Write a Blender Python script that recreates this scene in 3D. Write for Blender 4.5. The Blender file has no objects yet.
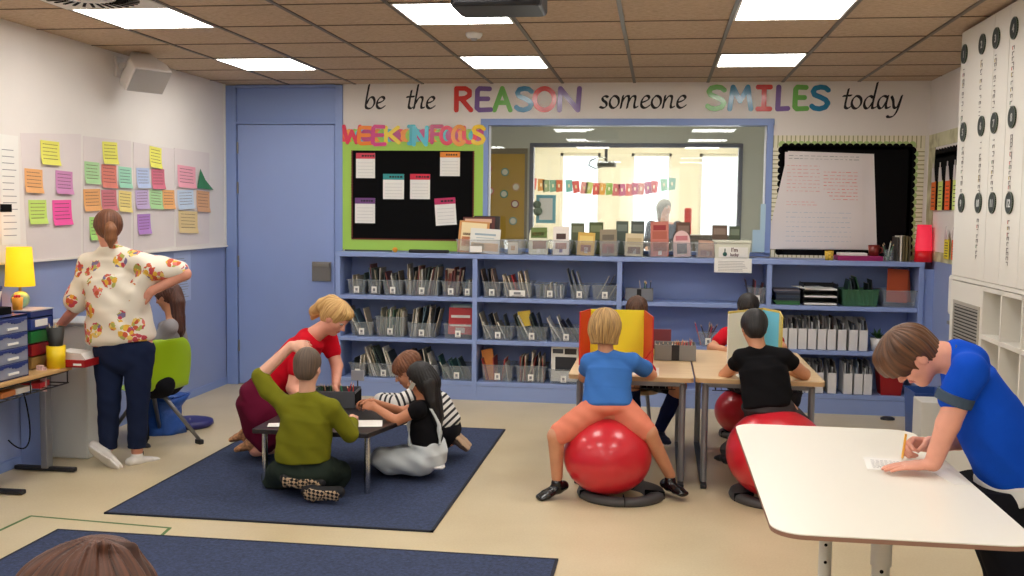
import bpy, math, random
import numpy as np
from mathutils import Vector, Matrix
random.seed(7)
PI = math.pi
S = bpy.context.scene
COL = S.collection

# ---------------------------------------------------------------- camera
FPX, YAW, PIT, ROL = 1032.6, -.141, .075, .012
CAM = (0.0, -8.721, 1.579)
def _basis():
    cy, sy, cp, sp = math.cos(YAW), math.sin(YAW), math.cos(PIT), math.sin(PIT)
    R0 = Vector((cy, -sy, 0)); Y0 = Vector((sy, cy, 0))
    Fw = Vector((cp*Y0[0], cp*Y0[1], -sp)); U0 = Vector((sp*Y0[0], sp*Y0[1], cp))
    c, s = math.cos(ROL), math.sin(ROL)
    return R0*c + U0*s, U0*c - R0*s, Fw
RV, UV, FV = _basis()
cam_data = bpy.data.cameras.new('camera')
cam_data.sensor_width = 36; cam_data.lens = FPX*36/1024; cam_data.clip_start = .05
cam = bpy.data.objects.new('camera', cam_data); COL.objects.link(cam)
M4 = Matrix((RV, UV, -FV)).transposed().to_4x4(); M4.translation = Vector(CAM)
cam.matrix_world = M4
S.camera = cam
def at(px, py, x=None, y=None, z=None):
    """point on the sight line through a photo pixel, at a given x, y or z (metres)"""
    d = RV*((px-512)/FPX) - UV*((py-288)/FPX) + FV
    if x is not None: t = (x-CAM[0])/d[0]
    elif y is not None: t = (y-CAM[1])/d[1]
    else: t = (z-CAM[2])/d[2]
    return Vector((CAM[0]+t*d[0], CAM[1]+t*d[1], CAM[2]+t*d[2]))

# ---------------------------------------------------------------- world, exposure
S.view_settings.view_transform = 'Standard'
S.view_settings.look = 'None'
S.view_settings.gamma = 1
S.view_settings.use_curve_mapping = False
S.view_settings.exposure = 0.35
S.cycles.use_denoising = True
S.cycles.max_bounces = 8
S.cycles.diffuse_bounces = 4
S.cycles.glossy_bounces = 4
S.cycles.transmission_bounces = 6
S.cycles.transparent_max_bounces = 12
S.cycles.sample_clamp_indirect = 6
S.cycles.caustics_reflective = False
S.cycles.caustics_refractive = False
W = bpy.data.worlds.new('daylight'); S.world = W; W.use_nodes = True
W.node_tree.nodes['Background'].inputs[0].default_value = (.93, .96, 1, 1)
W.node_tree.nodes['Background'].inputs[1].default_value = 1.6

def area(name, loc, rot, sx, sy, power, col):
    L = bpy.data.lights.new(name, 'AREA'); L.shape = 'RECTANGLE'; L.size = sx; L.size_y = sy
    L.energy = power; L.color = col
    o = bpy.data.objects.new(name, L); COL.objects.link(o); o.location = loc; o.rotation_euler = rot
    o['kind'] = 'helper'
    return o
PANEL_E = 12.0     # emission of the ceiling light panels

# ---------------------------------------------------------------- materials
def lin(c):
    return tuple(((v/255)/12.92 if v/255 <= .04045 else ((v/255+.055)/1.055)**2.4) for v in c)
_MC = {}
def mat(name, rgb, rough=.6, metal=0., var=0., vscale=8., bump=0., bscale=60., alpha=1., emit=0., coat=0., spec=.5, sheen=0.):
    """principled material; rgb is sRGB 0-255; var = amount of noise variation of the colour"""
    key = name
    if key in _MC: return _MC[key]
    m = bpy.data.materials.new(name); m.use_nodes = True; nt = m.node_tree
    b = nt.nodes['Principled BSDF']; c = lin(rgb)
    b.inputs['Base Color'].default_value = (*c, 1)
    b.inputs['Roughness'].default_value = rough
    b.inputs['Metallic'].default_value = metal
    b.inputs['Specular IOR Level'].default_value = spec
    if coat: b.inputs['Coat Weight'].default_value = coat; b.inputs['Coat Roughness'].default_value = .08
    if sheen: b.inputs['Sheen Weight'].default_value = sheen
    if alpha < 1: b.inputs['Alpha'].default_value = alpha
    if emit:
        b.inputs['Emission Color'].default_value = (*c, 1); b.inputs['Emission Strength'].default_value = emit
    tc = nt.nodes.new('ShaderNodeTexCoord')
    if var:
        n = nt.nodes.new('ShaderNodeTexNoise'); n.inputs['Scale'].default_value = vscale; n.inputs['Detail'].default_value = 4
        nt.links.new(tc.outputs['Object'], n.inputs['Vector'])
        r = nt.nodes.new('ShaderNodeValToRGB'); e = r.color_ramp.elements
        e[0].position = .3; e[1].position = .7
        e[0].color = (*[v*(1-var) for v in c], 1); e[1].color = (*[min(1, v*(1+var)) for v in c], 1)
        nt.links.new(n.outputs['Fac'], r.inputs['Fac']); nt.links.new(r.outputs['Color'], b.inputs['Base Color'])
    if bump:
        n = nt.nodes.new('ShaderNodeTexNoise'); n.inputs['Scale'].default_value = bscale; n.inputs['Detail'].default_value = 3
        nt.links.new(tc.outputs['Object'], n.inputs['Vector'])
        bp = nt.nodes.new('ShaderNodeBump'); bp.inputs['Strength'].default_value = bump; bp.inputs['Distance'].default_value = .01
        nt.links.new(n.outputs['Fac'], bp.inputs['Height']); nt.links.new(bp.outputs['Normal'], b.inputs['Normal'])
    _MC[key] = m
    return m
def nodes_of(m):
    nt = m.node_tree
    return nt, nt.nodes['Principled BSDF'], (lambda t: nt.nodes.new(t)), nt.links.new
def ramp(nt, stops, interp='LINEAR'):
    r = nt.nodes.new('ShaderNodeValToRGB'); r.color_ramp.interpolation = interp
    e = r.color_ramp.elements
    while len(e) < len(stops): e.new(.5)
    for i, (p, c) in enumerate(stops):
        e[i].position = p; e[i].color = (*lin(c), 1)
    return r

# ---------------------------------------------------------------- object helpers
class MB:
    """collects shapes into one mesh"""
    def __init__(s): s.v = []; s.f = []; s.mi = []; s.sm = []
    def add(s, vs, fs, mi=0, smooth=False, T=None):
        o = len(s.v)
        if T is not None: vs = [T @ Vector(v) for v in vs]
        s.v += [tuple(v) for v in vs]
        for f in fs: s.f.append([o+i for i in f]); s.mi.append(mi); s.sm.append(smooth)
        return s
    def box(s, x0, x1, y0, y1, z0, z1, mi=0, T=None):
        v = [(x, y, z) for x in (x0, x1) for y in (y0, y1) for z in (z0, z1)]
        f = [(0,1,3,2), (4,6,7,5), (0,4,5,1), (2,3,7,6), (0,2,6,4), (1,5,7,3)]
        return s.add(v, f, mi, False, T)
    def rbox(s, x0, x1, y0, y1, z0, z1, r, mi=0, T=None, n=3):
        """box with rounded vertical corners"""
        pts = []
        r = min(r, (x1-x0)/2-1e-5, (y1-y0)/2-1e-5)
        for cx, cy, a0 in ((x1-r, y1-r, 0), (x0+r, y1-r, PI/2), (x0+r, y0+r, PI), (x1-r, y0+r, 1.5*PI)):
            for k in range(n+1):
                a = a0 + PI/2*k/n; pts.append((cx+r*math.cos(a), cy+r*math.sin(a)))
        return s.prism(pts, z0, z1, mi, T)
    def prism(s, pts, z0, z1, mi=0, T=None):
        n = len(pts)
        v = [(x, y, z0) for x, y in pts] + [(x, y, z1) for x, y in pts]
        f = [tuple(range(n-1, -1, -1)), tuple(range(n, 2*n))] + [(i, (i+1) % n, n+(i+1) % n, n+i) for i in range(n)]
        return s.add(v, f, mi, False, T)
    def frustum(s, x0, x1, y0, y1, z0, X0, X1, Y0, Y1, z1, mi=0, T=None, cap=True):
        v = [(x0,y0,z0),(x1,y0,z0),(x1,y1,z0),(x0,y1,z0),(X0,Y0,z1),(X1,Y0,z1),(X1,Y1,z1),(X0,Y1,z1)]
        f = [(3,2,1,0), (0,1,5,4), (1,2,6,5), (2,3,7,6), (3,0,4,7)]
        if cap: f.append((4,5,6,7))
        return s.add(v, f, mi, False, T)
    def cyl(s, p0, p1, r0, r1=None, n=16, mi=0, smooth=True, cap=True, T=None):
        r1 = r0 if r1 is None else r1
        p0, p1 = Vector(p0), Vector(p1); d = (p1-p0).normalized()
        a = d.orthogonal().normalized(); b = d.cross(a)
        v = []
        for p, r in ((p0, r0), (p1, r1)):
            for k in range(n):
                t = 2*PI*k/n; v.append(p + a*r*math.cos(t) + b*r*math.sin(t))
        f = [(i, (i+1) % n, n+(i+1) % n, n+i) for i in range(n)]
        s.add(v, f, mi, smooth, T)
        if cap: s.add(v, [tuple(range(n-1, -1, -1)), tuple(range(n, 2*n))], mi, False, T)
        return s
    def tube(s, path, r, n=8, mi=0, T=None):
        P = [Vector(p) for p in path]; rings = []
        up = None
        for i, p in enumerate(P):
            d = (P[min(i+1, len(P)-1)] - P[max(i-1, 0)]).normalized()
            if up is None: up = d.orthogonal().normalized()
            a = (up - d*up.dot(d)).normalized(); up = a; b = d.cross(a)
            rr = r[i] if isinstance(r, (list, tuple)) else r
            rings.append([p + a*rr*math.cos(2*PI*k/n) + b*rr*math.sin(2*PI*k/n) for k in range(n)])
        v = [q for g in rings for q in g]
        f = [(i*n+k, i*n+(k+1) % n, (i+1)*n+(k+1) % n, (i+1)*n+k) for i in range(len(P)-1) for k in range(n)]
        f += [tuple(range(n-1, -1, -1)), tuple(range((len(P)-1)*n, len(P)*n))]
        return s.add(v, f, mi, True, T)
    def lathe(s, prof, c=(0,0,0), n=24, mi=0, T=None, smooth=True, sx=1, sy=1):
        v = []
        for r, z in prof:
            for k in range(n):
                t = 2*PI*k/n; v.append((c[0]+r*math.cos(t)*sx, c[1]+r*math.sin(t)*sy, c[2]+z))
        f = [(i*n+k, i*n+(k+1) % n, (i+1)*n+(k+1) % n, (i+1)*n+k) for i in range(len(prof)-1) for k in range(n)]
        s.add(v, f, mi, smooth, T)
        caps = []
        loop = abs(prof[0][0]-prof[-1][0]) < .02 and abs(prof[0][1]-prof[-1][1]) < .012 and prof[0][0] > .004 and len(prof) > 3
        if loop:
            return s
        if prof[0][0] > 1e-4: caps.append(tuple(range(n-1, -1, -1)))
        if prof[-1][0] > 1e-4: caps.append(tuple(range((len(prof)-1)*n, len(prof)*n)))
        if caps: s.add(v, caps, mi, False, T)
        return s
    def sphere(s, c, r, mi=0, n=20, T=None, sz=1.):
        m = n//2
        return s.lathe([(max(1e-5, r*math.sin(PI*i/m)), -r*sz*math.cos(PI*i/m)) for i in range(m+1)], c, n, mi, T)
    def build(s, name, mats, parent=None, origin=(0,0,0), bevel=0., seg=2, subsurf=0):
        me = bpy.data.meshes.new(name)
        o = Vector(origin)
        me.from_pydata([tuple(Vector(v)-o) for v in s.v], [], s.f)
        if not isinstance(mats, (list, tuple)): mats = [mats]
        for m in mats: me.materials.append(m)
        me.polygons.foreach_set('material_index', s.mi)
        me.polygons.foreach_set('use_smooth', s.sm)
        me.update()
        ob = bpy.data.objects.new(name, me); COL.objects.link(ob)
        if parent is not None: ob.parent = parent
        ob.location = o
        if bevel:
            md = ob.modifiers.new('bevel', 'BEVEL'); md.width = bevel; md.segments = seg; md.limit_method = 'ANGLE'; md.angle_limit = .6
        if subsurf:
            md = ob.modifiers.new('sub', 'SUBSURF'); md.levels = md.render_levels = subsurf
        return ob
def tag(o, label, cat, group=None, kind=None):
    if label: o['label'] = label
    if cat: o['category'] = cat
    if group: o['group'] = group
    if kind: o['kind'] = kind
    return o
def thing(name, label, cat, loc=(0,0,0), rz=0., group=None):
    o = bpy.data.objects.new(name, None); COL.objects.link(o)
    o.empty_display_size = .1; o.location = loc; o.rotation_euler = (0, 0, rz)
    return tag(o, label, cat, group)
def copy_tree(o, parent=None):
    c = o.copy(); COL.objects.link(c); c.parent = parent
    for ch in list(o.children): copy_tree(ch, c)
    return c
def struct(ob): ob['kind'] = 'structure'; return ob

def text_mesh(txt, size, T, depth=.001, shear=0., bold=0., spacing=1., align='LEFT'):
    """vertices and faces of a line of lettering, laid in T's xy plane"""
    cu = bpy.data.curves.new('t', 'FONT'); cu.body = txt; cu.size = size; cu.shear = shear; cu.offset = bold
    cu.extrude = depth; cu.space_character = spacing; cu.align_x = align; cu.resolution_u = 3
    ob = bpy.data.objects.new('t', cu)
    me = ob.to_mesh()
    vs = [T @ v.co for v in me.vertices]; fs = [tuple(p.vertices) for p in me.polygons]
    ob.to_mesh_clear(); bpy.data.objects.remove(ob); bpy.data.curves.remove(cu)
    return vs, fs
def wall_T(x, y, z, rot=0., nx=0, ny=-1):
    """frame of a sheet on a wall: local x to the viewer's right, local y up, local z out of the wall"""
    n = Vector((nx, ny, 0)).normalized(); up = Vector((0, 0, 1)); r = up.cross(n)
    A = Matrix((r, up, n)).transposed().to_4x4(); A.translation = Vector((x, y, z))
    return A @ Matrix.Rotation(rot, 4, 'Z')
# ================================================================= the room
XL, XR, HC = -3.81, 2.12, 2.65
M_white = mat('white wall paint', (232, 226, 220), .75, var=.02, vscale=3, bump=.05, bscale=90)
M_whiter = mat('white lower panel', (230, 228, 222), .35)
M_bluewall = mat('blue wall panel', (142, 157, 200), .5, var=.03, vscale=2)
M_blue = mat('blue laminate', (140, 160, 210), .42, var=.02, vscale=4)
M_bluedoor = mat('blue door paint', (142, 162, 212), .45, var=.03, vscale=2)
M_bluetrim = mat('blue frame paint', (130, 152, 204), .45)
M_steel = mat('brushed steel', (150, 148, 142), .35, metal=.8)
M_dark = mat('dark metal', (38, 38, 42), .45, metal=.3)
M_black = mat('black card', (7, 7, 8), .9, spec=.15)
M_paper = mat('white paper', (238, 236, 230), .8)
M_ink = mat('black ink', (22, 20, 22), .6)
M_grey = mat('grey metal leg', (130, 130, 132), .35, metal=.6)

# floor
M_floor = mat('beige vinyl floor', (190, 170, 136), .33, spec=.4)
nt, b, N, L = nodes_of(M_floor)
tc = N('ShaderNodeTexCoord'); n1 = N('ShaderNodeTexNoise'); n1.inputs['Scale'].default_value = 1.6; n1.inputs['Detail'].default_value = 6
n2 = N('ShaderNodeTexNoise'); n2.inputs['Scale'].default_value = 90; n2.inputs['Detail'].default_value = 2
mx = N('ShaderNodeMix'); mx.data_type = 'FLOAT'; mx.inputs[0].default_value = .35
L(tc.outputs['Object'], n1.inputs['Vector']); L(tc.outputs['Object'], n2.inputs['Vector'])
L(n1.outputs['Fac'], mx.inputs[2]); L(n2.outputs['Fac'], mx.inputs[3])
r = ramp(nt, [(.3, (196, 178, 142)), (.55, (208, 192, 158)), (.75, (216, 202, 170))])
L(mx.outputs[0], r.inputs['Fac']); L(r.outputs['Color'], b.inputs['Base Color'])
struct(MB().box(XL-.2, XR+.3, -10.6, .2, -.1, 0).build('floor', M_floor))

# ceiling of mineral tiles, with the grid as slim T bars
M_ceil = mat('mineral fibre ceiling tile', (158, 132, 104), .9)
nt, b, N, L = nodes_of(M_ceil)
tc = N('ShaderNodeTexCoord'); mp = N('ShaderNodeMapping'); mp.inputs['Scale'].default_value = (14, 60, 60)
n1 = N('ShaderNodeTexNoise'); n1.inputs['Scale'].default_value = 2.2; n1.inputs['Detail'].default_value = 5; n1.inputs['Roughness'].default_value = .7
L(tc.outputs['Object'], mp.inputs['Vector']); L(mp.outputs['Vector'], n1.inputs['Vector'])
r = ramp(nt, [(.32, (168, 143, 116)), (.5, (196, 172, 145)), (.72, (216, 194, 168))])
L(n1.outputs['Fac'], r.inputs['Fac']); L(r.outputs['Color'], b.inputs['Base Color'])
ceil = MB().box(XL-.2, XR+.3, -10.6, .2, HC, HC+.1)
struct(ceil.build('ceiling', M_ceil))
GX, GY, PX, PY = -3.225, -.93, .5985, .617
M_bar = mat('ceiling grid metal', (110, 100, 88), .5, metal=.2)
g = MB(); g2 = MB()
for i in range(-1, 10):
    x = GX+PX*i
    if XL < x < XR: g.box(x-.012, x+.012, -10.6, 0, HC-.006, HC+.002)
for k in range(-1, 16):
    y = GY-PY*k
    g2.box(XL, XR, y-.005, y+.005, HC-.004, HC+.002)
struct(g.build('trim_1', M_bar)); struct(g2.build('trim_2', mat('ceiling joint', (108, 92, 74), .8)))

# walls
WZ = 1.242         # top of the blue dado on the left wall
w = MB(); w.box(XL-.15, XL, -10.6, .15, 0, WZ); struct(w.build('wall_left', [M_bluewall]))
w = MB(); w.box(XL-.15, XL+.012, -10.6, -.02, WZ, HC)
w2 = struct(w.build('wall_left_upper', M_white)); struct(MB().box(XL, XL+.03, -10.6, -.02, WZ-.014, WZ+.0).build('trim_5', M_white)); struct(MB().box(XL+.0, XL+.02, -.045, -.02, WZ, HC).build('trim_6', M_whiter))
struct(MB().box(XR, XR+.15, -10.6, .15, 1.225, HC).build('wall_right', M_white))
struct(MB().box(XR, XR+.15, -10.6, .15, 0, 1.225).build('wall_right_lower', M_bluewall))
# back wall: door opening on the left, interior window in the middle
WX0, WX1, WZ0, WZ1 = -1.475, .873, 1.235, 2.305
w = MB()
w.box(-2.732, WX0, 0, .12, 0, HC); w.box(WX0, WX1, 0, .12, 0, WZ0); w.box(WX0, WX1, 0, .12, WZ1, HC)
w.box(WX1, XR, 0, .12, 0, HC)
struct(w.build('wall_back', M_white))
# unseen rear wall; its opening is added to give the balls a highlight
w = MB(); yb = -10.6
w.box(XL, XR, yb-.15, yb, 0, 1.1); w.box(XL, XR, yb-.15, yb, 2.4, HC)
for a, c in ((XL, -.75), (.35, XR)): w.box(a, c, yb-.15, yb, 1.1, 2.4)
struct(w.build('wall_rear', M_white))
# plain door and blue frame with transom panel
d = MB(); d.box(-3.80, -3.70, -.02, .12, 0, HC-.01); d.box(-2.80, -2.732, -.02, .12, 0, HC-.01)
d.box(-3.70, -2.80, -.02, .12, 2.305, 2.325); d.box(-3.70, -2.80, -.02, .12, HC-.03, HC-.005)
d.box(-3.70, -2.80, .01, .06, 2.325, HC-.03)
dfr = struct(d.build('trim_3', M_bluetrim, bevel=.004))
dd = struct(MB().box(-3.692, -2.808, 0.0, .045, .008, 2.30).build('door_1', M_bluedoor, bevel=.003))
h = MB()
for z in (.35, 1.1, 1.75, 2.1): h.cyl((-3.69, -.008, z-.05), (-3.69, -.008, z+.05), .008, n=8)
h.build('hinges', M_steel, dd)
lk = MB(); p0 = at(312, 281, y=-.01); p1 = at(331, 262, y=-.01)
lk.box(p0.x, p1.x, -.014, 0, p0.z, p1.z); lk.box(p0.x+.01, p1.x-.01, -.03, -.014, p1.z-.045, p1.z-.01)
lo = lk.build('door_handle', M_steel, dd, bevel=.003); lo['label'] = 'grey metal pull plate'
# skirting
struct(MB().box(XL, XL+.012, -10.5, -.02, 0, .06).build('baseboard_left', M_bluetrim))
ds = MB().cyl(at(204, 391, z=0)+Vector((0,0,0)), at(204, 391, z=0)+Vector((0,0,.03)), .02, n=12).build('door_stop', M_dark)
tag(ds, 'small dark door stop on the floor by the left wall', 'door stop')

# interior window: frame and pane
M_glass = mat('window glass', (255, 255, 255), .02, alpha=.13, spec=1.)
nt, b, N, L = nodes_of(M_glass)
gl = N('ShaderNodeBsdfGlossy'); gl.inputs['Roughness'].default_value = .01; gl.inputs['Color'].default_value = (.9, .93, .95, 1)
tr = N('ShaderNodeBsdfTransparent'); tr.inputs['Color'].default_value = (.97, .98, .97, 1)
fr = N('ShaderNodeFresnel'); fr.inputs['IOR'].default_value = 1.5
mp_ = N('ShaderNodeMapRange'); mp_.inputs['To Min'].default_value = .0; mp_.inputs['To Max'].default_value = 1
ms = N('ShaderNodeMixShader'); L(fr.outputs[0], mp_.inputs['Value']); L(mp_.outputs[0], ms.inputs[0])
L(tr.outputs[0], ms.inputs[1]); L(gl.outputs[0], ms.inputs[2]); L(ms.outputs[0], nt.nodes['Material Output'].inputs['Surface'])
f = MB(); t = .035
f.box(WX0-.045, WX1+.035, -.02, .12, WZ1-.01, WZ1+.045); f.box(WX0-.02, WX0+.02, -.02, .12, WZ0, WZ1); f.box(WX1-.02, WX1+.03, -.02, .12, WZ0, WZ1)
f.box(WX0-.03, WX1+.03, -.02, .12, WZ0-.01, WZ0+.02)
wf = struct(f.build('window_1', M_bluetrim, bevel=.004))
gp = MB().box(WX0+.02, WX1-.02, .05, .056, WZ0+.02, WZ1-.01).build('pane', M_glass, wf)
gk = MB(); gk.box(WX0+.02, WX0+.034, .03, .05, WZ0+.02, WZ1-.01); gk.box(WX1-.034, WX1-.02, .03, .05, WZ0+.02, WZ1-.01)
gk.build('glazing_bead', mat('white bead', (225, 228, 230), .4), wf)

# --- behind the glass: corridor, second glazed wall, twin classroom
CY = 2.5
M_corr = mat('corridor grey-green paint', (186, 188, 174), .7, var=.02, vscale=2)
p0 = at(532, 145, y=CY); p1 = at(741, 145, y=CY)
ix0, ix1, iz1, iz0 = p0.x, p1.x, p0.z, 1.0
w = MB(); X0, X1 = -5.2, 4.2
w.box(X0, ix0, CY, CY+.1, 0, 2.75); w.box(ix1, X1, CY, CY+.1, 0, 2.75); w.box(ix0, ix1, CY, CY+.1, iz1, 2.75); w.box(ix0, ix1, CY, CY+.1, 0, iz0)
struct(w.build('wall_corridor', M_corr))
struct(MB().box(X0, X1, .12, 9.4, 2.75, 2.85).build('ceiling_corridor', mat('pale ceiling', (205, 200, 188), .9)))
struct(MB().box(X0, X1, .2, 9.4, -.1, 0).build('floor_corridor', M_floor))
struct(MB().box(X0-.1, X0, .12, 9.4, 0, 2.75).build('wall_corridor_left', M_corr))
struct(MB().box(X1, X1+.1, .12, 9.4, 0, 2.75).build('wall_corridor_right', M_corr))
f = MB(); q = .022
f.box(ix0-q, ix1+q, CY-.02, CY+.1, iz1-q, iz1+q); f.box(ix0-q, ix1+q, CY-.02, CY+.1, iz0-q, iz0+q)
f.box(ix0-q, ix0+q, CY-.02, CY+.1, iz0, iz1); f.box(ix1-q, ix1+q, CY-.02, CY+.1, iz0, iz1)
wf2 = struct(f.build('window_2', mat('grey window frame', (92, 98, 112), .5), bevel=.006))
MB().box(ix0+q, ix1-q, CY+.04, CY+.046, iz0+q, iz1-q).build('pane', M_glass, wf2)
# far outside wall of the twin classroom with tall bright windows
FY = 8.6
def fx(px): return at(px, 190, y=FY).x
w = MB(); wins = [(560, 600), (631, 671), (699, 742), (780, 830), (470, 520)]
edges = sorted((fx(a), fx(c)) for a, c in wins); cur = X0
zt = at(600, 153, y=FY).z; zb = .75
for k, (a, c) in enumerate(edges):
    w.box(cur, a, FY, FY+.2, 0, 2.75); w.box(a, c, FY, FY+.2, 0, zb); w.box(a, c, FY, FY+.2, zt, 2.75); cur = c
w.box(cur, X1, FY, FY+.2, 0, 2.75)
struct(w.build('wall_far', mat('cream far wall', (236, 234, 222), .7)))
for k, (a, c) in enumerate(edges):
    f = MB(); m = (a+c)/2
    for x in (a+.02, c-.02): f.box(x-.025, x+.025, FY+.04, FY+.1, zb, zt)
    f.box(a, c, FY+.04, FY+.1, zb, zb+.05); f.box(a, c, FY+.04, FY+.1, zt-.05, zt)
    struct(f.build('window_%d' % (k+3), mat('white window frame', (235, 235, 230), .4)))
for k, (a, c) in enumerate(edges):
    area('window_daylight', ((a+c)/2, FY-.05, (zb+zt)/2), (-PI/2, 0, 0), c-a, zt-zb, 48, (1, .99, .96))

# ---------------------------------------------------------------- ceiling light panels (each one a thing)
M_panel = bpy.data.materials.new('light panel diffuser'); M_panel.use_nodes = True
nt = M_panel.node_tree; b = nt.nodes['Principled BSDF']
b.inputs['Base Color'].default_value = (.9, .9, .9, 1); b.inputs['Emission Color'].default_value = (1, .965, .91, 1)
b.inputs['Emission Strength'].default_value = PANEL_E
M_alu = mat('white aluminium trim', (225, 222, 215), .4)
cols = [('left', 0), ('middle', 3), ('right', 6)]
rows = [('by the back wall', 0), ('second from the back wall', 3), ('third from the back wall', 6), ('over the photographer', 9), ('last before the rear wall', 12)]
for cn, ci in cols:
    for rn, ri in rows:
        x0 = GX+PX*ci+.012; x1 = x0+PX-.024; y1 = GY-PY*ri-.006; y0 = y1-PY+.012
        t = thing('ceiling_light', 'square glowing ceiling light panel in the %s row, %s' % (cn, rn), 'ceiling light', ((x0+x1)/2, (y0+y1)/2, HC), group='ceiling light panels')
        a, c = (x1-x0)/2, (y1-y0)/2
        f = MB(); f.box(-a, a, -c, -c+.012, -.008, 0); f.box(-a, a, c-.012, c, -.008, 0); f.box(-a, -a+.012, -c, c, -.008, 0); f.box(a-.012, a, -c, c, -.008, 0)
        f.build('frame', M_alu, t)
        MB().box(-a+.012, a-.012, -c+.012, c-.012, -.006, -.001).build('diffuser', M_panel, t)
# lights of the twin classroom, and an added one over the corridor
k = 0
for (x, y) in ((-2.4, 4.6), (-.6, 4.6), (1.2, 4.6), (-2.4, 6.6), (-.6, 6.6), (1.2, 6.6)):
    t = thing('ceiling_light', ('glowing ceiling panel seen through the interior window, ' + ('nearer row ' if y < 5 else 'farther row ') + ['left end', 'middle', 'right end'][k % 3]), 'ceiling light', (x, y, 2.75), group='light panels of the next classroom')
    MB().box(-.3, .3, -.3, .3, -.012, 0).build('frame', M_alu, t)
    MB().box(-.285, .285, -.285, .285, -.016, -.012).build('diffuser', M_panel, t)
    k += 1
t = thing('ceiling_light', 'added unseen ceiling panel brightening the corridor behind the interior window', 'ceiling light', (-.4, 1.3, 2.75))  # panel out of view, put in to brighten the corridor
MB().box(-.6, .6, -.15, .15, -.012, 0).build('frame', M_alu, t)
MB().box(-.585, .585, -.135, .135, -.016, -.012).build('diffuser', M_panel, t)

# round swirl air diffuser, top left
x0 = GX; y1 = GY-PY*4
t = thing('air_diffuser', 'white square ceiling air vent with a ring of dark radial slots', 'air vent', (GX+PX/2, y1-PY/2, HC))
MB().box(-.29, .29, -.295, .295, -.012, 0).build('plate', M_alu, t, bevel=.003)
sl = MB()
for k in range(32):
    a = 2*PI*k/32
    sl.box(.14, .255, -.0075, .0075, -.016, -.0115, T=Matrix.Rotation(a, 4, 'Z') @ Matrix.Rotation(0, 4, 'X'))
so = sl.build('slots', M_black, t); so['kind'] = 'stuff'
MB().lathe([(.0001, -.03), (.06, -.028), (.12, -.018), (.13, -.012)]).build('hub', M_alu, t)
# smoke detector
p = at(474, 33, z=HC)
t = thing('smoke_detector', 'round white smoke detector on the ceiling tiles', 'smoke detector', p)
MB().lathe([(.05, 0), (.052, -.012), (.04, -.03), (.0001, -.034)]).build('body', mat('white plastic', (228, 226, 222), .4), t)
MB().cyl((0, -.0, -.034), (0, 0, -.044), .022, .016).build('sensor', mat('grey plastic', (170, 170, 172), .4), t)
# ceiling projector whose underside shows at the top edge
p = at(500, -2, z=2.52)
t = thing('projector', 'dark ceiling projector hanging at the top edge over the middle light', 'projector', (p.x, p.y, HC))
MB().cyl((0, 0, 0), (0, 0, -.09), .025).build('mount_pole', M_dark, t)
pb = MB(); pb.rbox(-.2, .2, -.15, .15, -.19, -.085, .04)
pb.build('body', M_dark, t, bevel=.015)
MB().cyl((.08, -.152, -.135), (.08, -.18, -.135), .035).build('lens', M_black, t)
br = MB()
for a in (.4, 1.9, 3.6, 5.2): br.tube([(0, 0, -.05), (.16*math.cos(a), .14*math.sin(a), -.075), (.22*math.cos(a), .19*math.sin(a), -.1)], .008)
br.build('bracket', M_dark, t)

# wall loudspeaker
M_spk = mat('off-white plastic', (226, 220, 216), .5)
t = thing('wall_speaker', 'small white loudspeaker on a bracket high on the left wall', 'speaker', (XL+.012, -1.83, 2.46))
MB().box(0, .02, -.05, .05, .02, .16).box(0, .1, -.02, .02, .08, .12).build('bracket', M_spk, t, bevel=.004)
T = Matrix.Translation((.21, -.02, .03)) @ Matrix.Rotation(-.5, 4, 'Z') @ Matrix.Rotation(.7, 4, 'Y')
s_ = MB(); s_.frustum(-.13, -.13+.001, -.08, .08, -.12, .0, .0, 0, 0, 0) if False else None
s_.prism([(-.14, -.07), (-.02, -.15), (.07, -.15), (.07, .15), (-.02, .15), (-.14, .07)], -.1, .1, T=T)
s_.build('cabinet', M_spk, t, bevel=.012)
MB().box(.071, .078, -.14, .14, -.09, .09, T=T).build('grille', mat('speaker mesh grey', (196, 192, 190), .7, bump=.6, bscale=400), t)
# ================================================================= the blue bookcase
SY = -.35                      # front of the bookcase
BX = [-2.668, -1.499, -.311, .871, 2.022]
SZ = [.138, .486, .839, 1.197]  # centres of the boards
tB = .019
bc = thing('bookcase', 'long low blue bookcase of four bays along the back wall', 'bookcase', (-.32, SY/2, 0))
def blt(mb, nm, **k):
    o = mb.build(nm, M_blue, bc, origin=(-.32, SY/2, 0), **k); o.location = (0, 0, 0); return o
blt(MB().box(BX[0]-.022, BX[4]+.022, SY-.006, -.012, SZ[3]-tB, SZ[3]+tB), 'top', bevel=.003)
for i, x in enumerate(BX):
    x0 = x-.02 if i not in (0, 4) else (x-.02 if i == 0 else x-.018)
    blt(MB().box(x0, x+.02, SY, -.012, 0, SZ[3]-tB), 'side_panel' if i in (0, 4) else 'divider', bevel=.002)
for i in range(4):
    for z in SZ[:3]:
        blt(MB().box(BX[i]+.02, BX[i+1]-.02, SY+.004, -.02, z-tB+.002, z+tB-.002), 'shelf', bevel=.002)
blt(MB().box(BX[0]+.01, BX[4]-.01, -.02, -.013, .02, SZ[3]-tB), 'back_panel')
blt(MB().box(BX[0]-.01, BX[4]+.01, SY+.006, SY+.03, 0, SZ[0]-tB), 'plinth')
# blue filler board between the bookcase and the right wall
struct(MB().box(BX[4]+.024, XR, SY+.02, SY+.04, 0, 1.16).build('trim_4', M_blue))

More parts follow.
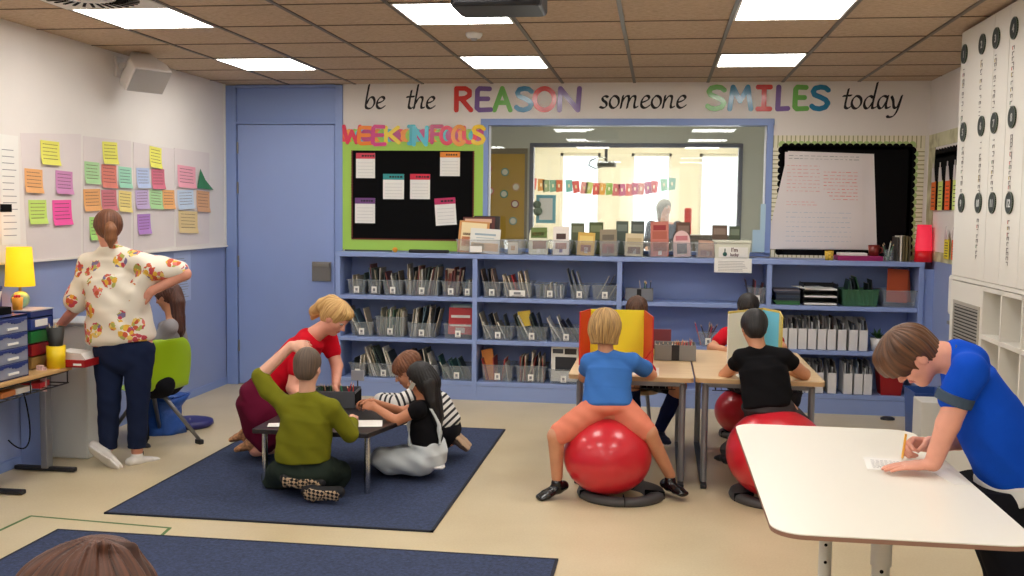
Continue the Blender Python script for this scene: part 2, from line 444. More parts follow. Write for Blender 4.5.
# ---- clear tubs with thin books
M_tub = bpy.data.materials.new('clear plastic tub'); M_tub.use_nodes = True
nt = M_tub.node_tree; b = nt.nodes['Principled BSDF']
b.inputs['Base Color'].default_value = (*lin((176, 184, 190)), 1); b.inputs['Roughness'].default_value = .15; b.inputs['Alpha'].default_value = .22
M_tubd = mat('smoky plastic tub', (120, 126, 136), .2, alpha=.6)
M_tubg = mat('green tinted tub', (80, 130, 95), .2, alpha=.5)
BOOKC = [(206, 200, 186), (60, 68, 74), (226, 220, 208), (90, 88, 84), (120, 110, 96), (190, 180, 160), (44, 50, 62), (150, 146, 138), (70, 84, 78), (214, 206, 190), (110, 60, 58), (170, 160, 140), (52, 60, 56), (232, 228, 220), (140, 130, 118), (86, 110, 124)]
def bookmat(c): return mat('book cover %d %d %d' % c, c, .5)
M_pages = mat('book pages', (196, 188, 170), .8)
def tub_mb(w, d, h, th=.004, flare=.012):
    m = MB(); a = w/2
    o0 = [(-a+flare, -d+flare), (a-flare, -d+flare), (a-flare, -flare), (-a+flare, -flare)]
    o1 = [(-a, -d), (a, -d), (a, 0), (-a, 0)]
    def ring(pts, z, ins):
        cx = 0; cy = -d/2
        return [(x + (ins if x < cx else -ins), y + (ins if y < cy else -ins), z) for x, y in pts]
    A = ring(o0, 0, 0); B = ring(o1, h, 0); C_ = ring(o1, h, th); D = ring(o0, th, th)
    v = A+B+C_+D; f = [(3, 2, 1, 0), (12, 13, 14, 15)]
    for k in range(4):
        n = (k+1) % 4
        f += [(k, n, 4+n, 4+k), (4+k, 4+n, 8+n, 8+k), (8+k, 8+n, 12+n, 12+k)]
    m.add(v, f)
    # rolled rim
    m.box(-a-.006, a+.006, -d-.006, -d+.001, h-.006, h+.001); m.box(-a-.006, a+.006, -.001, .006, h-.006, h+.001)
    m.box(-a-.006, -a+.001, -d, 0, h-.006, h+.001); m.box(a-.001, a+.006, -d, 0, h-.006, h+.001)
    return m
BAY = ['first', 'second', 'third', 'fourth']
def book(w, h, t, loc, lean, col, label, group, tilt=0., face=False):
    """thin book; t along x (spine seen) or, when face, w along x"""
    m = MB()
    if face: m.box(-w/2, w/2, -t/2, t/2, 0, h)
    else:
        m.box(-t/2, t/2, -w, 0, 0, h); m.box(-t/2+.0012, t/2-.0012, -w+.002, .0005, .002, h+.0006, 1)
    o = m.build('book', [bookmat(col), M_pages])
    o.location = loc; o.rotation_euler = (tilt, lean, 0)
    return tag(o, label, 'book', group)
def shorten(t):
    for a, b_ in ((' in the middle of', ' mid'), (' at the left end of', ' left end of'), (' at the right end of', ' right end of'), (' at the end of', ' end of'), ('closely packed', 'packed'), ('packed with dark and green', 'of dark and green'), (' leaning right', '')): t = t.replace(a, b_)
    return t
def tub(px0, px1, bay, sh, h, desc, nb=0, bh=(.2, .27), lean=(-.25, .25), card=True, fill=1., colset=None, m=None, d=.27, cardw=None, topz=None, skew=0.):
    z = {1: SZ[2], 2: SZ[1], 3: SZ[0]}[sh] + tB
    yf = SY+.02
    x0 = at(px0, 310, y=yf).x; x1 = at(px1, 310, y=yf).x
    if sh == 0: z = SZ[3]+tB
    w = x1-x0-.006; cx = (x0+x1)/2
    t = thing('book_tub', desc, 'tub', (cx, yf+.004, z+.0005))
    # tub extends backwards: local y from 0 (front) to +d
    sh_ = tub_mb(w, d, h); sh_.v = [(a, b_+d, c) for a, b_, c in sh_.v]
    sh_.build('shell', m or M_tub, t)
    if card:
        cw = cardw or min(.045, w*.4); ch = .055 if cw < .06 else .05
        c = MB(); c.box(-cw/2, cw/2, -.004, -.001, h*.12, h*.12+ch)
        c.build('label_card', M_paper, t)
        g_ = MB(); g_.box(-cw*.22, cw*.22, -.0052, -.004, h*.12+ch*.3, h*.12+ch*.72)
        g_.box(-cw*.35, cw*.35, -.0052, -.004, h*.12+ch*.08, h*.12+ch*.17)
        g_.build('label_print', mat('faded print', (130, 130, 136), .7), t)
    rnd = random.Random(int(px0*7+sh*100))
    cols_ = colset or BOOKC
    if nb:
        x = x0+.02; span = (w-.03)*fill
        for k in range(nb):
            xx = x0+.018+span*(k+.5)/nb
            hh = rnd.uniform(*bh); ww = min(d-.03, rnd.uniform(.15, .22)); th = rnd.uniform(.004, .009)
            ln = rnd.uniform(*lean)
            # keep the leaning book inside the tub at rim height
            reach = math.tan(abs(ln))*hh
            if topz: hh = min(hh, topz)
            ln = max(min(ln, (x1+.03-xx)/hh), -(xx-x0+.03)/hh)
            book(ww, hh, th, (xx, yf+.03+ww+rnd.uniform(0, .02), z+.006), ln, cols_[rnd.randrange(len(cols_))],
                 shorten('book in the ' + desc), 'books in the ' + desc)
    return t
# first bay, left
R = random
G_ = [(86, 120, 96), (206, 200, 186), (150, 150, 130), (60, 70, 66), (190, 180, 150), (225, 220, 205)]
tub(347, 366, 0, 1, .125, 'small clear tub at the left end of first bay top shelf', 3, (.14, .19), (-.3, .1))
tub(367, 381, 0, 1, .125, 'narrow clear tub with dark thin books, second on first bay top shelf', 8, (.2, .25), (-.2, .05))
tub(382, 403, 0, 1, .125, 'clear tub with a red-printed card on first bay top shelf', 6, (.16, .21), (-.25, 0))
tub(404, 439, 0, 1, .13, 'wide clear tub crammed with magazines on first bay top shelf', 16, (.2, .26), (-.05, .25))
tub(441, 460, 0, 1, .125, 'clear tub of comics fifth on first bay top shelf', 5, (.18, .24), (-.1, .2), colset=[(214, 196, 170), (190, 180, 168), (110, 60, 58)])
tub(461, 473, 0, 1, .12, 'narrow clear tub at the right end of first bay top shelf', 3, (.12, .18), (0, .2))
tub(350, 373, 0, 2, .12, 'clear tub behind the red-dressed teacher on first bay middle shelf', 4, (.2, .27), (-.5, -.2))
tub(375, 405, 0, 2, .17, 'tall clear tub packed with dark and green books on first bay middle shelf', 13, (.2, .24), (-.1, .1), colset=G_)
tub(407, 436, 0, 2, .125, 'clear tub of fanned magazines on first bay middle shelf', 12, (.2, .27), (0, .3))
t = tub(443, 473, 0, 2, .125, 'clear tub of red comics on first bay middle shelf', 0)
tub(349, 366, 0, 3, .12, 'clear tub with a grey card at the left end of first bay bottom shelf', 3, (.14, .2), (-.2, .2))
tub(367, 400, 0, 3, .12, 'clear tub of slanting white-edged books on first bay bottom shelf', 12, (.22, .28), (-.5, -.25))
tub(402, 438, 0, 3, .12, 'clear tub behind the kneeling children on first bay bottom shelf', 9, (.2, .26), (-.4, -.1))
tub(441, 473, 0, 3, .12, 'clear tub of green books at the right end of first bay bottom shelf', 6, (.16, .22), (-.6, -.3), colset=[(40, 84, 74), (60, 100, 110), (30, 50, 50), (190, 190, 170)])
# second bay
tub(482, 501, 1, 1, .13, 'narrow clear tub at the left end of second bay top shelf', 4, (.2, .25), (-.25, -.05), colset=[(60, 60, 66), (140, 120, 110)])
tub(502, 532, 1, 1, .13, 'clear tub with a wide white card on second bay top shelf', 7, (.17, .22), (-.35, -.1), colset=[(220, 205, 180), (230, 225, 215), (170, 40, 44)], cardw=.13)
tub(534, 565, 1, 1, .12, 'half-empty clear tub with a small card in the middle of second bay top shelf', 5, (.1, .13), (-.1, .1))
tub(569, 589, 1, 1, .12, 'clear tub with one tall leaning folder on second bay top shelf', 3, (.22, .28), (-.45, -.2), colset=[(180, 180, 176), (120, 124, 128)])
tub(591, 618, 1, 1, .12, 'clear tub with grey folders leaning right at the end of second bay top shelf', 4, (.2, .26), (.3, .6), colset=[(90, 92, 96), (60, 60, 64), (170, 170, 168)])
tub(482, 514, 1, 2, .12, 'clear tub of loosely leaning books, left on second bay middle shelf', 6, (.15, .23), (-.6, -.2))
tub(516, 548, 1, 2, .12, 'clear tub with a yellow booklet in the middle of second bay middle shelf', 6, (.18, .24), (-.5, -.2))
tub(550, 583, 1, 2, .12, 'clear tub with a purple booklet on second bay middle shelf', 5, (.18, .22), (-.6, -.3), colset=[(88, 50, 110), (60, 52, 70), (230, 226, 220), (30, 34, 38)])
tub(482, 514, 1, 3, .14, 'clear tub with an orange folder at the left end of second bay bottom shelf', 4, (.15, .2), (-.3, .2), colset=[(160, 50, 44), (190, 180, 170)])
tub(516, 547, 1, 3, .14, 'clear tub of closely packed thin books in the middle of second bay bottom shelf', 14, (.18, .25), (-.1, .25), colset=[(150, 60, 54), (200, 190, 176), (130, 120, 110), (90, 80, 76)])
tub(549, 580, 1, 3, .12, 'clear tub with a printed white box on second bay bottom shelf', 0)
# single standouts in the tubs
def flat(px0, py0, px1, py1, y, col, label, group=None, rot=0., t=.012, tilt=-.18, name='booklet', cat='booklet', extra=None):
    a = at(px0, py1, y=y); c = at(px1, py0, y=y); w = abs(c.x-a.x); h = abs(c.z-a.z)
    m = MB(); m.box(-w/2, w/2, 0, t, 0, h); 
    mats = [bookmat(col)]
    if extra:
        for (u0, u1, v0, v1, cc) in extra:
            m.box(-w/2+u0*w, -w/2+u1*w, -.0015, 0, v0*h, v1*h, len(mats)); mats.append(bookmat(cc))
    o = m.build(name, mats); o.location = ((a.x+c.x)/2, y, a.z); o.rotation_euler = (tilt, rot, 0)
    return tag(o, label, cat, group)
flat(519, 311, 532, 326, SY+.1, (226, 196, 64), 'yellow booklet poking out of the middle tub of the second bay', rot=-.15)
flat(487, 349, 499, 388, SY+.1, (240, 150, 60), 'orange folder leaning out of the bottom left tub of the second bay', rot=-.2, name='folder', cat='folder')
flat(448, 308, 472, 334, SY+.08, (190, 46, 50), 'front red comic in the tub of comics', extra=[(.1, .9, .62, .72, (232, 226, 220)), (.05, .95, .3, .36, (230, 225, 215)), (.3, .7, .05, .25, (205, 195, 190))], name='comic', cat='comic')
flat(450, 304, 472, 330, SY+.13, (150, 190, 192), 'pale blue comic behind the red one in the tub of comics', name='comic', cat='comic', extra=[(.1, .9, .8, .93, (220, 230, 228))])
flat(443, 269, 461, 292, SY+.12, (220, 200, 176), 'cream comic in the fifth tub of the top shelf', name='comic', cat='comic', rot=.1, extra=[(.2, .6, .3, .8, (170, 90, 76)), (.5, .95, .75, .92, (50, 44, 44))])
flat(551, 347, 578, 381, SY+.05, (232, 230, 224), 'white printed box in the right tub of second bay bottom shelf', name='printed_box', cat='box', t=.08, tilt=0, extra=[(.05, .45, .8, .93, (70, 70, 76)), (.5, .95, .78, .94, (50, 42, 40)), (.15, .95, .3, .7, (40, 40, 46))])
flat(703, 347, 705, 349, SY+.2, (40, 40, 40), 'small dark scrap on third bay bottom shelf', name='paper_scrap', cat='scrap')if False else None
# third bay, top shelf: pencil boxes and basket at the right
M_gbox = mat('grey plastic caddy', (120, 122, 128), .45)
def pencils(cx, cy, z, n, spread, h, label, group, seed=1, cols=None, lean=.3, r=.0035):
    rnd = random.Random(seed)
    cols = cols or [(200, 60, 50), (230, 170, 60), (60, 110, 180), (80, 150, 90), (210, 200, 190), (150, 60, 120), (40, 40, 44)]
    for k in range(n):
        x = cx+rnd.uniform(-spread, spread); y = cy+rnd.uniform(-spread*.5, spread*.5)
        c = cols[k % len(cols)]; hh = h*rnd.uniform(.85, 1.05)
        m = MB(); m.cyl((0, 0, 0), (0, 0, hh-.016), r, n=6, mi=0, smooth=False); m.cyl((0, 0, hh-.016), (0, 0, hh), r, .0008, n=6, mi=1)
        o = m.build('pencil', [mat('pencil paint %d %d %d' % c, c, .4), mat('pencil wood', (222, 190, 150), .7)])
        o.location = (x, y, z); o.rotation_euler = (rnd.uniform(-lean, lean)*.5, rnd.uniform(-lean, lean), 0)
        tag(o, label, 'pencil', group)
def dbox(px0, px1, pyb, y, w2, h, label, name='pencil_box', cells=2, m=None, z=None):
    a = at(px0, pyb, y=y); c = at(px1, pyb, y=y); cx = (a.x+c.x)/2; w = (c.x-a.x)
    z = a.z if z is None else z
    t = thing(name, label, 'pencil box', (cx, y, z))
    b_ = MB(); b_.box(-w/2, w/2, 0, w2, 0, .006)
    for yy in (0, w2-.004): b_.box(-w/2, w/2, yy, yy+.004, 0, h)
    for k in range(cells+1):
        xx = -w/2+(w-.004)*k/cells; b_.box(xx, xx+.004, 0, w2, 0, h)
    b_.build('body', m or M_gbox, t, bevel=.002)
    n_ = MB(); n_.box(-.018, .018, -.002, 0, .0+.01, h-.004); n_.build('grip_notch', M_dark, t)
    return cx, w, z
cx, w_, z_ = dbox(625, 653, 299, SY+.05, .1, .1, 'grey divided pencil box on third bay top shelf', z=SZ[2]+tB)
pencils(cx+.05, SY+.1, z_+.006, 7, .03, .16, 'marker standing in the pencil box on the third bay top shelf', 'markers in the shelf pencil box', 3, [(60, 110, 80), (200, 190, 180), (40, 44, 60), (190, 150, 60)])
tub(747, 766, 2, 1, .13, 'clear tub with a white card at the right end of third bay top shelf', 4, (.14, .2), (-.3, .3), colset=[(60, 40, 50), (120, 50, 60), (200, 200, 205)])
tub(748, 767, 2, 2, .13, 'clear tub of cups at the right end of third bay middle shelf', 3, (.1, .14), (-.3, .3))if False else None
# third bay, middle shelf: pencil tub
def cup(px, y, z, r, h, label, m, pn=0, name='pencil_cup', cat='cup', r2=None, **k):
    x = at(px, 300, y=y).x
    t = thing(name, label, cat, (x, y, z))
    r2 = r2 or r*.86
    MB().lathe([(.0001, 0), (r2, 0), (r, h), (r-.003, h), (r2-.003, .004), (.0001, .004)]).build('body', m, t)
    if pn: pencils(x, y, z+.005, pn, r*.5, h*1.7, 'pencil in the ' + label, 'pencils in the ' + label, int(px), **k)
    return t
t = tub(698, 720, 2, 2, .11, 'clear tub of pens on third bay middle shelf', 0, d=.12, card=True)
cxx = at(709, 310, y=SY+.08).x
pencils(cxx-.03, SY+.09, SZ[1]+tB+.006, 9, .035, .19, 'pen standing in the clear tub of pens', 'pens in the clear tub', 5, [(60, 44, 50), (190, 70, 90), (150, 150, 160), (90, 40, 40)], .5, r=.005)
# third bay lower: fourth bay contents
def stack_item(px0, px1, z, th, y, dep, col, name, label, cat, group=None, rz=0.):
    a = at(px0, 300, y=y).x; c = at(px1, 300, y=y).x
    m = MB().box(-(c-a)/2, (c-a)/2, 0, dep, 0, th)
    o = m.build(name, bookmat(col), bevel=.001); o.location = ((a+c)/2, y, z); o.rotation_euler = (0, 0, rz)
    return tag(o, label, cat, group)
z = SZ[2]+tB
cols_ = [((50, 110, 60), .02), ((40, 96, 52), .012), ((34, 40, 60), .022), ((44, 60, 80), .02), ((30, 34, 50), .02), ((60, 66, 84), .012), ((120, 110, 116), .008)]
nmz = ['lowest green', 'second green', 'thick navy', 'slate blue', 'dark navy', 'thin slate', 'topmost grey']
for (c, th), nm in zip(cols_, nmz):
    stack_item(774+(2 if th > .015 else 0), 800, z, th, SY+.03, .26, c, 'exercise_book', nm+' exercise book in the stack at the left of the fourth bay', 'exercise book', 'exercise books stacked in the fourth bay', random.uniform(-.04, .04)); z += th+.0005
# letter trays
tx0, tx1 = at(803, 300, y=SY+.03).x, at(838, 300, y=SY+.03).x; tw = tx1-tx0
for k, nm in enumerate(('bottom', 'middle', 'top')):
    t = thing('letter_tray', nm+' black letter tray of the stack on the fourth bay top shelf', 'letter tray', ((tx0+tx1)/2, SY+.03, SZ[2]+tB+.058*k), group='stacked letter trays')
    m = MB(); m.box(-tw/2, tw/2, 0, .27, 0, .004); m.box(-tw/2, -tw/2+.004, 0, .27, 0, .05); m.box(tw/2-.004, tw/2, 0, .27, 0, .05); m.box(-tw/2, tw/2, .266, .27, 0, .05); m.box(-tw/2, tw/2, -.002, .002, .0, .014)
    for sx in (-1, 1): m.box(sx*(tw/2-.005)-.003, sx*(tw/2-.005)+.003, .02, .03, .04, .058); m.box(sx*(tw/2-.005)-.003, sx*(tw/2-.005)+.003, .24, .25, .04, .058)
    m.build('tray', M_dark, t)
    pm = MB().box(-tw/2+.01, tw/2-.01, -.01, .22, .006, .018)
    po = pm.build('paper_stack', M_paper); po.location = ((tx0+tx1)/2, SY+.032, SZ[2]+tB+.058*k); tag(po, 'white paper pile in the '+nm+' letter tray', 'paper', 'paper in the letter trays')
sh_ = MB().box(-.12, .12, 0, .2, 0, .002).build('paper_sheet', M_paper); sh_.location = ((tx0+tx1)/2-.04, SY+.01, SZ[2]+tB+.137); sh_.rotation_euler = (.02, 0, .3); tag(sh_, 'loose white sheet sticking out over the letter trays', 'paper')
tub(841, 879, 3, 1, .13, 'wide green-tinged tub of dark green folders in the fourth bay', 7, (.17, .24), (-.4, .3), colset=[(40, 88, 60), (30, 40, 44), (70, 80, 96), (36, 70, 54)], m=M_tubg, card=False)
tub(882, 917, 3, 1, .13, 'wide clear tub of orange folders in the fourth bay', 0, card=False)
flat(886, 269, 908, 302, SY+.1, (200, 84, 36), 'front orange folder in the fourth bay tub', name='folder', cat='folder', rot=.06)
flat(889, 271, 912, 302, SY+.15, (170, 70, 34), 'back orange folder in the fourth bay tub', name='folder', cat='folder', rot=-.03)
# white magazine files
M_file = mat('white magazine file', (222, 220, 218), .5)
def mfile(px, bz, lab, wpx=9.0):
    yf = SY+.03
    a = at(px, 330, y=yf).x; c = at(px+wpx, 330, y=yf).x; w = c-a-.002
    t = thing('magazine_file', lab, 'magazine file', ((a+c)/2, yf, bz), group='white magazine files in the fourth bay')
    m = MB()
    m.box(-w/2, w/2, 0, .002, 0, .165); m.box(-w/2, w/2, 0, .24, 0, .002); m.box(-w/2, w/2, .238, .24, 0, .25)
    for sx in (-1, 1):
        x0 = sx*w/2-(.0015 if sx > 0 else 0)
        m.add([(x0, 0, 0), (x0, .24, 0), (x0, .24, .25), (x0, .14, .25), (x0, 0, .165), (x0+.0015, 0, 0), (x0+.0015, .24, 0), (x0+.0015, .24, .25), (x0+.0015, .14, .25), (x0+.0015, 0, .165)],
              [(4, 3, 2, 1, 0), (5, 6, 7, 8, 9), (0, 1, 6, 5), (1, 2, 7, 6), (2, 3, 8, 7), (3, 4, 9, 8), (4, 0, 5, 9)])
    m.build('box', M_file, t)
    n_ = random.randint(3, 5)
    for k in range(n_):
        xx = (a+c)/2-w/2+.008+(w-.016)*(k+.5)/n_; hh = random.uniform(.19, .265)
        book(.2, hh, min(.01, (w-.02)/n_*.7), (xx, yf+.225, bz+.003), random.uniform(-.05, .05), random.choice([(40, 42, 50), (90, 92, 100), (190, 190, 188), (60, 64, 70), (120, 118, 116), (70, 60, 56), (140, 150, 160)]), 'sleeve in the ' + lab, 'sleeves in the ' + lab)
ordn = ['leftmost', 'second', 'third', 'fourth', 'fifth', 'sixth', 'seventh', 'eighth', 'ninth', 'tenth']
for k, px in enumerate([778.8, 788.7, 798.3, 808, 817.8, 827.5, 838, 849.3, 859.3]):
    mfile(px, SZ[1]+tB, 'white magazine file, %s from the left on the middle shelf' % ordn[k])
for k, px in enumerate([787, 797, 807, 816.5, 829.5, 845.5, 856, 865.5]):
    mfile(px, SZ[0]+tB, 'white magazine file, %s from the left on the bottom shelf' % ordn[k])
# plant pot and red bin
M_leaf = mat('leaf green', (46, 88, 40), .5, var=.3, vscale=30)
t = thing('potted_plant', 'small green plant in a white pot beside the magazine files', 'plant', (at(878, 330, y=SY+.1).x, SY+.1, SZ[1]+tB))
MB().lathe([(.0001, 0), (.045, 0), (.06, .1), (.055, .1), (.045, .02), (.0001, .02)]).build('pot', M_file, t)
m = MB()
for k in range(40):
    a = random.uniform(0, 2*PI); e = random.uniform(.2, 1.3); l = random.uniform(.05, .1); d = Vector((math.cos(a)*math.cos(e), math.sin(a)*math.cos(e), math.sin(e)))
    p = Vector((0, 0, .09)); q = p+d*l; s_ = d.cross(Vector((0, 0, 1))).normalized()*.012
    m.add([p, (p+q)/2+s_, q, (p+q)/2-s_], [(0, 1, 2, 3)], smooth=True)
m.build('leaves', M_leaf, t)
t = thing('red_bin', 'red plastic bin at the right end of the bottom shelf', 'bin', (at(890, 380, y=SY+.1).x, SY+.13, SZ[0]+tB))
m = tub_mb(.19, .2, .19, .005, .02); m.v = [(a, b_+.1, c) for a, b_, c in m.v]; m.build('shell', mat('red plastic', (160, 24, 28), .35), t)

# ---------------------------------------------------------------- on top of the bookcase
TZ = SZ[3]+tB
x = at(395, 248, y=SY+.05).x
tag(MB().sphere((0, 0, .022), .022).build('orange_ball', mat('orange ball', (226, 150, 40), .5)), 'small orange ball on the left of the bookcase top', 'ball').location = (x, SY+.05, TZ)
def lying(px0, px1, y, w2, h, col, name, label, cat, z=TZ, rz=0, bev=.004):
    a = at(px0, 250, y=y).x; c = at(px1, 250, y=y).x
    o = MB().box(-(c-a)/2, (c-a)/2, -w2/2, w2/2, 0, h).build(name, mat('%s surface' % name, col, .6), bevel=bev); o.location = ((a+c)/2, y, z); o.rotation_euler = (0, 0, rz)
    return tag(o, label, cat)
lying(409, 449, SY+.06, .05, .028, (22, 22, 26), 'pencil_case', 'long black pencil case lying below the week board', 'pencil case', bev=.01)
lying(345, 392, SY+.2, .012, .012, (50, 54, 50), 'pointer_stick', 'thin dark stick lying on the left end of the bookcase', 'stick')
# book tubs along the window
def ttub(px0, px1, lab, h=.11, m=None, d=.26):
    yf = SY+.01; a = at(px0, 250, y=yf).x; c = at(px1, 250, y=yf).x
    t = thing('book_tub', lab, 'tub', ((a+c)/2, yf, TZ), group='clear tubs along the window')
    q = tub_mb(c-a, d, h); q.v = [(u, v+d, w) for u, v, w in q.v]; q.build('shell', m or M_tub, t)
    return t, a, c
def cover(px0, px1, pyt, y, cols, label, h=None, tilt=-.15, rot=0, arch=False, name='picture_book', cat='picture book', t=.01):
    """front-facing picture book: cols = [cover colour, (u0,u1,v0,v1,colour)...]"""
    a = at(px0, 240, y=y).x; c = at(px1, 240, y=y).x; w = c-a; h = h or (at(px0, pyt, y=y).z-TZ-.008)
    m = MB(); mats = [bookmat(cols[0])]
    if arch:
        pts = [(-w/2, 0), (w/2, 0), (w/2, h*.62)] + [(w/2*math.cos(q), h*.62+h*.38*math.sin(q)) for q in np.linspace(.1, PI-.1, 9)] + [(-w/2, h*.62)]
        T = Matrix.Rotation(PI/2, 4, 'X')
        m.prism(pts, -t, 0, 0, T=T)
    else: m.box(-w/2, w/2, 0, t, 0, h)
    for (u0, u1, v0, v1, cc) in cols[1:]:
        m.box(-w/2+u0*w, -w/2+u1*w, -.0012, 0.0005, v0*h, v1*h, len(mats)); mats.append(bookmat(cc))
    o = m.build(name, mats, bevel=0); o.location = ((a+c)/2, y, TZ+.007); o.rotation_euler = (tilt, rot, 0)
    return tag(o, label, cat)
ttub(456, 502, 'wide clear tub of large picture books below the green border', .12)
cover(473, 499, 209, SY+.2, [(40, 30, 28), (.05, .8, .82, .95, (226, 205, 170)), (.1, .75, .1, .8, (120, 50, 36))], 'black-edged picture book standing at the back of the wide tub', h=.31)
cover(462, 494, 213, SY+.14, [(90, 34, 28), (.06, .9, .84, .95, (222, 180, 150)), (.1, .9, .1, .8, (70, 30, 28))], 'dark red picture book behind the orange one in the wide tub', h=.30)
cover(457, 487, 214, SY+.06, [(206, 146, 84), (.08, .92, .06, .95, (236, 216, 170)), (.15, .85, .55, .62, (90, 50, 40)), (.12, .7, .2, .5, (214, 110, 66)), (.5, .9, .1, .4, (240, 190, 140))], 'orange-bordered picture book in the wide tub', rot=.06, h=.265)
cover(469, 499, 226, SY+.03, [(226, 224, 216), (.15, .85, .72, .8, (150, 170, 180)), (.2, .8, .6, .64, (180, 190, 190)), (.05, .95, .1, .42, (226, 190, 150)), (.1, .5, .15, .4, (190, 180, 140))], 'white picture book at the front of the wide tub', rot=.05, h=.205)
pl = MB().box(-.05, .05, 0, .002, 0, .05).build('label_card', M_paper); pl.location = (at(476, 245, y=SY-.004).x, SY-.006, TZ+.018); tag(pl, 'white name card on the front of the wide picture book tub', 'card')
specs = [
 (503, 523, 'clear tub of pale leaflets, first to the right of the wide tub', [(508, 518, 242, [(224, 216, 200), (.3, .7, .3, .7, (190, 150, 110))], 'pale leaflet', False)]),
 (527, 548, 'clear tub with the green forest book', [(529, 548, 224, [(226, 224, 200), (.1, .95, .55, .9, (96, 118, 52)), (.15, .8, .62, .74, (150, 130, 70)), (.2, .9, .18, .45, (150, 110, 90)), (.4, .6, .06, .22, (240, 236, 226))], 'green forest picture book', True)]),
 (550, 571, 'clear tub with the white round-topped book', [(553, 569, 226, [(232, 224, 216), (.2, .8, .55, .75, (70, 44, 38)), (.15, .85, .2, .42, (170, 120, 106)), (.4, .6, .08, .2, (120, 100, 150))], 'white picture book with a brown figure', False)]),
 (575, 596, 'clear tub with the yellow book', [(577, 594, 232, [(222, 178, 84), (.1, .9, .55, .85, (236, 206, 120)), (.2, .8, .15, .45, (150, 90, 70)), (.42, .62, .1, .35, (236, 230, 220))], 'yellow picture book', False)]),
 (599, 619, 'clear tub with the grey-brown book', [(600, 617, 229, [(150, 136, 112), (.15, .85, .6, .8, (110, 100, 84)), (.15, .85, .1, .45, (150, 84, 70)), (.42, .62, .1, .35, (236, 230, 220))], 'grey-brown picture book', False)]),
 (623, 644, 'clear tub with the small cream book', [(625, 643, 233, [(214, 198, 160), (.1, .9, .5, .8, (190, 170, 130)), (.15, .85, .1, .4, (120, 80, 60)), (.42, .62, .1, .35, (236, 230, 220))], 'small cream picture book', False)]),
 (647, 669, 'clear tub with the tall red book', [(651, 669, 221, [(200, 120, 104), (.15, .85, .75, .9, (150, 40, 44)), (.1, .9, .5, .72, (180, 96, 76)), (.15, .9, .15, .4, (150, 76, 60)), (.42, .62, .04, .18, (236, 230, 220))], 'tall red picture book', False)]),
 (672, 693, 'clear tub with the pink arched book', [(674, 691, 230, [(226, 190, 186), (.15, .85, .62, .8, (200, 120, 126)), (.2, .8, .12, .5, (110, 110, 120)), (.42, .62, .1, .3, (236, 230, 220))], 'pink arch-topped picture book', True)]),
 (695, 716, 'clear tub with the low brown book', [(698, 715, 240, [(190, 150, 130), (.1, .9, .5, .9, (210, 170, 146)), (.15, .85, .1, .4, (150, 110, 110)), (.5, .7, .1, .35, (236, 230, 220))], 'low brown picture book', False)])]
for px0, px1, lab, bks in specs:
    ttub(px0, px1, lab, .122)
    for (a, c, tpy, cols, bl, arch) in bks:
        cover(a, c, tpy, SY+.035, cols, bl+' at the front of its tub', arch=arch, rot=random.uniform(-.05, .05))
        for j in range(3):
            cc = random.choice([(70, 90, 110), (150, 60, 54), (90, 110, 80), (210, 200, 180), (60, 60, 66)])
            cover(a+1, c-1, tpy+6+3*j, SY+.07+.045*j, [cc, (.1, .9, .6, .85, random.choice([(220, 214, 200), (180, 150, 110)]))], 'picture book behind the '+bl, t=.014)['group'] = 'books behind the '+bl
# dark books peeking up behind
for (a, c, tpy, col) in [(571, 584, 223, (96, 102, 74)), (589, 603, 222, (90, 100, 60)), (616, 628, 221, (88, 100, 90)), (631, 644, 221, (84, 92, 84)), (712, 727, 225, (104, 84, 70)), (729, 740, 226, (80, 90, 70)), (676, 690, 222, (110, 80, 66))]:
    cover(a, c, tpy, -.08, [col, (.1, .9, .7, .9, tuple(min(255, v+40) for v in col))], 'dull-coloured book back against the window behind the %s' % {571: 'yellow book', 589: 'yellow book on its right', 616: 'grey-brown book', 631: 'small cream book', 712: 'white lettered box', 729: 'right edge of the white lettered box', 676: 'pink arched book'}[a], tilt=0, name='book', cat='book')
# lettered white box
t = thing('storage_box', "white lidded box lettered I'm with a small green bottle sign", 'box', (at(732.5, 245, y=SY+.01).x, SY+.01, TZ))
wbx = at(751, 250, y=SY+.01).x-at(714, 250, y=SY+.01).x
m = MB(); m.frustum(-wbx/2+.012, wbx/2-.012, .008, .2, 0, -wbx/2, wbx/2, 0, .21, .125)
M_cbox = mat('cream plastic', (222, 222, 204), .4)
m.build('body', M_cbox, t, bevel=.004)
MB().rbox(-wbx/2-.006, wbx/2+.006, -.006, .216, .125, .145, .01).build('lid', M_cbox, t, bevel=.003)
MB().box(-wbx*.37, wbx*.42, -.002, .004, .012, .092).build('label', M_paper, t)
T = Matrix(((1, 0, 0, -.01), (0, 0, -1, -.004), (0, 1, 0, .056), (0, 0, 0, 1)))
vs, fs = text_mesh("I'm", .045, T, .0005, bold=.001); vs2, fs2 = text_mesh('lucky', .032, T @ Matrix.Translation((-.006, -.034, 0)), .0005, bold=.001)
MB().add(vs, fs).add(vs2, fs2).build('lettering', mat('dark red print', (90, 44, 48), .6), t)
MB().sphere((-wbx*.2, -.003, .036), .017, sz=1).box(-wbx*.2-.004, -wbx*.2+.004, -.006, 0, .04, .08).build('emblem', mat('green print', (40, 90, 80), .6), t)
# sheet taped to the shelf edge below it
a = at(714.5, 258, y=SY-.01); c = at(751.5, 273, y=SY-.01)
o = MB().box(a.x, c.x, SY-.0095, SY-.0075, c.z, a.z).build('notice_sheet', M_paper); tag(o, 'white printed sheet taped to the bookcase edge under the lettered box', 'notice')
m = MB()
for k in range(7): m.box(a.x+.03, c.x-.03+random.uniform(-.05, 0), SY-.0102, SY-.0094, c.z+.012+k*.0125, c.z+.0145+k*.0125)
m.build('print', mat('faded print', (130, 130, 136), .7), o)
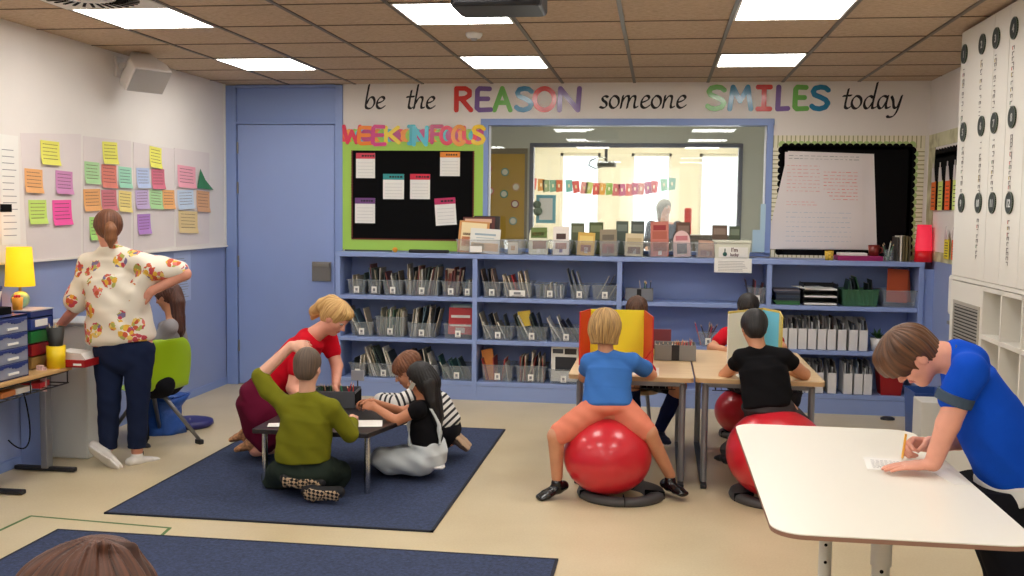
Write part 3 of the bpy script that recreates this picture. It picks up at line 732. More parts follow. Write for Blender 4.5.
# light blue card and strip leaning at the window's right end
for (px0, px1, py0, py1, nm, yy) in ((752, 765, 230, 252, 'pale blue card leaning at the right end of the window', -.04), (760, 766, 204, 232, 'narrow pale blue strip at the right edge of the window', -.03)):
    a = at(px0, py1, y=yy); c = at(px1, py0, y=yy)
    o = MB().box(a.x, c.x, yy, yy+.004, max(a.z, TZ), c.z).build('card', mat('pale blue card', (176, 204, 222), .7)); tag(o, nm, 'card')
# right part of the top: cup, magenta box, brown mug, plants, books, red lamp
cup(827.5, SY+.06, TZ, .035, .075, 'yellow patterned cup at the left of the magenta box', mat('yellow pattern', (222, 176, 60), .5, var=.5, vscale=60))
lying(836, 881, SY+.14, .2, .038, (150, 24, 92), 'flat_box', 'flat magenta box on the right part of the bookcase top', 'box')
lying(838, 866, SY+.12, .14, .022, (232, 220, 222), 'notepad', 'pale pink notepad lying on the magenta box', 'notepad', z=TZ+.0385)
t = cup(872, SY+.14, TZ+.0385, .045, .085, 'dark red mug standing on the magenta box', mat('dark red glaze', (130, 44, 34), .3, var=.3, vscale=20), name='mug', cat='mug')
MB().tube([(.04, 0, .07), (.065, 0, .06), (.065, 0, .03), (.04, 0, .02)], .006).build('handle', mat('dark red glaze', (130, 44, 34)), t)
ul = MB(); ul.tube([(-.03, 0, .0), (-.03, 0, .09), (-.05, 0, .1)], .003)
t = thing('clear_jar', 'clear jar of brushes beside the leaning books on the bookcase', 'jar', (at(889, 250, y=SY+.1).x, SY+.1, TZ))
MB().lathe([(.0001, 0), (.035, 0), (.042, .09), (.039, .09), (.033, .004), (.0001, .004)]).build('glass', M_tub, t)
pencils(t.location.x, SY+.1, TZ+.005, 5, .016, .16, 'brush in the clear jar', 'brushes in the clear jar', 9, [(90, 130, 100), (40, 40, 44), (200, 200, 190)], .4, r=.005)
for k, (px, th, hh, col, lab) in enumerate([(898.5, .01, .19, (60, 54, 50), 'dark'), (901.2, .012, .2, (226, 220, 206), 'white-spined'), (904, .013, .2, (96, 84, 50), 'olive'), (907, .014, .2, (110, 98, 60), 'khaki'), (910.2, .012, .19, (84, 76, 52), 'brown')]):
    book(.2, hh, th, (at(px, 250, y=SY+.05).x, -.09, TZ), .0, col, lab+' book standing upright beside the red lamp', 'books beside the red lamp')
M_redlamp = mat('red lamp shade', (226, 44, 70), .6, emit=.42)
t = thing('table_lamp', 'small lit red lamp on the right end of the bookcase', 'lamp', (2.045, SY+.07, TZ))
MB().lathe([(.0001, 0), (.066, 0), (.06, .09), (.0001, .09)]).build('base', mat('red lamp base', (196, 20, 30), .35, emit=.12), t)
MB().lathe([(.064, .088), (.052, .29), (.05, .29), (.062, .088)]).build('lamp_shade', M_redlamp, t)
bl = MB().sphere((0, 0, .17), .025).build('bulb', mat('lamp bulb', (255, 200, 170), .3, emit=6), t)
MB().tube([(.03, .03, .01), (.075, .05, .0), (.085, .02, -.1), (.085, .0, -.5)], .004).build('cord', M_dark, t)

# ================================================================= wall boards and lettering
def sheet(x0, x1, z0, z1, y, th, m, name, label, cat, group=None, extra=None):
    o = MB().box(x0, x1, y-th, y, z0, z1).build(name, m, origin=((x0+x1)/2, y, z0))
    tag(o, label, cat, group); return o
def scallop(x0, x1, z0, z1, y, band, step, r, th=.003):
    """strip frame with scalloped inner edge"""
    m = MB()
    m.box(x0, x1, y-th, y, z1-band, z1); m.box(x0, x1, y-th, y, z0, z0+band)
    m.box(x0, x0+band, y-th+.0003, y, z0+band*.5, z1-band*.5); m.box(x1-band, x1, y-th+.0003, y, z0+band*.5, z1-band*.5)
    return m
# "week in focus" board
t = thing('notice_board', 'black notice board with a lime green scalloped border on the back wall', 'notice board', (-2.11, -.002, 1.235))
bx0, bx1, bz0, bz1 = -2.742, -1.484, 1.222, 2.165
M_lime = mat('lime green border paper', (166, 206, 92), .8)
MB().box(bx0, bx1, -.012, 0, bz0, bz1).build('backing', M_black, t, origin=t.location).location = (0, 0, 0)
m = scallop(bx0, bx1, bz0, bz1, -.012, .085, 0, 0)
def place(o): o.location = (0, 0, 0); return o
place(m.build('border', M_lime, t, origin=t.location))
dots = MB()
def dotrow(p, q, n, r, y, m=dots, k=8):
    for i in range(n):
        f_ = (i+.5)/n; c = Vector(p)*(1-f_)+Vector(q)*f_
        m.cyl((c.x, y, c.z), (c.x, y-.002, c.z), r, n=k)
inn = (bx0+.085, bx1-.085, bz0+.085, bz1-.085)
dotrow((inn[0], 0, inn[2]), (inn[1], 0, inn[2]), 46, .018, -.0125); dotrow((inn[0], 0, inn[2]), (inn[0], 0, inn[3]), 34, .018, -.0125); dotrow((inn[1], 0, inn[2]), (inn[1], 0, inn[3]), 34, .018, -.0125)
dots.build('red_scallop_edge', mat('dark red scallop', (110, 40, 40), .8), t, origin=t.location).location = (0, 0, 0)
dots2 = MB()
dotrow((inn[0], 0, inn[2]-.008), (inn[1], 0, inn[2]-.008), 46, .0135, -.0148, dots2); dotrow((inn[0]-.008, 0, inn[2]), (inn[0]-.008, 0, inn[3]), 34, .0135, -.0148, dots2); dotrow((inn[1]+.008, 0, inn[2]), (inn[1]+.008, 0, inn[3]), 34, .0135, -.0148, dots2)
dots2.build('lime_scallops', M_lime, t, origin=t.location).location = (0, 0, 0)
# day cards
for (px0, px1, py0, py1, col, rot, lab) in [(356, 375, 153, 178, (206, 60, 84), 0, 'upper left card with a red heading'), (440, 460, 152, 176, (232, 140, 50), 0, 'upper right card with an orange heading'),
      (383, 404, 174, 199, (50, 150, 150), 0, 'middle left card with a teal heading'), (410, 430, 174, 199, (214, 40, 70), 0, 'middle right card with a crimson heading'),
      (355, 375, 198, 223, (110, 64, 124), 0, 'lower left card with a purple heading'), (435, 456, 198, 225, (190, 40, 96), .07, 'lower right tilted card with a magenta heading')]:
    a = at(px0, py1, y=-.015); c = at(px1, py0, y=-.015); w = c.x-a.x; h = c.z-a.z
    tt = thing('day_card', lab+' on the black board', 'card', ((a.x+c.x)/2, -.0125, (a.z+c.z)/2), group='cards on the black board')
    T = wall_T(0, 0, 0, rot)
    MB().box(-w/2, w/2, -h/2, h/2, 0, .002, T=T).build('sheet', M_paper, tt)
    MB().box(-w/2, w/2, h*.27, h*.5, .002, .0027, T=T).build('heading', mat('heading %d' % col[0], col, .6), tt)
    m = MB()
    for k in range(5): m.box(-w*.4, w*.4, -h*.42+k*h*.13, -h*.41+k*h*.13, .002, .0024, T=T)
    m.build('ruled_lines', mat('light rule', (180, 180, 180), .7), tt)
    m = MB(); rr = random.Random(px0)
    x = -w*.2
    while x < w*.38: dx = rr.uniform(.012, .025); m.box(x, x+dx, h*.35, h*.42, .0027, .003, T=T); x += dx+.006
    m.build('heading_print', M_ink, tt)
# strokes for letters
GL = {
 'R': [[(0, 0), (0, 1), (.35, 1), (.52, .88), (.52, .68), (.35, .55), (.04, .52)], [(.2, .52), (.58, 0)]],
 'E': [[(.5, .98), (.1, 1), (.02, .9), (0, .1), (.1, 0), (.56, .02)], [(.02, .52), (.44, .52)]],
 'A': [[(0, 0), (.32, 1), (.66, 0)], [(.14, .34), (.52, .34)]],
 'S': [[(.54, .86), (.44, .97), (.28, 1), (.1, .95), (.03, .8), (.08, .65), (.28, .54), (.46, .42), (.54, .26), (.46, .08), (.26, 0), (.08, .04), (0, .13)]],
 'O': [[(.34+.34*math.cos(a), .5+.5*math.sin(a)) for a in np.linspace(0, 2*PI, 21)]],
 'N': [[(0, 0), (.02, 1), (.56, 0), (.6, 1)]],
 'M': [[(0, 0), (.1, 1), (.36, .35), (.62, 1), (.74, 0)]],
 'I': [[(0, 1), (.44, 1)], [(.22, 1), (.22, 0)], [(0, 0), (.44, 0)]],
 'L': [[(.02, 1), (0, 0), (.5, .02)]],
 'W': [[(0, 1), (.16, 0), (.36, .7), (.56, 0), (.72, 1)]],
 'K': [[(0, 0), (0, 1)], [(.5, 1), (.04, .45)], [(.14, .55), (.54, 0)]],
 'F': [[(0, 0), (0, 1), (.5, 1)], [(0, .52), (.4, .52)]],
 'C': [[(.34+.34*math.cos(a), .5+.5*math.sin(a)) for a in np.linspace(.25*PI, 1.75*PI, 15)]],
 'U': [[(0, 1), (0, .3), (.1, .06), (.28, 0), (.46, .06), (.56, .3), (.56, 1)]],
}
def hull2(pts):
    pts = sorted(set(pts)); 
    def half(P):
        o = []
        for p in P:
            while len(o) > 1 and (o[-1][0]-o[-2][0])*(p[1]-o[-2][1])-(o[-1][1]-o[-2][1])*(p[0]-o[-2][0]) <= 0: o.pop()
            o.append(p)
        return o
    a = half(pts); b_ = half(pts[::-1]); return a[:-1]+b_[:-1]
def stroke(m, pts, T, nib, z0, z1, mi=0):
    nb = len(pts)
    for i in range(nb-1):
        m.zc = getattr(m, 'zc', 0)+1; z = z1+.00003*(m.zc % 60)
        hp = [(round(p[0]+nx, 5), round(p[1]+ny, 5)) for p in (pts[i], pts[i+1]) for nx, ny in nib]
        m.prism(hull2(hp), z0, z, mi, T)
def smooth_pts(p, n=6):
    out = []; P = [p[0]]+list(p)+[p[-1]]
    for i in range(1, len(P)-2):
        for k in range(n):
            t_ = k/n; t2, t3 = t_*t_, t_**3
            out.append(tuple(.5*((2*P[i][j])+(-P[i-1][j]+P[i+1][j])*t_+(2*P[i-1][j]-5*P[i][j]+4*P[i+1][j]-P[i+2][j])*t2+(-P[i-1][j]+3*P[i][j]-3*P[i+1][j]+P[i+2][j])*t3) for j in (0, 1)))
    return out+[p[-1]]
def circ_nib(r, n=10): return [(r*math.cos(2*PI*k/n), r*math.sin(2*PI*k/n)) for k in range(n)]
def gloss(c): return mat('glossy laminate %d %d %d' % c, c, .22, coat=.3)
RED, PUR, GRN, TEAL = (214, 62, 58), (124, 96, 158), (116, 186, 92), (40, 128, 170)
def big_letter(ch, px0, px1, pyt, pyb, col, label, y=-.002, wth=.0205, rot=0, group=None, parent=None, dz=0, th=.004, cat='wall letter'):
    a = at(px0, pyb, y=y); c = at(px1, pyt, y=y); w = c.x-a.x; h = c.z-a.z
    g_ = GL[ch]; gw = max(p[0] for s_ in g_ for p in s_); sx = (w-2*wth)/gw; sy = h-2*wth
    m = MB(); nib = circ_nib(wth)
    for s_ in g_:
        pts = [(p[0]*sx+wth-w/2, p[1]*sy+wth-h/2) for p in s_]
        stroke(m, pts, wall_T(0, 0, 0, rot), nib, dz, dz+th)
    o = m.build('letter_'+ch.lower() if parent else 'wall_letter', gloss(col), parent)
    loc = Vector(((a.x+c.x)/2, y, (a.z+c.z)/2))
    o.location = loc-(Vector(parent.location) if parent else Vector((0, 0, 0)))
    if not parent: tag(o, label, cat, group)
    return o
cn = {RED: 'red', PUR: 'purple', GRN: 'green', TEAL: 'blue'}
for ch, p0, p1, c in [('R', 454, 473.5, RED), ('E', 474.5, 493.5, PUR), ('A', 492, 513, GRN), ('S', 514, 534, TEAL), ('O', 532, 557, RED), ('N', 557, 582, PUR)]:
    big_letter(ch, p0, p1, 86, 112.5, c, '%s cut-out letter %s of the wall word REASON' % (cn[c], ch), group='coloured letters of REASON', dz=.001*(ch in 'SN'))
for ch, p0, p1, c in [('S', 705, 727, GRN), ('M', 727, 754, TEAL), ('I', 755, 773, RED), ('L', 775, 791, PUR), ('E', 792, 810, GRN), ('S', 809, 831, TEAL)]:
    lab = '%s cut-out letter %s of the wall word SMILES' % (cn[c], ch)
    if ch == 'S': lab = '%s cut-out %s letter S of the wall word SMILES' % (cn[c], 'first' if p0 < 760 else 'last')
    big_letter(ch, p0, p1, 84.5, 111.5, c, lab, group='coloured letters of SMILES', dz=.001*(p0 in (727, 792)))
# calligraphic words: centre lines on an x-height of 1
CG = {
 'b': (.78, [[(.3, 2.05), (.12, .9), (.05, .2), (.2, 0), (.45, .05), (.66, .4), (.66, .8), (.5, 1), (.3, .85), (.12, .4)]]),
 'e': (.72, [[(.08, .45), (.4, .58), (.6, .8), (.5, 1), (.3, .95), (.1, .6), (.08, .2), (.25, 0), (.45, .05), (.62, .2)]]),
 't': (.5, [[(.32, 1.55), (.14, .4), (.14, .1), (.28, 0), (.45, .12)], [(0, 1), (.5, 1.04)]]),
 'h': (.85, [[(.3, 2.05), (.0, 0)], [(.1, .4), (.3, .85), (.5, 1), (.62, .85), (.52, .3), (.55, .05), (.72, .08)]]),
 's': (.6, [[(.52, .9), (.34, 1), (.16, .86), (.2, .65), (.42, .42), (.42, .15), (.22, 0), (0, .1)]]),
 'o': (.8, [[(.34, 1), (.12, .75), (.05, .35), (.2, .03), (.42, .03), (.64, .35), (.64, .75), (.46, .98), (.3, 1)]]),
 'm': (1.3, [[(.14, 1), (.0, 0)], [(.05, .4), (.25, .85), (.42, 1), (.54, .86), (.42, 0)], [(.48, .4), (.68, .85), (.86, 1), (.98, .86), (.9, .25), (.95, .02), (1.12, .1)]]),
 'n': (.88, [[(.14, 1), (.0, 0)], [(.06, .4), (.28, .85), (.46, 1), (.6, .86), (.52, .25), (.56, .02), (.74, .1)]]),
 'd': (.88, [[(.6, .85), (.42, 1), (.15, .75), (.05, .3), (.18, 0), (.38, .1), (.58, .5)], [(.86, 2.05), (.58, .3), (.62, .02), (.8, .1)]]),
 'a': (.86, [[(.62, .9), (.42, 1), (.15, .75), (.05, .3), (.18, 0), (.38, .12), (.6, .6)], [(.68, 1), (.56, .25), (.62, .02), (.8, .1)]]),
 'y': (.8, [[(.05, .95), (.16, .6), (.2, .15), (.34, .02), (.5, .3), (.7, 1)], [(.7, 1), (.45, -.1), (.2, -.6), (-.1, -.7), (-.2, -.6)]]),
}
nib_a = math.radians(40)
def call_nib(w, t_): return [(w*math.cos(q)*math.cos(nib_a)-t_*math.sin(q)*math.sin(nib_a), w*math.cos(q)*math.sin(nib_a)+t_*math.sin(q)*math.cos(nib_a)) for q in np.linspace(0, 2*PI, 9)[:-1]]
def calli(word, px0, px1, py_base, py_x, label):
    a = at(px0, py_base, y=-.001); c = at(px1, py_base, y=-.001); xh = at(px0, py_x, y=-.001).z-a.z
    tot = sum(CG[ch][0] for ch in word); sc = (c.x-a.x)/tot
    t = thing('wall_word', label, 'wall lettering', (a.x, -.0005, a.z)); x = 0
    nib = call_nib(.012, .0045)
    for ch in word:
        m = MB(); adv, st = CG[ch]
        for s_ in st:
            stroke(m, smooth_pts([(x+p[0]*sc, p[1]*xh) for p in s_], 4), wall_T(0, 0, 0), nib, 0, .0015)
        m.build('letter_'+ch, M_ink, t); x += adv*sc
    return t
calli('be', 365, 386, 108.5, 97, 'black handwritten word be at the left of the wall slogan')
calli('the', 407, 436, 108.5, 97, 'black handwritten word the of the wall slogan')
calli('someone', 600, 687, 108, 96, 'black handwritten word someone of the wall slogan')
calli('today', 843, 903, 108.5, 96, 'black handwritten word today at the right of the wall slogan')
# WEEK IN FOCUS title
tt = thing('board_title', 'bright joined cut-out letters WEEK IN FOCUS over the black board', 'sign', (at(413, 133, y=-.016).x, -.016, at(413, 146, y=-.016).z))
TC = [(224, 52, 84), (240, 130, 40), (210, 60, 130), (240, 210, 60), (60, 170, 190), (80, 190, 210), (190, 60, 110), (226, 60, 90), (240, 150, 60), (230, 60, 80), (240, 200, 50)]
xs = [(343, 361), (358, 373), (372, 386), (385, 400), (408, 415), (413, 428), (431, 443), (440, 454), (452, 465), (463, 476), (472, 485)]
for k, (ch, (p0, p1)) in enumerate(zip('WEEKINFOCUS', xs)):
    o = big_letter(ch, p0-1, p1+1, 124.5+(k % 2), 144.5+(k % 3), TC[k], None, y=-.016, wth=.0172, parent=tt, dz=.002+.0006*(k % 3), th=.0015)
m = MB()
a = at(344, 141, y=-.016); c = at(483, 130, y=-.016)
cz = (a.z+c.z)/2; T = wall_T(0, 0, 0)
xx = a.x
kk = 0
bk = MB()
while xx < c.x:
    w_ = .05; bk.cyl((xx-tt.location.x, 0, cz-tt.location.z), (xx-tt.location.x, -.001-.0002*(kk % 5), cz-tt.location.z), .056, n=14, mi=kk % 5); xx += w_; kk += 1
bk.build('backing_shapes', [gloss((226, 70, 80)), gloss((240, 150, 60)), gloss((150, 200, 80)), gloss((90, 190, 200)), gloss((190, 70, 130))], tt)
# ---- right-hand board: patterned border, black scalloped card, big paper sheets
def border_mat(name, horiz):
    m = mat(name, (220, 216, 176), .8); nt, b, N, L = nodes_of(m)
    tc = N('ShaderNodeTexCoord'); w_ = N('ShaderNodeTexWave'); w_.wave_type = 'BANDS'; w_.bands_direction = 'X' if horiz else 'Z'
    w_.inputs['Scale'].default_value = 9; w_.inputs['Distortion'].default_value = .6
    L(tc.outputs['Object'], w_.inputs['Vector'])
    r = ramp(nt, [(0, (150, 140, 110)), (.12, (212, 208, 168)), (.5, (238, 232, 210)), (1, (230, 224, 200))])
    L(w_.outputs['Fac'], r.inputs['Fac']); L(r.outputs['Color'], b.inputs['Base Color'])
    return m
t = thing('display_board', 'black scalloped display board with a ticked cream border on the back wall, right', 'display board', (1.5, -.002, 1.25))
B0, B1, BZ0, BZ1 = .888, 2.09, 1.222, 2.215
def wb(mb, nm, m_, th=None, **k):
    o = mb.build(nm, m_, t, origin=t.location, **k); o.location = (0, 0, 0); return o
for za_, zb_ in ((BZ1-.1, BZ1), (BZ0, BZ0+.06)): wb(MB().box(B0, B1, -.006, 0, za_, zb_), 'border_strip', border_mat('ticked border across', True))
for xa_, xb_ in ((B0, B0+.09), (B1-.1, B1)): wb(MB().box(xa_, xb_, -.0065, 0, BZ0+.06, BZ1-.1), 'border_strip', border_mat('ticked border upright', False))
K0, K1, KZ0, KZ1 = .975, 1.995, BZ0+.02, 2.125
m = MB().box(K0, K1, -.009, -.001, KZ0, KZ1)
n = 20
for i in range(n): m.cyl((K0+(K1-K0)*(i+.5)/n, -.001, KZ1), (K0+(K1-K0)*(i+.5)/n, -.009, KZ1), (K1-K0)/n*.56, n=14)
n = 16
for i in range(n):
    for xx in (K0, K1): m.cyl((xx, -.001, KZ0+(KZ1-KZ0)*(i+.5)/n), (xx, -.009, KZ0+(KZ1-KZ0)*(i+.5)/n), (KZ1-KZ0)/n*.56, n=14)
wb(m, 'black_card', M_black)
m = MB()
n = 16
for i in range(n): m.cyl((K1+.018, -.001, KZ0+(KZ1-KZ0)*(i)/n), (K1+.018, -.0075, KZ0+(KZ1-KZ0)*(i)/n), .03, n=14)
n = 20
for i in range(n+1): m.cyl((K0+(K1-K0)*i/n, -.001, KZ1+.018), (K0+(K1-K0)*i/n, -.0075, KZ1+.018), .028, n=14)
wb(m, 'green_scallops', mat('pale green scallop', (176, 200, 130), .8))
def poly_sheet(pp, y, name, label, m_, group=None, cat='poster', bow=.0):
    P = [at(px, py, y=y) for px, py in pp]; c = sum(P, Vector())/4
    m = MB(); NX, NZ = 8, 8; v = []
    for s_ in (0, 1):
        for i in range(NX+1):
            for j in range(NZ+1):
                u, w_ = i/NX, j/NZ
                p = (P[0]*(1-u)+P[1]*u)*(1-w_)+(P[3]*(1-u)+P[2]*u)*w_
                yy = -bow*math.sin(PI*u)*math.sin(PI*w_)-(0 if s_ else .001)
                v.append((p.x-c.x, yy, p.z-c.z))
    K = (NX+1)*(NZ+1); f = []
    for s_ in (0, 1):
        for i in range(NX):
            for j in range(NZ):
                q = [i*(NZ+1)+j, (i+1)*(NZ+1)+j, (i+1)*(NZ+1)+j+1, i*(NZ+1)+j+1]
                f.append([s_*K+k_ for k_ in (q if s_ else q[::-1])])
    m.add(v, f, smooth=True); o = m.build(name, m_); o.location = (c.x, y, c.z)
    return tag(o, label, cat, group), P
def scribble(parent, P, y, rows, col, u0, u1, v0, v1, seed=1, th=.004):
    """rows of handwriting as short dashes between P[0] top left ... P[3] bottom left"""
    rr = random.Random(seed); m = MB(); c = Vector(parent.location)
    for k in range(rows):
        w_ = v0+(v1-v0)*(k+.5)/rows; u = u0
        while u < u1:
            du = rr.uniform(.02, .07); e = min(u1, u+du)
            p = (P[0]*(1-u)+P[1]*u)*(1-w_)+(P[3]*(1-u)+P[2]*u)*w_; q = (P[0]*(1-e)+P[1]*e)*(1-w_)+(P[3]*(1-e)+P[2]*e)*w_
            hh = th*rr.uniform(.6, 1.4)
            m.box(p.x-c.x, q.x-c.x, -.0032, -.0012, p.z-c.z-hh/2, p.z-c.z+hh/2); u = e+rr.uniform(.012, .03)
    o = m.build('handwriting', mat('marker %d %d %d' % col, col, .8), parent); o.location = (0, y-c.y, 0)
M_pp = mat('chart paper', (226, 218, 216), .8, var=.02, vscale=4)
o, P = poly_sheet([(788, 151), (874, 154), (877, 250), (765, 249)], -.012, 'flip_chart_sheet', 'wide white chart sheet at the back of the right display board', M_pp, bow=.006)
o, P = poly_sheet([(785, 152), (863, 154), (863, 249), (783, 248)], -.02, 'flip_chart_sheet', 'front white chart sheet with faint red handwriting', M_pp, bow=.004)
scribble(o, P, -.0215, 8, (222, 160, 156), .03, .45, .12, .42, 3); scribble(o, P, -.0215, 9, (226, 130, 120), .5, .93, .18, .5, 4)
scribble(o, P, -.0215, 7, (190, 196, 206), .03, .85, .6, .95, 5); scribble(o, P, -.0215, 2, (150, 150, 150), .05, .95, .02, .08, 6); scribble(o, P, -.0215, 2, (226, 160, 160), .03, .5, .5, .56, 7)
# ---- right wall strip: border, black scalloped card and hanging paper tabs
t = thing('display_strip', 'black card strip with a cream border on the right wall by the corner', 'display strip', (XR-.002, -.5, 2.0))
m = MB(); m.box(XR-.006, XR, -2.2, -.03, 2.11, 2.215)
m.box(XR-.005, XR, -2.2, -.03, 1.225, 1.3)
m.box(XR-.005, XR, -.22, -.03, 1.3, 2.11)
m.build('border', border_mat('ticked border side', True), t, origin=t.location).location = (0, 0, 0)
m = MB(); m.box(XR-.012, XR-.006, -2.2, -.25, 1.62, 2.05)
for i in range(26): m.cyl((XR-.006, -.29-.078*i, 2.05), (XR-.012, -.29-.078*i, 2.05), .042, n=10)
m.build('black_card', M_black, t, origin=t.location).location = (0, 0, 0)
tabc = [((236, 120, 50), 'orange'), ((214, 226, 120), 'lime'), ((240, 100, 40), 'orange'), ((216, 232, 130), 'lime'), ((130, 200, 70), 'green')]
for row, (zt_, zb_) in enumerate(((1.98, 1.62), (1.5, 1.26))):
    for k in range(5 if row == 0 else 3):
        yy = (-.28-.2*k) if row == 0 else (-.72-.2*k)
        c, cname = tabc[k] if row == 0 else ((236, 214, 60), 'yellow') if k == 0 else tabc[k+1]
        tt = thing('hanging_tab', '%s paper tab, number %s from the corner in the %s row on the right wall' % (cname, ['one', 'two', 'three', 'four', 'five'][k], ['upper', 'lower'][row]), 'paper tab', (XR-.02, yy, zb_), group='paper tabs on the right wall')
        h = zt_-zb_
        m = MB(); m.box(-.002, .002, -.06, .06, 0, h*.62); m.build('tab', mat('tab paper %d %d %d' % c, c, .8), tt)
        m = MB(); m.add([(-.006, -.05, h*.6), (-.006, .05, h*.6), (-.012, .018, h*.9), (-.012, -.018, h*.9), (-.002, -.05, h*.6), (-.002, .05, h*.6), (-.004, .018, h*.9), (-.004, -.018, h*.9)], [(0, 1, 2, 3), (7, 6, 5, 4), (0, 3, 7, 4), (1, 5, 6, 2), (3, 2, 6, 7), (0, 4, 5, 1)])
        m.cyl((-.008, 0, h*.88), (-.008, 0, h), .004)
        m.build('clip', mat('clear holder', (214, 206, 204), .3), tt)
        m = MB()
        for q in range(6): m.box(-.0035, -.002, -.04, .035, h*(.08+.08*q), h*(.08+.08*q)+.006)
        m.build('writing', M_ink, tt)

# ---- tall white cupboard wall on the right with round number discs, vent and cubbies
CX = 1.703
M_cup = mat('off-white cupboard laminate', (226, 222, 212), .45)
t = thing('wall_cupboard', 'tall off-white cupboard wall with doors above and open cubbies below', 'cupboard', (CX, -4.5, 0))
def cb(mb, nm, m_=None, **k):
    o = mb.build(nm, m_ or M_cup, t, origin=t.location, **k); o.location = (0, 0, 0); return o
CF, CN = -2.365, -7.0     # far and near ends
cb(MB().box(CX+.02, XR-.005, CN, CF, 1.21, HC-.008), 'carcass')
cb(MB().box(CX+.02, XR-.005, CF-.5, CF, 0, 1.21), 'end_carcass')
yy = CF; k = 0
for wd in (.60, .245, .275, .43, .43, .43, .43):
    cb(MB().box(CX, CX+.02, yy-wd+.002, yy-.002, 1.235, HC-.02), 'door', bevel=.0015); yy -= wd
cb(MB().box(CX-.004, CX+.02, CN, CF, 1.212, 1.232), 'rail')
cb(MB().box(CX, CX+.02, CF-.59, CF-.002, .02, 1.205), 'vent_panel')
va, vb = -2.47, -2.90; vz0, vz1 = .84, 1.07
va_ = at(955, 303, x=CX); vb_ = at(979, 306, x=CX); vz1 = va_.z; vz0 = at(955, 342, x=CX).z
m = MB(); m.box(CX-.006, CX+.001, vb_.y-.02, vb_.y, vz0-.02, vz1+.02); m.box(CX-.006, CX+.001, va_.y, va_.y+.02, vz0-.02, vz1+.02); m.box(CX-.006, CX+.001, vb_.y, va_.y, vz1, vz1+.02); m.box(CX-.006, CX+.001, vb_.y, va_.y, vz0-.02, vz0)
vent = cb(m, 'vent_grille', mat('vent frame grey', (176, 170, 158), .4))
sl = MB(); sl.box(CX-.001, CX+.0, vb_.y, va_.y, vz0, vz1, 1)
for k in range(12):
    z = vz0+(vz1-vz0)*(k+.5)/12; sl.box(CX-.006, CX-.001, vb_.y, va_.y, z-.005, z+.004, 0)
so = sl.build('louvres', [mat('vent slat grey', (150, 146, 138), .4), mat('vent dark gap', (60, 60, 58), .8)], vent, origin=t.location); so.location = (0, 0, 0)
# cubbies
cy0 = CF-.60
m = MB()
m.box(XR-.02, XR-.005, CN, cy0, 0, 1.21)
for z in (1.195, .94, .64, .34, .04): m.box(CX, XR-.02, CN, cy0, z-.012, z+.012)
y = cy0
while y > CN: m.box(CX, XR-.02, y-.009, y+.009, 0, 1.21); y -= .305
cb(m, 'cubby_grid', bevel=.001)
# round discs with word strips
M_disc = mat('dark green-black disc', (36, 42, 38), .55, spec=.2); M_silver = mat('pale numeral print', (190, 190, 186), .25)  # numerals are pale grey by their own colour
discs = [(965, 54, 'top', 'first'), (983, 44, 'top', 'second'), (997, 38, 'top', 'third'), (1015, 28, 'top', 'fourth'),
         (964, 132, 'middle', 'first'), (982, 126, 'middle', 'second'), (995, 123, 'middle', 'third'), (1013, 117, 'middle', 'fourth'),
         (962, 203, 'lower', 'first'), (979, 203, 'lower', 'second'), (993, 203, 'lower', 'third'), (1010, 203, 'lower', 'fourth')]
seg7 = {'0': 'abcdef', '1': 'bc', '2': 'abged', '3': 'abgcd', '4': 'fgbc', '5': 'afgcd', '6': 'afgedc', '7': 'abc', '8': 'abcdefg', '9': 'abcdfg'}
stripc = [(130, 122, 118), (200, 60, 50), (60, 120, 70), (190, 160, 60), (150, 140, 130)]
for i, (px, py, rw, cl) in enumerate(discs):
    p = at(px, py, x=CX)
    tt = thing('wall_disc', 'round dark disc, %s in the %s row on the cupboard doors' % (cl, rw), 'disc', (CX-.001, p.y, p.z), group='round discs on the cupboard doors')
    T = wall_T(0, 0, 0, nx=-1, ny=0)
    MB().cyl((0, 0, 0), (0, 0, .006), .055, n=28, T=T).build('disc', M_disc, tt)
    MB().lathe([(.055, .0), (.055, .007), (.051, .007), (.051, .006)], T=T, n=28).build('rim', mat('olive rim', (70, 82, 60), .3), tt)
    v_, f_ = text_mesh(str(i+1), .055, T @ Matrix.Translation((-.017 if i < 9 else -.033, -.02, .0065)), .0006, bold=.001)
    MB().add(v_, f_).build('numeral', M_silver, tt)
    # vertical word strip beneath
    rr = random.Random(i); ln = (.34 if rw != 'lower' else .22)
    if i in (8, 10): ln = .0
    if ln:
        so = MB(); zz = -.085
        mm = [mat('strip ink %d' % c_[0], c_, .7) for c_ in stripc]
        while zz > -.085-ln:
            so.box(-.013, .013, zz-.0045, zz, .0005, .0015, 0, T=T)
            if rr.random() < .6: so.box(-.016, -.01, zz-.018, zz, .0005, .0015, rr.choice([0, 0, 0, 4, 1, 2, 3]), T=T)
            if rr.random() < .6: so.box(.01, .016, zz-.018, zz, .0005, .0015, rr.choice([0, 0, 4, 4]), T=T)
            zz -= rr.uniform(.018, .034)
        ss = so.build('word_strip', mm); ss.location = (CX-.0015, p.y, p.z)
        tag(ss, 'sideways coloured lettering strip under the %s disc of the %s row' % (cl, rw), 'lettering strip', 'lettering strips under the discs')
# soap dispenser on the right wall
pd = at(947, 300, x=XR)
pd = at(946, 300, y=-1.4)
t = thing('soap_dispenser', 'white wall dispenser beside the cupboard end', 'dispenser', (XR, -1.35, .9))
yd = -1.75
for o_ in (t,): o_.location = (XR-.001, yd, .84)
MB().rbox(-.26, -.001, -.06, .06, .1, .36, .04).build('body', mat('white plastic', (228, 226, 222)), t, bevel=.02)
MB().tube([(-.1, 0, .1), (-.16, 0, .05), (-.24, 0, .02)], .012).box(-.26, -.12, -.03, .03, .04, .06).build('lever', M_grey, t)
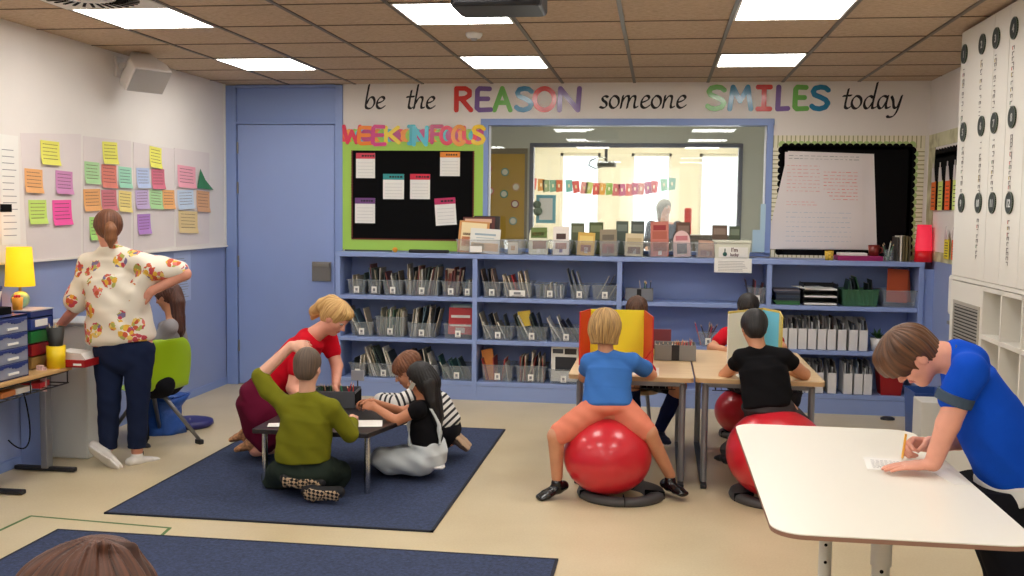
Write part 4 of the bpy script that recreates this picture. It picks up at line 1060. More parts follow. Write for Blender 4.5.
# items at the foot of the cupboard end: blue bin and white step
t = thing('storage_crate', 'blue plastic crate standing on the floor before the right wall', 'crate', (at(917, 400, y=-1.6).x+.05, -1.6, 0))
m = tub_mb(.2, .3, .42, .006, .02); m.v = [(a, b_+.15, c) for a, b_, c in m.v]
m.build('shell', mat('blue crate plastic', (52, 84, 150), .4), t)
t = thing('white_step', 'low off-white step box on the floor beside the blue crate', 'step box', (1.66, -1.95, 0))
MB().box(-.22, .16, -.2, .1, 0, .12).build('base', M_cup, t, bevel=.006)
MB().box(-.02, .16, -.12, .1, .12, .42).build('riser', M_cup, t, bevel=.006)
for i, (px, py) in enumerate([(875, 409), (887.5, 419.5)]):
    p = at(px, py, z=0)
    o = MB().lathe([(.045, 0), (.045, .012), (.03, .022), (.0001, .022)], sx=1.2).build('floor_socket', M_dark); o.location = p
    tag(o, 'black round floor socket %s to the bookcase' % ['closer', 'less close'][i], 'floor socket')
# ================================================================= floor things
M_rug = mat('navy loop carpet', (50, 62, 92), .95, var=.38, vscale=70, bump=.5, bscale=250)
nt, b, N, L = nodes_of(M_rug)
M_bind = mat('dark carpet binding', (28, 32, 46), .9)
def rug(x0, x1, y0, y1, label):
    t = thing('rug', label, 'rug', ((x0+x1)/2, (y0+y1)/2, 0))
    a, c = (x1-x0)/2, (y1-y0)/2
    MB().box(-a+.012, a-.012, -c+.012, c-.012, .0005, .008).build('pile', M_rug, t)
    m = MB(); m.box(-a, a, -c, -c+.014, .0005, .009); m.box(-a, a, c-.014, c, .0005, .009); m.box(-a, -a+.014, -c, c, .0005, .009); m.box(a-.014, a, -c, c, .0005, .009)
    m.build('binding', M_bind, t)
rug(-2.79, -1.065, -3.87, -1.46, 'navy carpet under the low black table and kneeling group')
rug(-2.865, -.42, -6.6, -4.16, 'nearer navy carpet along the bottom edge of the photo')
tp = [(-3.7, -4.27), (-3.14, -3.966), (-2.345, -3.975), (-2.345, -4.155)]
tp = [tuple(at(*q, z=0))[:2] for q in ((-40, 549), (31, 516), (170, 528), (160, 537))]
m = MB(); nb_ = circ_nib(.009, 6)
stroke(m, tp, Matrix.Identity(4), nb_, .0003, .001)
tag(m.build('floor_tape', mat('green floor tape', (84, 118, 66), .6)), 'thin green tape line on the floor between the two carpets', 'floor tape')

# ---- low black trapezoid table
M_btop = mat('black table laminate', (34, 28, 30), .35)
M_chrome = mat('chrome tube', (190, 190, 190), .2, metal=1.)
t = thing('low_table', 'low black trapezoid table with chrome legs on the carpet', 'table', (-1.85, -3.0, 0))
pts = [(-2.20, -3.36), (-1.54, -3.36), (-1.30, -2.42), (-2.20, -2.42)]
MB().prism([(x+1.85, y+3.0) for x, y in pts], .335, .362).build('table_top', M_btop, t, bevel=.004)
for x, y in ((-2.16, -3.27), (-1.57, -3.27), (-1.38, -2.5), (-2.14, -2.5)):
    l = MB(); l.cyl((x+1.85, y+3.0, .0), (x+1.85, y+3.0, .335), .0165); l.build('leg', M_chrome, t)
LT = .3635
t = thing('pencil_caddy', 'dark grey divided pencil caddy on the low black table', 'pencil caddy', (-1.95, -2.62, LT), .1)
m = MB(); m.box(-.13, .13, -.1, .1, 0, .006)
for yy in (-.1, .094): m.box(-.13, .13, yy, yy+.006, 0, .105)
for xx in (-.13, -.003, .124): m.box(xx, xx+.006, -.1, .1, 0, .105)
m.build('body', mat('dark grey caddy plastic', (78, 80, 86), .4), t, bevel=.003)
m = MB(); m.box(.131, .133, -.1, .1, 0.02, .09); m.build('side_panel', M_black, t)
pencils(-2.0, -2.62, LT+.007, 14, .055, .13, 'pencil in the dark caddy on the low black table', 'pencils in the dark caddy', 21, [(60, 110, 70), (80, 150, 100), (40, 40, 44), (190, 60, 50), (210, 190, 150), (50, 80, 60)])
pencils(-1.88, -2.62, LT+.007, 5, .03, .15, 'coloured pencil in the right half of the dark caddy', 'coloured pencils in the right caddy half', 22, [(190, 40, 50), (60, 160, 110), (200, 60, 50), (90, 90, 90)])
t = thing('card_holder', 'small grey square card on a thin stand behind the dark caddy', 'card holder', (at(354, 380, y=-2.56).x, -2.48, LT))
MB().box(-.03, .03, -.02, .02, 0, .006).cyl((0, 0, 0), (0, 0, .14), .004).build('stand', M_dark, t)
MB().box(-.042, .042, -.004, .004, .135, .2).build('card', mat('grey card', (150, 152, 160), .6), t, bevel=.002)
def paper(P, z, label, rz=0, name='paper_sheet', cat='paper', w=.21, h=.297, m_=None):
    o = MB().box(-w/2, w/2, -h/2, h/2, 0, .0012).build(name, m_ or M_paper); o.location = (P[0], P[1], z); o.rotation_euler = (0, 0, rz)
    return tag(o, label, cat)
paper((-1.66, -3.12), LT, 'white worksheet on the low black table before the olive-shirted boy', .25, w=.26, h=.18)
paper((-1.60, -2.62), LT, 'white sheet on the low black table under the striped sleeve', .2, w=.2, h=.16)
paper((-2.08, -3.24), LT, 'white sheet at the left end of the low black table', .3, w=.14, h=.1)

# ---- two beech school tables
M_beech = mat('beech laminate', (214, 184, 142), .4, var=.06, vscale=5)
nt, b, N, L = nodes_of(M_beech)
tc = N('ShaderNodeTexCoord'); mp = N('ShaderNodeMapping'); mp.inputs['Scale'].default_value = (2, 40, 40); nz = N('ShaderNodeTexNoise'); nz.inputs['Scale'].default_value = 2
L(tc.outputs['Object'], mp.inputs[0]); L(mp.outputs[0], nz.inputs['Vector']); r = ramp(nt, [(.3, (206, 176, 132)), (.7, (222, 194, 154))]); L(nz.outputs['Fac'], r.inputs[0]); L(r.outputs[0], b.inputs['Base Color'])
M_bedge = mat('beech edge band', (196, 160, 116), .5)
M_legm = mat('grey steel table leg', (140, 142, 148), .35, metal=.5)
TT = .645
def school_table(x0, x1, y0, y1, label):
    t = thing('school_table', label, 'table', ((x0+x1)/2, (y0+y1)/2, 0)); a, c = (x1-x0)/2, (y1-y0)/2
    MB().rbox(-a, a, -c, c, TT-.004, TT, .03).build('table_top', M_beech, t)
    MB().rbox(-a+.0005, a-.0005, -c+.0005, c-.0005, TT-.026, TT-.004, .03).build('edge_board', M_bedge, t)
    for sx in (-1, 1):
        x = sx*(a-.06)
        for yy in (-c+.1, c-.1):
            MB().cyl((x, yy, .03), (x, yy, TT-.05), .019).build('leg', M_legm, t)
        f = MB(); f.box(x-.018, x+.018, -c+.02, c-.05, .004, .03); f.build('foot', M_dark, t, bevel=.006)
    for ya_ in (-c+.09, c-.12): MB().box(-a+.05, a-.05, ya_, ya_+.03, TT-.065, TT-.03).build('apron_rail', M_legm, t)
    w_ = MB()
    for k in range(14): w_.cyl((-a+.12+k*(2*a-.24)/13, -c+.14, TT-.09), (-a+.12+k*(2*a-.24)/13, c-.3, TT-.09), .0022, n=5)
    w_.cyl((-a+.1, -c+.14, TT-.09), (a-.1, -c+.14, TT-.09), .003, n=6).cyl((-a+.1, c-.3, TT-.09), (a-.1, c-.3, TT-.09), .003, n=6)
    w_.cyl((-a+.12, -c+.14, TT-.09), (-a+.12, -c+.14, TT-.03), .003, n=6).cyl((a-.12, -c+.14, TT-.09), (a-.12, -c+.14, TT-.03), .003, n=6)
    w_.build('wire_basket', M_dark, t)
school_table(-.50, .212, -2.86, -1.62, 'beech-topped school table of the boy in the blue T-shirt on the red ball')
school_table(.222, .935, -2.84, -1.60, 'beech-topped school table of the boy in the black T-shirt')
# ---- folding study screens
def screen(px, y0, zt, cols, label, edge=None):
    """px: pixel stations of the fold lines at depth list y0"""
    P = [at(p, 340, y=y) for p, y in zip(px, y0)]
    cx = sum(p.x for p in P)/len(P); cy = sum(p.y for p in P)/len(P)
    t = thing('study_screen', label, 'folding screen', (cx, cy, TT))
    for k in range(len(P)-1):
        a, c = P[k], P[k+1]; d = (c-a); ang = math.atan2(d.y, d.x); l = math.hypot(d.x, d.y)
        T = Matrix.Translation((a.x-cx, a.y-cy, 0)) @ Matrix.Rotation(ang, 4, 'Z')
        m = MB().box(.001, l-.001, -.003, .003, .001, zt-TT, T=T)
        if edge: m.box(.001, l-.001, -.0035, .0035, zt-TT, zt-TT+.012, 1, T=T)
        m.build('panel', [mat('screen card %d %d %d' % cols[k], cols[k], .5)]+([mat('screen edge', edge, .5)] if edge else []), t)
    return t
screen([579.5, 590, 644, 653], [-2.5, -2.3, -2.3, -2.7], .972, [(206, 24, 30), (236, 220, 40), (196, 22, 30)], 'red and yellow folding screen around the blond boy')
screen([727.5, 762, 779, 782], [-2.52, -2.2, -2.4, -2.75], .985, [(232, 230, 224), (110, 196, 226), (220, 196, 90)], 'white and pale blue folding screen around the boy in black', edge=(214, 190, 96))
# maroon book and yellow paper behind the caddy
t = thing('pencil_caddy', 'light grey divided pencil caddy between the two study screens', 'pencil caddy', (.115, -2.08, TT), 0)
m = MB(); a_ = .13; m.box(-a_, a_, -.1, .1, 0, .006)
for yy in (-.1, .094): m.box(-a_, a_, yy, yy+.006, 0, .1)
for xx in (-a_, -.003, a_-.006): m.box(xx, xx+.006, -.1, .1, 0, .1)
m.build('body', mat('mid grey caddy plastic', (128, 128, 126), .45), t, bevel=.003)
MB().box(-.022, .026, -.104, -.1, 0.004, .1).build('grip_notch', M_dark, t)
pencils(.18, -2.08, TT+.007, 12, .045, .125, 'coloured pencil in the light grey caddy', 'coloured pencils in the light grey caddy', 31, [(200, 60, 60), (220, 110, 60), (190, 50, 80), (200, 190, 180), (70, 70, 76)])
pencils(.05, -2.08, TT+.007, 6, .04, .11, 'dark pen in the left half of the light grey caddy', 'dark pens in the light grey caddy', 32, [(40, 40, 44), (60, 50, 50), (230, 230, 226)])
o = MB().box(-.085, .085, -.01, .01, 0, .17).build('book', bookmat((110, 30, 40)), bevel=.002); o.location = (at(658, 335, y=-1.95).x, -1.95, TT+.002); o.rotation_euler = (-.15, 0, 0); tag(o, 'maroon book standing behind the light grey caddy', 'book')
o = MB().box(-.1, .1, -.13, .13, 0, .003).build('paper_sheet', mat('yellow paper', (240, 200, 120), .8)); o.location = (-.02, -1.9, TT+.06); o.rotation_euler = (.5, .3, .5); tag(o, 'pale yellow paper held up beside the red screen edge', 'paper')
paper((-.09, -2.65), TT, 'white worksheet on the beech table in front of the blond boy', 0)
paper((.55, -2.6), TT, 'white worksheet on the beech table in front of the boy in black', .1)

# ---- balls with ring bases
M_ball = mat('red exercise ball vinyl', (204, 34, 48), .3, coat=.25)
M_ring = mat('dark grey ring base', (66, 64, 64), .55)
def ball(cx, cy, r, rz, zc, rcx, rcy, rr, label, lab2):
    t = thing('exercise_ball', label, 'exercise ball', (cx, cy, zc-rz))
    prof = [(max(1e-5, r*math.sin(PI*i/40)), rz-rz*math.cos(PI*i/40)) for i in range(41)]
    m = MB(); m.lathe(prof, n=64); m.build('ball_skin', M_ball, t)
    MB().lathe([(.012, -.004+.004), (.0001, .004)], c=(0, 0, -.001)).build('valve', mat('white valve', (220, 215, 210)), t)
    u = thing('ball_ring', lab2, 'ring base', (rcx, rcy, 0))
    pr = [(rr*.52, .002), (rr*.98, .002), (rr, .015), (rr*.97, .036), (rr*.86, .045), (rr*.7, .038), (rr*.58, .02), (rr*.52, .002)]
    MB().lathe(pr, n=56).build('ring', M_ring, u)
    s_ = MB()
    for k in range(5):
        a = 2*PI*k/5-PI/2+.12; s_.box(rr*.55, rr*1.003, -.002, .002, .004, .047, T=Matrix.Rotation(a, 4, 'Z'))
    s_.build('seams', M_black, u)
ball(-.258, -3.08, .243, .212, .235, -.18, -3.03, .245, 'big red exercise ball under the blond boy', 'dark grey ring base under the ball of the blond boy')
ball(.665, -2.98, .275, .245, .265, .68, -2.93, .265, 'big red exercise ball under the boy in black, behind the white table', 'dark grey ring base behind the white table')
p = at(741, 407, y=-1.35)
ball(p.x, -1.35, .185, .165, .185, p.x+.02, -1.33, .17, 'smaller looking dark red exercise ball under the child at the far side', 'dark ring base under the far red ball')

# ---- white table in the front right
M_wtop = mat('white table laminate', (238, 234, 222), .3)
M_wedge = mat('brown edge band', (150, 112, 92), .5)
M_wleg = mat('off-white tubular leg', (214, 212, 204), .4)
t = thing('white_table', 'large white rounded-corner table in the front right', 'table', (.64, -5.3, 0))
x0, x1, y0, y1 = .312, .985, -6.0, -4.575
def rrect(x0, x1, y0, y1, r, n=8):
    pts = []
    for cx, cy, a0 in ((x1-r, y1-r, 0), (x0+r, y1-r, PI/2), (x0+r, y0+r, PI), (x1-r, y0+r, 1.5*PI)):
        for k in range(n+1):
            a = a0+PI/2*k/n; pts.append((cx+r*math.cos(a), cy+r*math.sin(a)))
    return pts
WT = .745
MB().prism([(x-.64, y+5.3) for x, y in rrect(x0, x1, y0, y1, .085)], WT-.003, WT).build('table_top', M_wtop, t)
MB().prism([(x-.64, y+5.3) for x, y in rrect(x0+.0005, x1-.0005, y0+.0005, y1-.0005, .085)], WT-.015, WT-.003).build('edge_board', M_wedge, t)
lg = {}
for nm, px, y_, dx in (('far', 829, -4.95, 0), ('near', 885, -5.62, 0)):
    pass
pl_ = [(at(826, 556, y=-5.02).x, -5.02, .027), (at(881, 560, y=-5.72).x, -5.72, .026), (.87, -4.75, .027), (.87, -5.72, .026)]
pl_ = [(.43, -4.72, .026), (at(881, 560, y=-5.55).x, -5.55, .028), (at(829, 560, y=-5.25).x, -5.25, .02), (.86, -4.72, .026)]
for (lx, ly, lr) in ((at(825, 560, y=-5.0).x, -5.0, .024), (at(881, 560, y=-5.62).x, -5.62, .027)):
    l = MB(); l.cyl((lx-.64, ly+5.3, .55), (lx-.64, ly+5.3, WT-.024), lr*1.12); l.cyl((lx-.64, ly+5.3, .05), (lx-.64, ly+5.3, .55), lr*.96)
    for q in range(7): l.cyl((lx-.64-.1*lr, ly+5.3-lr*.95, .16+q*.063), (lx-.64-.1*lr, ly+5.3-lr*1.02, .16+q*.063), .006, n=8, mi=1)
    l.build('leg', [M_wleg, M_black], t)
    f = MB(); f.box(-.3, .3, -.03, .03, .0, .04, T=Matrix.Translation((lx-.64, ly+5.3, .005))); f.build('foot', M_wleg, t, bevel=.01)
m = MB(); m.tube([(at(865, 560, y=-5.3).x-.64, -.2, WT-.03), (at(868, 560, y=-5.3).x-.64, -.1, .5)], .004); m.tube([(-.02, -.45, WT-.04), (-.02, .45, WT-.04)], .018); m.build('frame_bar', M_wleg, t)
o = paper(at(884, 464.5, z=WT), WT+.0005, 'white sheet being written on, on the white table', -.12, w=.12, h=.18)
m = MB(); rr = random.Random(4)
for k in range(7):
    u = -.04
    while u < .045: d_ = rr.uniform(.006, .014); m.box(u, u+d_, -.06+k*.018, -.058+k*.018, .0012, .0016); u += d_+.004
m.build('pencil_writing', mat('pencil grey', (120, 120, 130), .8), o)
paper((.93, -5.3), WT+.0005, 'white sheet half under the arm at the edge of the white table', .2, w=.05, h=.2)

# ================================================================= left corner: desk and things on it
M_dtop = mat('honey desk laminate', (206, 166, 112), .4, var=.06, vscale=6)
DT = .635
t = thing('desk', 'honey-coloured desk with a dark wire tray beneath, by the left wall', 'desk', (-3.6, -3.45, 0))
MB().prism([(x+3.6, y+3.45) for x, y in ((-3.79, -3.95), (-3.42, -3.95), (-3.405, -3.12), (-3.43, -3.085), (-3.79, -3.085))], DT-.022, DT).build('desk_top', M_dtop, t, bevel=.004)
for yy in (-3.02-.1, -3.62):
    m = MB(); lx = at(46, 420, y=yy).x if yy > -3.3 else -3.62
    m.box(lx+3.6-.022, lx+3.6+.022, yy+3.45-.03, yy+3.45+.03, .02, DT-.022); m.build('leg', M_legm, t, bevel=.006)
    m = MB(); m.box(-3.78+3.6, -3.395+3.6, yy+3.45-.02, yy+3.45+.02, .004, .028); m.build('foot', M_dark, t, bevel=.006)
m = MB()
for z_, in ((DT-.1,), (DT-.03,)):
    m.tube([(.17, -.42, z_), (.17, .33, z_), (-.15, .33, z_), (-.15, -.42, z_), (.17, -.42, z_)], .004, n=6)
for k in range(9): m.tube([(.17, -.4+.09*k, DT-.1), (-.15, -.4+.09*k, DT-.1)], .003, n=5)
for k in (0, 4, 8): m.tube([(.17, -.4+.09*k, DT-.1), (.17, -.4+.09*k, DT-.03)], .004, n=5)
m.build('wire_tray', M_dark, t)
m = MB(); m.tube([(.1+.06*math.sin(q*.16), -.14*(q/20)**1.5, DT-.1-.3*math.sin(q/20*2.2)) for q in range(21)], .004, n=6); m.build('cable', M_black, t)
for i, (yy, c, nm, dz) in enumerate([(-.05, (220, 214, 206), 'white', 0), (-.2, (196, 120, 66), 'brown', 0), (.12, (190, 40, 50), 'red and white', .02)]):
    o = MB().box(-.1, .14, -.07, .07, 0, .03).build('booklet', bookmat(c), bevel=.002); o.location = (-3.6, -3.45+yy, DT-.094); o.rotation_euler = (0, 0, .1*i)
    tag(o, nm+' booklet in the wire tray under the desk', 'booklet')
o = MB().box(-.02, .02, -.002, .002, -.12, .02).box(-.035, .0, -.012, .012, -.02, .03).build('hanging_cloth', mat('pink striped cloth', (224, 190, 190), .9, var=.3, vscale=60)); o.location = at(43, 362, y=-3.3)+Vector((0, 0, -.05)); tag(o, 'pink and white cloth strip hanging from the desk tray', 'cloth')
# grey/blue drawer units
M_dgrey = mat('smoky drawer plastic', (140, 146, 164), .35)
M_dblue = mat('navy drawer shell', (40, 60, 124), .4)
t = thing('drawer_unit', 'blue-framed plastic drawer unit with four grey drawers on the desk front', 'drawer unit', (-3.575, -3.62, DT))
dw, dh = .26, .345
MB().box(-.13, .13, -.14, .14, 0, .006).box(-.13, -.124, -.14, .14, 0, dh).box(.124, .13, -.14, .14, 0, dh).box(-.13, .13, -.14, .14, dh-.012, dh).box(-.13, .13, .134, .14, 0, dh).build('shell', M_dblue, t, bevel=.002)
for k in range(4):
    z_ = .008+k*.081
    d_ = MB().box(-.122, .134, -.132, .13, z_, z_+.076).build('drawer', M_dgrey, t, bevel=.003)
    # wavy top edge and pull on the side that faces the room
    q = MB()
    for s_ in range(9): q.box(.134, .138, -.12+.027*s_, -.12+.027*s_+.028, z_+.056+.008*math.sin(s_*.9), z_+.076, 0)
    q.build('blue_edge', M_dblue, d_)
    MB().box(.134, .14, -.05, .04, z_+.018, z_+.03).build('label_strip', M_paper, d_)
t = thing('drawer_unit', 'small blue tabletop drawer tower with a white label beside the yellow cup', 'drawer unit', (-3.66, -3.22, DT))
MB().box(-.11, .13, -.1, .12, .30, .335).box(-.11, -.104, -.1, .12, 0, .3).box(-.11, .13, .114, .12, 0, .3).build('shell', M_dblue, t, bevel=.003)
for k, (c, nm) in enumerate([((150, 120, 70), 'tan'), ((150, 26, 36), 'dark red'), ((40, 120, 60), 'green'), ((44, 64, 130), 'blue')]):
    d_ = MB().box(-.1, .128, -.095, .11, .004+k*.074, .07+k*.074).build('drawer', mat('drawer %s' % nm, c, .35), t, bevel=.004); d_['label'] = nm+' drawer'
MB().box(.13, .1315, -.06, .06, .245, .285).build('label_card', M_paper, t)
MB().box(-.11, .135, -.102, .125, .335, .342).build('grey_lid', mat('pale grey lid', (170, 176, 190), .4), t)
BT = DT+.3425
# yellow lamp
M_ysh = mat('yellow lamp shade', (246, 200, 14), .7, emit=.4)
lx = at(18, 290, y=-3.22).x
t = thing('table_lamp', 'lit yellow table lamp with a green globe base at the left edge', 'lamp', (lx+.0, -3.2, BT))
MB().sphere((0, 0, .05), .052, sz=.95).build('base', mat('green-blue globe', (130, 180, 150), .4, var=.5, vscale=14), t)
z0_ = at(18, 286, y=-3.2).z-BT; z1_ = at(18, 247, y=-3.2).z-BT
MB().lathe([(.082, z0_), (.068, z1_), (.065, z1_), (.079, z0_)], n=32).build('lamp_shade', M_ysh, t)
MB().sphere((0, 0, (z0_+z1_)/2), .028).build('bulb', mat('warm bulb', (255, 190, 110), .3, emit=55), t)
MB().cyl((0, 0, .09), (0, 0, (z0_+z1_)/2-.02), .008).build('stem', M_grey, t)
t = thing('dark_blue_box', 'dark blue box at the left photo edge in front of the yellow lamp', 'box', (-3.70, -3.62, DT+.346))
MB().box(-.1, .12, -.14, .12, 0, .13).build('body', M_dblue, t, bevel=.004)
MB().box(-.103, .123, -.143, .123, .13, .15).build('lid', M_dblue, t, bevel=.004)
t = thing('tissue_box', 'black tissue box with a white tissue standing up', 'tissue box', (-3.545, -3.6, DT+.346))
MB().box(-.045, .04, -.08, .07, 0, .04).build('box', M_black, t, bevel=.003)
m = MB(); m.add([(-.02, -.03, .04), (.02, -.03, .04), (.03, -.05, .12), (-.03, -.01, .11), (.0, .02, .04), (.02, .02, .13)], [(0, 1, 2, 3), (1, 4, 5, 2), (0, 3, 5, 4), (2, 5, 3)]); m.build('tissue', M_paper, t)
t = cup(11, -3.3, BT, .03, .07, 'small orange pot with red tops beside the lamp', mat('orange pot', (236, 160, 40), .5)); t.location = (-3.63, -3.29, BT)
m = MB()
for k in range(5): m.sphere((.012*math.cos(k*1.3), .012*math.sin(k*1.3), .078), .009, n=8)
m.build('red_tops', mat('red knobs', (200, 40, 50), .5), t)
# yellow cup with dark mesh insert
t = thing('pen_pot', 'tall yellow pot with a dark mesh pen cup on top', 'pen pot', (at(37.5, 366, y=-3.2).x+.005, -3.2, DT))
xx = -3.455; t.location = (xx, -3.2, DT)
MB().lathe([(.0001, 0), (.05, 0), (.053, .13), (.05, .13), (.0001, .125)]).build('pot', mat('yellow plastic', (244, 208, 20), .4), t)
MB().lathe([(.038, .13), (.052, .24), (.05, .24), (.036, .132)]).build('mesh_cup', mat('dark mesh', (60, 60, 58), .4, metal=.5), t)
pencils(xx, -3.2, DT+.134, 8, .022, .13, 'pen in the dark mesh cup on the yellow pot', 'pens in the dark mesh cup', 41, [(190, 190, 190), (80, 80, 80), (200, 210, 200), (120, 110, 100)], .2)
# red tray with papers
t = thing('red_tray', 'dark red tray on the far end of the desk', 'tray', (-3.53, -3.13+.1, DT)); t.location = (-3.52, -3.16, DT)
a = at(48, 360, y=-3.1).x; c = at(92, 360, y=-3.1).x; w_ = c-a; t.location = ((a+c)/2, -3.1, DT+.001)
M_tray = mat('dark red plastic', (164, 26, 30), .4)
MB().box(-w_/2, w_/2, -.08, .16, 0, .005).box(-w_/2, w_/2, -.08, -.076, 0, .045).box(-w_/2, w_/2, .156, .16, 0, .045).box(-w_/2, -w_/2+.004, -.08, .16, 0, .045).box(w_/2-.004, w_/2, -.08, .16, 0, .045).build('tray', M_tray, t, bevel=.002)
MB().box(w_/2-.07, w_/2-.02, -.083, -.0805, .012, .024).build('label', M_paper, t)
o = MB().prism([(-.1, 0), (.1, 0), (.06, .05), (-.02, .055), (-.09, .06)], 0, .14, T=Matrix.Rotation(PI/2, 4, 'X')).build('paper_stack', M_paper); o.location = ((a+c)/2+.01, -2.96, DT+.022); tag(o, 'crumpled white papers in the red tray', 'paper')
# white cabinet behind the desk
M_cab = mat('off-white metal cabinet', (206, 208, 204), .4)
t = thing('white_cabinet', 'off-white metal cabinet with side slots between desk and standing teacher', 'cabinet', (-3.64, -2.62, 0))
cz1 = .835
MB().box(-.155, .15, -.2, .18, 0, cz1).build('body', M_cab, t, bevel=.012)
MB().box(-.16, .155, -.205, .185, cz1, cz1+.02).build('top', M_cab, t, bevel=.006)
m = MB()
for z_ in (.5, .525, .55): m.box(.15, .1515, -.06, .12, z_, z_+.009)
m.build('vent_slots', M_black, t)
m = MB(); m.tube([(.15, -.05, .44), (.165, -.05, .45), (.165, .08, .45), (.15, .08, .44)], .006); m.build('handle', M_dark, t)
m = MB(); m.box(.1505, .153, .1, .13, .2, .24); m.build('lock', M_dark, t)
for k in range(4):
    MB().cyl((-.12+.24*(k % 2), -.16+.3*(k//2), -.001+.001), (-.12+.24*(k % 2), -.16+.3*(k//2), .004), .02).build('foot', M_black, t)
# wire of desk and blue panel beside
t = thing('desk_side_board', 'blue side panel under the desk at the left edge', 'panel', (-3.72, -3.02, 0))
MB().box(-.08, .06, -.012, .012, 0, .58).build('board', M_blue, t)

# ---- green chair, blue bag and cushion
M_green = mat('lime green chair shell', (166, 206, 30), .35)
t = thing('school_chair', 'lime green shell chair of the long-haired girl', 'chair', (-3.31, -2.36, 0), PI-.55)
t.scale = (1, 1, .95)
# local: faces +y?  seat forward = +x before rotation
def shell_mesh():
    prof = [(.22, .40), (.19, .405), (.12, .40), (.02, .388), (-.08, .385), (-.15, .395), (-.19, .43), (-.205, .49), (-.21, .56), (-.225, .64), (-.245, .72), (-.255, .77)]
    wd = [.17, .19, .2, .205, .205, .195, .185, .19, .195, .19, .17, .11]
    m = MB(); v = []; K = 11
    for s_ in (0, 1):
        for i, ((x, z), w_) in enumerate(zip(prof, wd)):
            for j in range(K):
                u = -1+2*j/(K-1)
                cup_ = .03*u*u
                if i < 6: px_, pz_ = x, z+cup_*(1 if i else .2)
                else: px_, pz_ = x+cup_*1.4, z
                th = .008*s_
                if i < 6: pz_ -= th
                else: px_ -= th
                v.append((px_, u*w_, pz_))
    n = len(prof); O = n*K; f = []
    for i in range(n-1):
        for j in range(K-1):
            q = (i*K+j, i*K+j+1, (i+1)*K+j+1, (i+1)*K+j); f.append(q); f.append(tuple(O+a for a in q[::-1]))
    for i in range(n-1):
        for j in (0, K-1):
            q = (i*K+j, (i+1)*K+j, O+(i+1)*K+j, O+i*K+j); f.append(q if j == 0 else q[::-1])
    for j in range(K-1):
        f.append((j, O+j, O+j+1, j+1)); f.append(((n-1)*K+j, (n-1)*K+j+1, O+(n-1)*K+j+1, O+(n-1)*K+j))
    m.add(v, f, smooth=True); return m
shell_mesh().build('seat_shell', M_green, t, subsurf=1)
MB().cyl((0, 0, .33), (0, 0, .375), .05).build('seat_mount', M_dark, t)
for (x, y) in ((.22, .2), (.22, -.2), (-.22, .22), (-.22, -.22)):
    l = MB().tube([(0, 0, .35), (x*.3, y*.3, .33), (x, y, .03)], [.014, .015, .012]).build('leg', M_grey, t)
    MB().box(x-.03, x+.03, y-.018, y+.018, 0, .035).build('glide', M_dark, l, bevel=.008)
t = thing('wobble_cushion', 'round dark blue cushion lying on the floor by the left wall', 'cushion', (at(190, 422, z=.03).x, at(190, 422, z=.03).y, 0))
MB().lathe([(.0001, 0), (.14, 0), (.165, .02), (.16, .045), (.12, .055), (.0001, .05)], n=36).build('cushion', mat('dark blue vinyl', (36, 36, 110), .45), t)
MB().lathe([(.008, .05), (.0001, .056)]).build('valve', M_grey, t)
M_bag = mat('bright blue plastic bag', (40, 90, 180), .4, bump=.6, bscale=14)
t = thing('blue_bag', 'crumpled bright blue bag on the floor behind the green chair', 'bag', (-3.43, -2.0, 0))
m = MB(); rnd = random.Random(5); n = 22; rings = []
for k in range(8):
    z_ = .0+.26*k/7; rr_ = .15-.03*k/7+(.0 if k < 6 else .03*(k-5)); rings.append([(rr_*(1+.14*math.sin(5*j*2*PI/n+k))*math.cos(2*PI*j/n)*1.1, rr_*(1+.14*math.cos(4*j*2*PI/n+k*1.3))*math.sin(2*PI*j/n)*.8, z_+.02*math.sin(3*j*2*PI/n+k)*(k > 0)) for j in range(n)])
v = [q for g_ in rings for q in g_]; f = [(i*n+j, i*n+(j+1) % n, (i+1)*n+(j+1) % n, (i+1)*n+j) for i in range(7) for j in range(n)]+[tuple(range(n-1, -1, -1)), tuple(range(7*n, 8*n))]
m.add(v, f, smooth=True); m.build('bag_body', M_bag, t)
m = MB(); m.add([(.05, -.05, .2), (.12, .1, .2), (.2, .05, .28), (.14, -.08, .27), (.05, -.045, .195), (.12, .105, .195), (.205, .05, .275), (.145, -.08, .265)], [(0, 1, 2, 3), (7, 6, 5, 4), (0, 3, 7, 4), (1, 5, 6, 2), (2, 6, 7, 3)]); m.build('flap', M_bag, t)
# ---- posters and sticky notes on the left wall
LX = XL+.0125
def lw(px, py): return at(px, py, x=LX)
M_chart = mat('pale chart paper', (226, 216, 214), .75, var=.02, vscale=3)
charts = [((20, 133), (81, 134), (81, 258), (28, 262), 'large chart sheet at the left with five sticky notes'), ((83, 136), (131, 141), (131, 252), (83, 257), 'large chart sheet in the middle behind the standing teacher'),
          ((133, 142), (174, 149), (174, 246), (133, 252), 'chart sheet with seven notes in two rows'), ((174, 148), (209, 153), (209, 243), (176, 247), 'right-end chart sheet with torn coloured notes')]
for i, (a, b_, c, d, lab) in enumerate(charts):
    P = [lw(*q) for q in (a, b_, c, d)]
    y0 = P[0].y; m = MB(); th = .0015+.0005*i
    cc = sum(P, Vector())/4
    v = [(th, p.y-cc.y, p.z-cc.z) for p in P]+[(0, p.y-cc.y, p.z-cc.z) for p in P]
    m.add(v, [(3, 2, 1, 0), (4, 5, 6, 7), (0, 1, 5, 4), (1, 2, 6, 5), (2, 3, 7, 6), (3, 0, 4, 7)])
    o = m.build('chart_sheet', M_chart); o.location = (LX, cc.y, cc.z); tag(o, lab+' on the left wall', 'chart')
